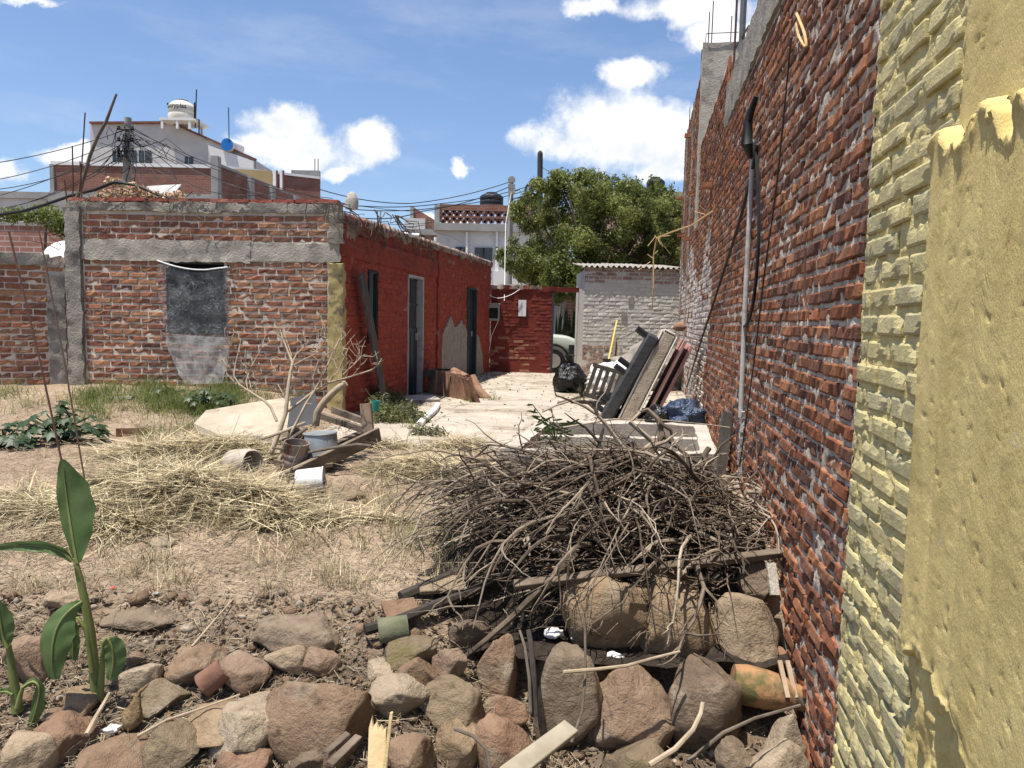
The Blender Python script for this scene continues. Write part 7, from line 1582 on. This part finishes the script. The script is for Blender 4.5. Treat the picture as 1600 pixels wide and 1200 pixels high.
MB().lathe([(0.094, 0.15), (0.06, 0.165), (0.01, 0.16)], 16, Mq, 0.05).build('soil', MT('dark_soil', (0.08, 0.06, 0.05), (0.14, 0.11, 0.09), 20, 1, 0.8), can)
c = P(380, 742, 6.0); cpipe = empty('clay_pipe', c, R(-35), 'broken grey pipe section lying in the straw', 'pipe')
Mp = Matrix.Translation((0, 0, 0.11)) @ Matrix.Rotation(R(82), 4, 'Y'); mb = MB(); mb.lathe([(0.11, -0.14), (0.115, 0.12), (0.10, 0.14), (0.095, 0.13), (0.09, -0.12)], 22, Mp, 0.03); mb.f = mb.f[:-2]; mb.build('section', MT('grey_clay', (0.32, 0.27, 0.22), (0.45, 0.39, 0.33), 5, 0.95, 0.5, 40, 0.006), cpipe, smooth=True)
c = P(484, 768, 5.40); pail = empty('white_pail', c, R(8), 'white plastic pail tipped over in the straw', 'pail'); Mp = Matrix.Translation((0, 0, 0.09)) @ Matrix.Rotation(R(86), 4, 'Y')
mb = MB(); mb.lathe([(0.078, -0.10), (0.085, -0.09), (0.095, 0.10), (0.099, 0.10), (0.099, 0.108), (0.092, 0.108), (0.083, -0.08), (0.01, -0.085)], 28, Mp); mb.build('body', MT('white_plastic', (0.66, 0.66, 0.64), (0.74, 0.74, 0.72), 5, 0.45, 0.05, spots=((0.50, 0.47, 0.41), 6, 0.58, 0.72)), pail, smooth=True)
MB().tube([(0.10, -0.09, 0.09), (0.16, -0.07, 0.02), (0.17, 0, 0.01), (0.16, 0.07, 0.02), (0.10, 0.09, 0.09)], 0.003, 5).build('handle', m_alu, pail)
c = GT(448, 798); one('burnt_stake', MB().tube([P(446, 772, 5.45), P(452, 742, 5.5), P(462, 715, 5.55), P(474, 690, 5.6)], [0.020, 0.012, 0.006, 0.004], 6), m_stick, 'thin dark stake in front of the rusty can', 'stake', smooth=True)
for (u, v, lab) in ((205, 678, 'reddish broken brick on the bare earth mound'), (190, 622, 'flat pale scrap on the earth mound by the wall')):
    q = GT(u, v); one('brick_fragment', MB().box(-0.13, 0.13, -0.07, 0.07, -0.02, 0.06 if u > 200 else 0.01, Matrix.Translation(q) @ Matrix.Rotation(R(u), 4, 'Z'), 0.015), m_clay if u > 200 else m_conc_l, lab, 'fragment')
# long rusty rods standing in the yard
for (uvb, uvt, dy, lab, r_) in (((108, 775), (14, 362), 0.35, 'long rusty rod leaning left in front of the left wall', 0.011), ((139, 790), (58, 345), 0.6, 'thinner rusty rod leaning left beside the thicker one', 0.008)):
    q = GT(*uvb); e_ = P(*uvt, q.y + dy); r_ *= 0.75; one('rusty_rod', MB().tube([q, q.lerp(e_, 0.5) + Vector((0.012, 0, 0)), e_], r_, 6), m_rebar, lab, 'rod', 'rusty rods standing in the yard')
pts = [P(58, 345, 6.2), P(80, 372, 6.2), P(95, 382, 6.2), P(92, 390, 6.2), P(70, 380, 6.2), P(40, 375, 6.2)]
one('wire_hook', MB().tube(pts, 0.004, 4), m_rebar, 'thin curled wire hanging on the leaning rods', 'wire')

# ================================================================== brush heap
m_brush = MT('brush_bark', (0.055, 0.041, 0.031), (0.165, 0.127, 0.094), 10, 0.95, 0.6, 50, 0.005, tint=0.5)
m_brushl = MT('brush_bark_pale', (0.20, 0.158, 0.118), (0.36, 0.30, 0.23), 9, 0.95, 0.5, 50, 0.004, tint=0.25)
m_char = MT('charred_wood', (0.025, 0.021, 0.018), (0.06, 0.05, 0.042), 9, 0.85, 0.6, 30, 0.006)
BC = Vector((0.62, 4.48, 0))
def mound(x, y):
    e = ((x - BC.x) / 1.18) ** 2 + ((y - BC.y) / 0.72) ** 2
    f_ = max(0.0, 1 - e); tl = math.exp(-(((x + 0.35) / 0.45) ** 2 + ((y - 4.0) / 0.40) ** 2)) * 0.14
    return max(tz(x, y), -0.30) + 0.44 * f_ ** 0.8 * (1 + 0.5 * mnoise.noise(Vector((x * 2.2, y * 2.2, 5)))) + tl
heap = empty('brush_heap', (BC.x, BC.y, tz(BC.x, BC.y)), 0, 'large tangled heap of dry dark branches in front of the basin', 'brush heap')
m_ = 50; gx, gy = np.meshgrid(np.linspace(-1.15, 1.15, m_), np.linspace(-0.95, 0.85, m_)); X_ = BC.x + gx; Y_ = BC.y + gy
Z_ = np.array([[mound(x, y) for x, y in zip(a_, b_)] for a_, b_ in zip(X_, Y_)]) - 0.13 + 0.10 * fbm(X_ * 6, Y_ * 6, 3); ok = (X_ < XR(Y_) - 0.03); X_ = np.minimum(X_, XR(Y_) - 0.02)
a = (np.arange(m_ - 1)[:, None] * m_ + np.arange(m_ - 1)[None, :]).ravel()
link_mesh('heap_gap_shade', np_mesh('heap_gap_shade', np.stack([X_, Y_, Z_], -1).reshape(-1, 3), np.stack([a, a + 1, a + m_ + 1, a + m_], -1), True), MT('heap_gap_shade', (0.022, 0.017, 0.013), (0.06, 0.045, 0.034), 22, 1.0, 1.0, 60, 0.03), heap, True)  # near-black sheet under the branches, painted in as shade for the gaps
rb = random.Random(17)
def wander(p, d, L, n, wob, follow=True, lift=0.0):
    pts = [p.copy()]
    for k in range(n):
        d = (d + Vector((rb.gauss(0, wob), rb.gauss(0, wob), rb.gauss(0, wob * 0.6)))).normalized(); p = p + d * (L / n)
        if follow:
            h = mound(p.x, p.y) + lift
            if p.z < h - 0.04: p.z = h - 0.04; d.z = max(d.z, 0.02)
            if p.z > h + 0.22: d.z -= 0.3
        if p.x > XR(p.y) - 0.03: p.x = XR(p.y) - 0.03; d.x = -abs(d.x)
        pts.append(p.copy())
    return pts
def flow(x, y):                                   # branches mostly point downhill, to the front left
    a_ = rb.gauss(math.pi * 1.18, 0.6) if rb.random() < 0.75 else rb.uniform(0, 2 * math.pi); return Vector((math.cos(a_), math.sin(a_), 0))
for k in range(210):
    r_ = rb.random() ** 0.6; a_ = rb.uniform(0, 2 * math.pi); x = BC.x + 0.06 + 0.95 * r_ * math.cos(a_); y = BC.y + 0.60 * r_ * math.sin(a_); x = min(x, XR(y) - 0.08)
    z = mound(x, y) + rb.uniform(-0.06, 0.12); d = flow(x, y); d.z = rb.uniform(-0.25, 0.15); L = rb.uniform(0.30, 0.95); r0 = 0.005 + 0.014 * rb.random() ** 2
    pts = wander(Vector((x, y, z)), d, L, 8, rb.choice((0.10, 0.16, 0.26)), True, 0.02); big = MB().tube(pts, [r0 * (1 - 0.75 * j / 8) + 0.001 for j in range(9)], 6)
    for j in range(rb.randint(1, 4)):
        i = rb.randrange(2, 8); dd = (pts[i] - pts[i - 1]).normalized() + Vector((rb.gauss(0, 0.6), rb.gauss(0, 0.6), rb.gauss(0.1, 0.5))); big.tube(wander(pts[i], dd.normalized(), L * rb.uniform(0.2, 0.5), 5, 0.25, False), [r0 * 0.5 * (1 - j2 / 6) + 0.0008 for j2 in range(6)], 5)
    big.build('branch', m_brush if rb.random() < 0.68 else m_brushl, heap, world=True, smooth=True)
for k in range(70):                                  # long brush fanning down to the front left
    x = rb.uniform(0.0, 0.85); y = rb.uniform(4.2, 4.7); z = mound(x, y) + rb.uniform(0.0, 0.08); a_ = rb.gauss(math.pi * 1.20, 0.20); L = rb.uniform(0.45, 1.05); r0 = 0.004 + 0.011 * rb.random() ** 2
    pts = wander(Vector((x, y, z)), Vector((math.cos(a_), math.sin(a_), -0.25)), L, 9, 0.08, True, 0.015); big = MB().tube(pts, [r0 * (1 - 0.6 * j / 9) + 0.001 for j in range(10)], 6)
    for j in range(rb.randint(1, 3)):
        i = rb.randrange(3, 9); dd = (pts[i] - pts[i - 1]).normalized() + Vector((rb.gauss(0, 0.35), rb.gauss(0, 0.35), rb.gauss(0.05, 0.25))); big.tube(wander(pts[i], dd.normalized(), L * 0.3, 4, 0.12, False), [r0 * 0.5 * (1 - j2 / 5) + 0.0008 for j2 in range(5)], 5)
    big.build('branch', m_brush if rb.random() < 0.75 else m_brushl, heap, world=True, smooth=True)
tw = MB()
for k in range(2100):
    r_ = rb.random() ** 0.55; a_ = rb.uniform(0, 2 * math.pi); x = BC.x + 0.02 + 1.0 * r_ * math.cos(a_); y = BC.y - 0.06 + 0.70 * r_ * math.sin(a_); x = min(x, XR(y) - 0.06)
    d = flow(x, y); d.z = rb.uniform(-0.3, 0.45); tw.tube(wander(Vector((x, y, mound(x, y) + rb.uniform(-0.06, 0.07))), d, rb.uniform(0.10, 0.36), 3, 0.28, False), [0.0046, 0.0038, 0.003, 0.0012], 4, False)
o = tw.build('twigs', m_brush, heap, world=True); o['kind'] = 'stuff'
dl_ = MB()
for k in range(900):                                 # dead leaves caught in the heap
    r_ = rb.random() ** 0.5; a_ = rb.uniform(0, 2 * math.pi); x = min(BC.x - 0.05 + 1.0 * r_ * math.cos(a_), 9); y = BC.y - 0.1 + 0.72 * r_ * math.sin(a_); x = min(x, XR(y) - 0.05); c = Vector((x, y, mound(x, y) + rb.uniform(-0.05, 0.06)))
    d = Vector((rb.gauss(0, 1), rb.gauss(0, 1), rb.gauss(0, 0.6))).normalized(); e_ = d.cross(Vector((rb.gauss(0, 1), rb.gauss(0, 1), 1))).normalized(); l_ = rb.uniform(0.010, 0.028); dl_.add([c - d * l_, c + e_ * l_ * 0.5, c + d * l_, c - e_ * l_ * 0.5], [[0, 1, 2, 3]])
o = dl_.build('dead_leaves', MATS['dead_leaf'], heap, world=True); o['kind'] = 'stuff'
# upright dark branch and gnarled roots crowning the heap
def picbranch(name, lab, pts, y0, y1, r0, r1, mat, cat='branch', sides=()):
    n_ = len(pts); q = [P(u, v, min(y0 + (y1 - y0) * k / (n_ - 1), GT(u, v).y - 0.03 - r0)) for k, (u, v) in enumerate(pts)]; mb = MB().tube(q, [r0 + (r1 - r0) * k / (n_ - 1) for k in range(n_)], 7)
    for sdp in sides: m2 = len(sdp); mb.tube([P(u, v, (y0 + y1) / 2) for u, v in sdp], [r0 * 0.6 - (r0 * 0.45) * k / (m2 - 1) for k in range(m2)], 6)
    return one(name, mb, mat, lab, cat, smooth=True)
picbranch('dark_branch', 'dark forked branch rising in front of the basin', [(968, 790), (958, 760), (942, 730), (936, 700), (938, 685), (943, 670)], 4.5, 4.7, 0.020, 0.008, m_char, sides=[[(937, 692), (915, 668), (895, 655), (882, 645)], [(945, 738), (915, 718), (890, 705), (868, 698)]])
picbranch('gnarled_root', 'gnarled dark root arching on top of the brush heap', [(1010, 770), (1005, 735), (1018, 705), (1035, 680), (1028, 655), (1012, 640), (995, 645)], 4.9, 5.1, 0.035, 0.012, m_brush, 'root', sides=[[(1035, 680), (1060, 700), (1090, 725), (1110, 760)], [(1030, 660), (1048, 672), (1052, 690)]])
picbranch('gnarled_root', 'thick pale root bending over the middle of heap', [(975, 760), (985, 730), (1005, 705), (1020, 690), (985, 660), (1000, 645)], 4.7, 5.0, 0.032, 0.014, m_brushl, 'root', sides=[[(1010, 700), (1040, 690), (1058, 676)], [(985, 730), (965, 742), (940, 760)]])
picbranch('gnarled_root', 'dark stump root at the right of the heap by the wall', [(1150, 790), (1128, 760), (1110, 735), (1100, 712), (1108, 700)], 4.9, 5.0, 0.040, 0.020, m_brush, 'root', sides=[[(1128, 760), (1150, 740), (1160, 760)], [(1110, 735), (1085, 720), (1062, 705)]])
picbranch('long_twig', 'long thin pale twig stretched across the top of basin', [(880, 668), (960, 655), (1040, 657), (1110, 664), (1140, 668)], 5.0, 5.2, 0.007, 0.004, m_brushl, 'twig')
picbranch('arched_branch', 'long arched branch curving down the left of the heap', [(905, 765), (870, 762), (845, 775), (815, 805), (780, 838), (740, 862), (715, 890), (690, 920)], 4.5, 3.95, 0.018, 0.008, m_brush)
picbranch('arched_branch', 'second arched branch above the first at the heap left', [(880, 745), (850, 750), (820, 768), (800, 785), (790, 800)], 4.7, 4.5, 0.016, 0.006, m_brush)
picbranch('charred_log', 'charred dark log lying lowest at the left of heap', [(570, 984), (620, 970), (680, 945), (735, 925), (800, 890)], 3.72, 4.05, 0.030, 0.022, m_char, 'log')
picbranch('charred_log', 'charred dark log lying above the lower one, left of heap', [(626, 933), (680, 910), (730, 888), (770, 868), (820, 850)], 3.95, 4.3, 0.034, 0.026, m_char, 'log')
picbranch('charred_stick', 'charred upright stick standing before the tall grey boulder', [(836, 1120), (834, 1060), (830, 1010), (826, 985)], 3.15, 3.35, 0.017, 0.013, m_char, 'stick')
picbranch('thin_stick', 'thin brown stick left of the charred upright stick', [(829, 1112), (827, 1060), (820, 1010), (812, 985)], 3.12, 3.3, 0.009, 0.006, m_stick, 'stick')
picbranch('fire_branch', 'dark branch reaching down from the heap to porous stones', [(900, 868), (860, 905), (800, 965), (760, 1000), (722, 1030)], 3.9, 3.4, 0.024, 0.012, m_brush)
picbranch('bent_branch', 'pale bent branch crossing the centre rocks', [(880, 1050), (930, 1046), (980, 1040), (1022, 1028), (1062, 1018)], 3.05, 3.25, 0.009, 0.006, m_pale)
picbranch('forked_stick', 'pale forked stick in front of the dark holed boulder', [(1015, 1195), (1055, 1170), (1083, 1140), (1095, 1115), (1098, 1098)], 2.72, 2.85, 0.012, 0.009, m_pale, 'stick')
picbranch('long_twig', 'thin upright twig in front of the tall grey boulder', [(893, 1160), (910, 1110), (915, 1050), (914, 965)], 2.95, 3.2, 0.007, 0.006, m_stick, 'twig')
picbranch('long_twig', 'slanting twig below the clay pot by the wall', [(1075, 1190), (1130, 1145), (1180, 1122), (1250, 1102)], 2.8, 3.15, 0.009, 0.007, m_stick, 'twig')
picbranch('long_twig', 'curved twig over the reddish boulder at the bottom', [(710, 1138), (740, 1150), (760, 1170), (768, 1215)], 2.75, 2.6, 0.008, 0.007, m_stick, 'twig')
picbranch('long_twig', 'straight straw coloured twig on the soil behind boulders', [(300, 1010), (330, 975), (365, 935)], 3.45, 3.75, 0.006, 0.004, m_straw if False else m_pale, 'twig')
picbranch('long_twig', 'thin twig lying from seed husk towards the white slab', [(215, 1150), (260, 1125), (320, 1105), (375, 1085)], 2.95, 3.0, 0.006, 0.004, m_pale, 'twig')
picbranch('dry_stalk', 'dry flat stalk beside the large plant foot', [(135, 1148), (150, 1120), (162, 1100), (172, 1082)], 2.95, 3.1, 0.010, 0.008, m_pale, 'stalk')
# planks on and below the heap
def plank(lab, uva, ya, uvb, yb_, w_, t_, mat, up=(0, -0.4, 1), name='plank'): return one(name, MB().beam(P(*uva, min(ya, GT(*uva).y - 0.04)), P(*uvb, min(yb_, GT(*uvb).y - 0.04)), w_, t_, up, 0.004), mat, lab, 'plank', bevel=0.003)
plank('long weathered plank lying across the boulders to the wall', (803, 915), 3.72, (1234, 862), 4.0, 0.05, 0.036, m_wood)
q = P(588, 1215, 2.5); e_ = P(590, 1138, 2.62); dd = (e_ - q); mb = MB()
tops = [(-0.034, 1.0), (-0.024, 1.22), (-0.018, 0.98), (-0.004, 1.08), (0.004, 0.94), (0.012, 1.02), (0.022, 0.9), (0.032, 0.97)]
fr0 = [q + dd * t_ + Vector((x_, 0, 0)) for x_, t_ in tops] + [q + Vector((0.034, 0, 0)), q + Vector((-0.034, 0, 0))]; n_ = len(fr0)
mb.add(fr0 + [p + Vector((0, 0.018, 0.004)) for p in fr0], [list(range(n_)), list(range(n_, 2 * n_))[::-1]] + [[i, i + n_, (i + 1) % n_ + n_, (i + 1) % n_] for i in range(n_)])
one('plank', mb, m_woodl, 'splintered fresh yellow board standing at the bottom edge', 'plank')
plank('thin splinter of fresh wood beside the splintered board', (600, 1215), 2.5, (612, 1112), 2.6, 0.014, 0.012, m_woodl, (0, -1, 0.2))
plank('cream painted angle board slanting at the bottom centre', (790, 1215), 2.55, (893, 1136), 2.85, 0.075, 0.03, MT('cream_paint', (0.24, 0.205, 0.15), (0.37, 0.33, 0.255), 5, 0.9, 0.5, 20, 0.005, spots=((0.36, 0.29, 0.20), 7, 0.58, 0.70)), (-0.3, -0.6, 0.8))
plank('short brown slat slanting beside the splintered board', (515, 1195), 2.6, (560, 1150), 2.75, 0.035, 0.015, m_wood)
plank('second brown slat parallel to the first at bottom', (508, 1178), 2.66, (545, 1145), 2.8, 0.03, 0.015, m_wood)
plank('thick split log half buried at the left of the heap', (828, 760), 4.75, (925, 708), 5.05, 0.13, 0.10, m_wood)
plank('second split log resting above the first on the heap', (870, 735), 4.85, (985, 690), 5.1, 0.10, 0.08, m_woodg)
for (u, ua, ya, lab) in ((1238, 1243, 3.45, 'narrow tan slat standing against the wall, right of two'), (1226, 1231, 3.42, 'narrow tan slat standing against the wall, left of two')):
    q = P(ua, 1090, ya - 0.1); e_ = P(u - 8, 1032, ya); one('slat', MB().beam(q, e_, 0.022, 0.012, (0, -1, 0)), MT('tan_slat', (0.36, 0.26, 0.18), (0.46, 0.35, 0.25), 6, 0.9, 0.3), lab, 'slat')
q = P(1211, 930, 3.75); one('board_piece', MB().beam(q, P(1204, 880, 3.85), 0.05, 0.02, (0, -1, 0)), m_conc_l, 'pale narrow board piece beside the grey porous block', 'board')
# clay pot lying by the wall, tile shards
q = GT(1200, 1122); pt = empty('clay_pot', q, R(-10), 'mossy orange clay pot lying on its side by the wall', 'pot'); Mp = Matrix.Translation((0, 0.09, 0.10)) @ Matrix.Rotation(R(98), 4, 'Y')
MB().lathe([(0.02, -0.17), (0.085, -0.165), (0.098, -0.10), (0.095, 0.0), (0.083, 0.08), (0.060, 0.14), (0.062, 0.19), (0.068, 0.20), (0.055, 0.20), (0.05, 0.13), (0.01, 0.12)], 28, Mp).build('body', MT('mossy_clay', (0.27, 0.145, 0.07), (0.36, 0.205, 0.10), 7, 0.95, 0.7, 40, 0.008, spots=[((0.12, 0.105, 0.045), 6, 0.46, 0.60), ((0.10, 0.08, 0.06), 11, 0.58, 0.68)]), pt, smooth=True)
def shard(uv, yo, M, lab, mat):
    o = bpy.data.objects.new('tile_shard', tme2 if mat is None else tme2.copy()); COL.objects.link(o); p = GT(*uv); o.matrix_world = Matrix.Translation(p + Vector((0, yo, 0.03))) @ M
    if mat: o.data.materials.clear(); o.data.materials.append(mat)
    tag(o, lab, 'tile shard', 'broken roof tile shards')
tme2 = tile_mesh(0.15, 0.075, 0.065)
shard((590, 1000), 0.02, axes((1, 0.25, 0.1), (0, -0.5, 1)), 'green mossy curved tile shard under the lower charred log', MT('green_moss', (0.075, 0.082, 0.05), (0.15, 0.15, 0.095), 9, 0.9, 0.6, 40, 0.008))
shard((310, 1094), 0.05, axes((0.75, 0.2, 0.6), (0.3, -1, 0.4)) @ Matrix.Scale(0.8, 4), 'broken red tile shard standing behind the yellowish slab', MT('sooty_tile', (0.12, 0.06, 0.042), (0.22, 0.12, 0.085), 9, 0.95, 0.6, 40, 0.008))
shard((1190, 1052), 0.08, axes((1, 0.2, -0.1), (0, -0.4, 1)), 'orange tile shard above the clay pot', None)
for (u, v, rz, sx, lab, mt) in ((625, 962, 25, 0.09, 'flat dull red tile lying behind the green shard', RM['red']), (880, 890, -20, 0.08, 'small orange brick piece on the heap front', m_clay), (690, 925, 15, 0.13, 'pale flat stone tile between the charred logs', RM['pale'])):
    q = P(u, v, 4.0) if u == 880 else GT(u, v); one('flat_tile', MB().box(-sx, sx, -0.07, 0.07, 0.02, 0.05, Matrix.Translation(q) @ Matrix.Rotation(R(rz), 4, 'Z') @ Matrix.Rotation(R(14), 4, 'X'), 0.006), mt, lab, 'tile', bevel=0.004)
# scraps of litter
for (u, v, s, mt, lab) in ((702, 855, 0.035, m_whiteb, 'crumpled white scrap on the bare soil right of centre'), (176, 921, 0.014, MT('red_plastic', (0.55, 0.05, 0.05), (0.6, 0.08, 0.07), 4, 0.4, 0), 'small red bottle cap on the soil'), (243, 930, 0.016, m_alu, 'small clear plastic scrap on the soil near flat stone'), (866, 1000, 0.05, m_whiteb, 'white torn scrap below the brush heap'), (898, 1000, 0.03, m_whiteb, 'small white scrap between brush heap and tan boulder'), (175, 1150, 0.03, m_whiteb, 'folded white scrap near the seed husk'), (318, 1052, 0.02, m_whiteb, 'small white chip between two rounded boulders'), (960, 1035, 0.04, m_whiteb, 'white chip under the pale bent branch')):
    lump('litter_scrap', GT(u, v), (s, s * 0.8, s * 0.5), mt, lab, 'litter', u % 17, 3, 0.5, 3)
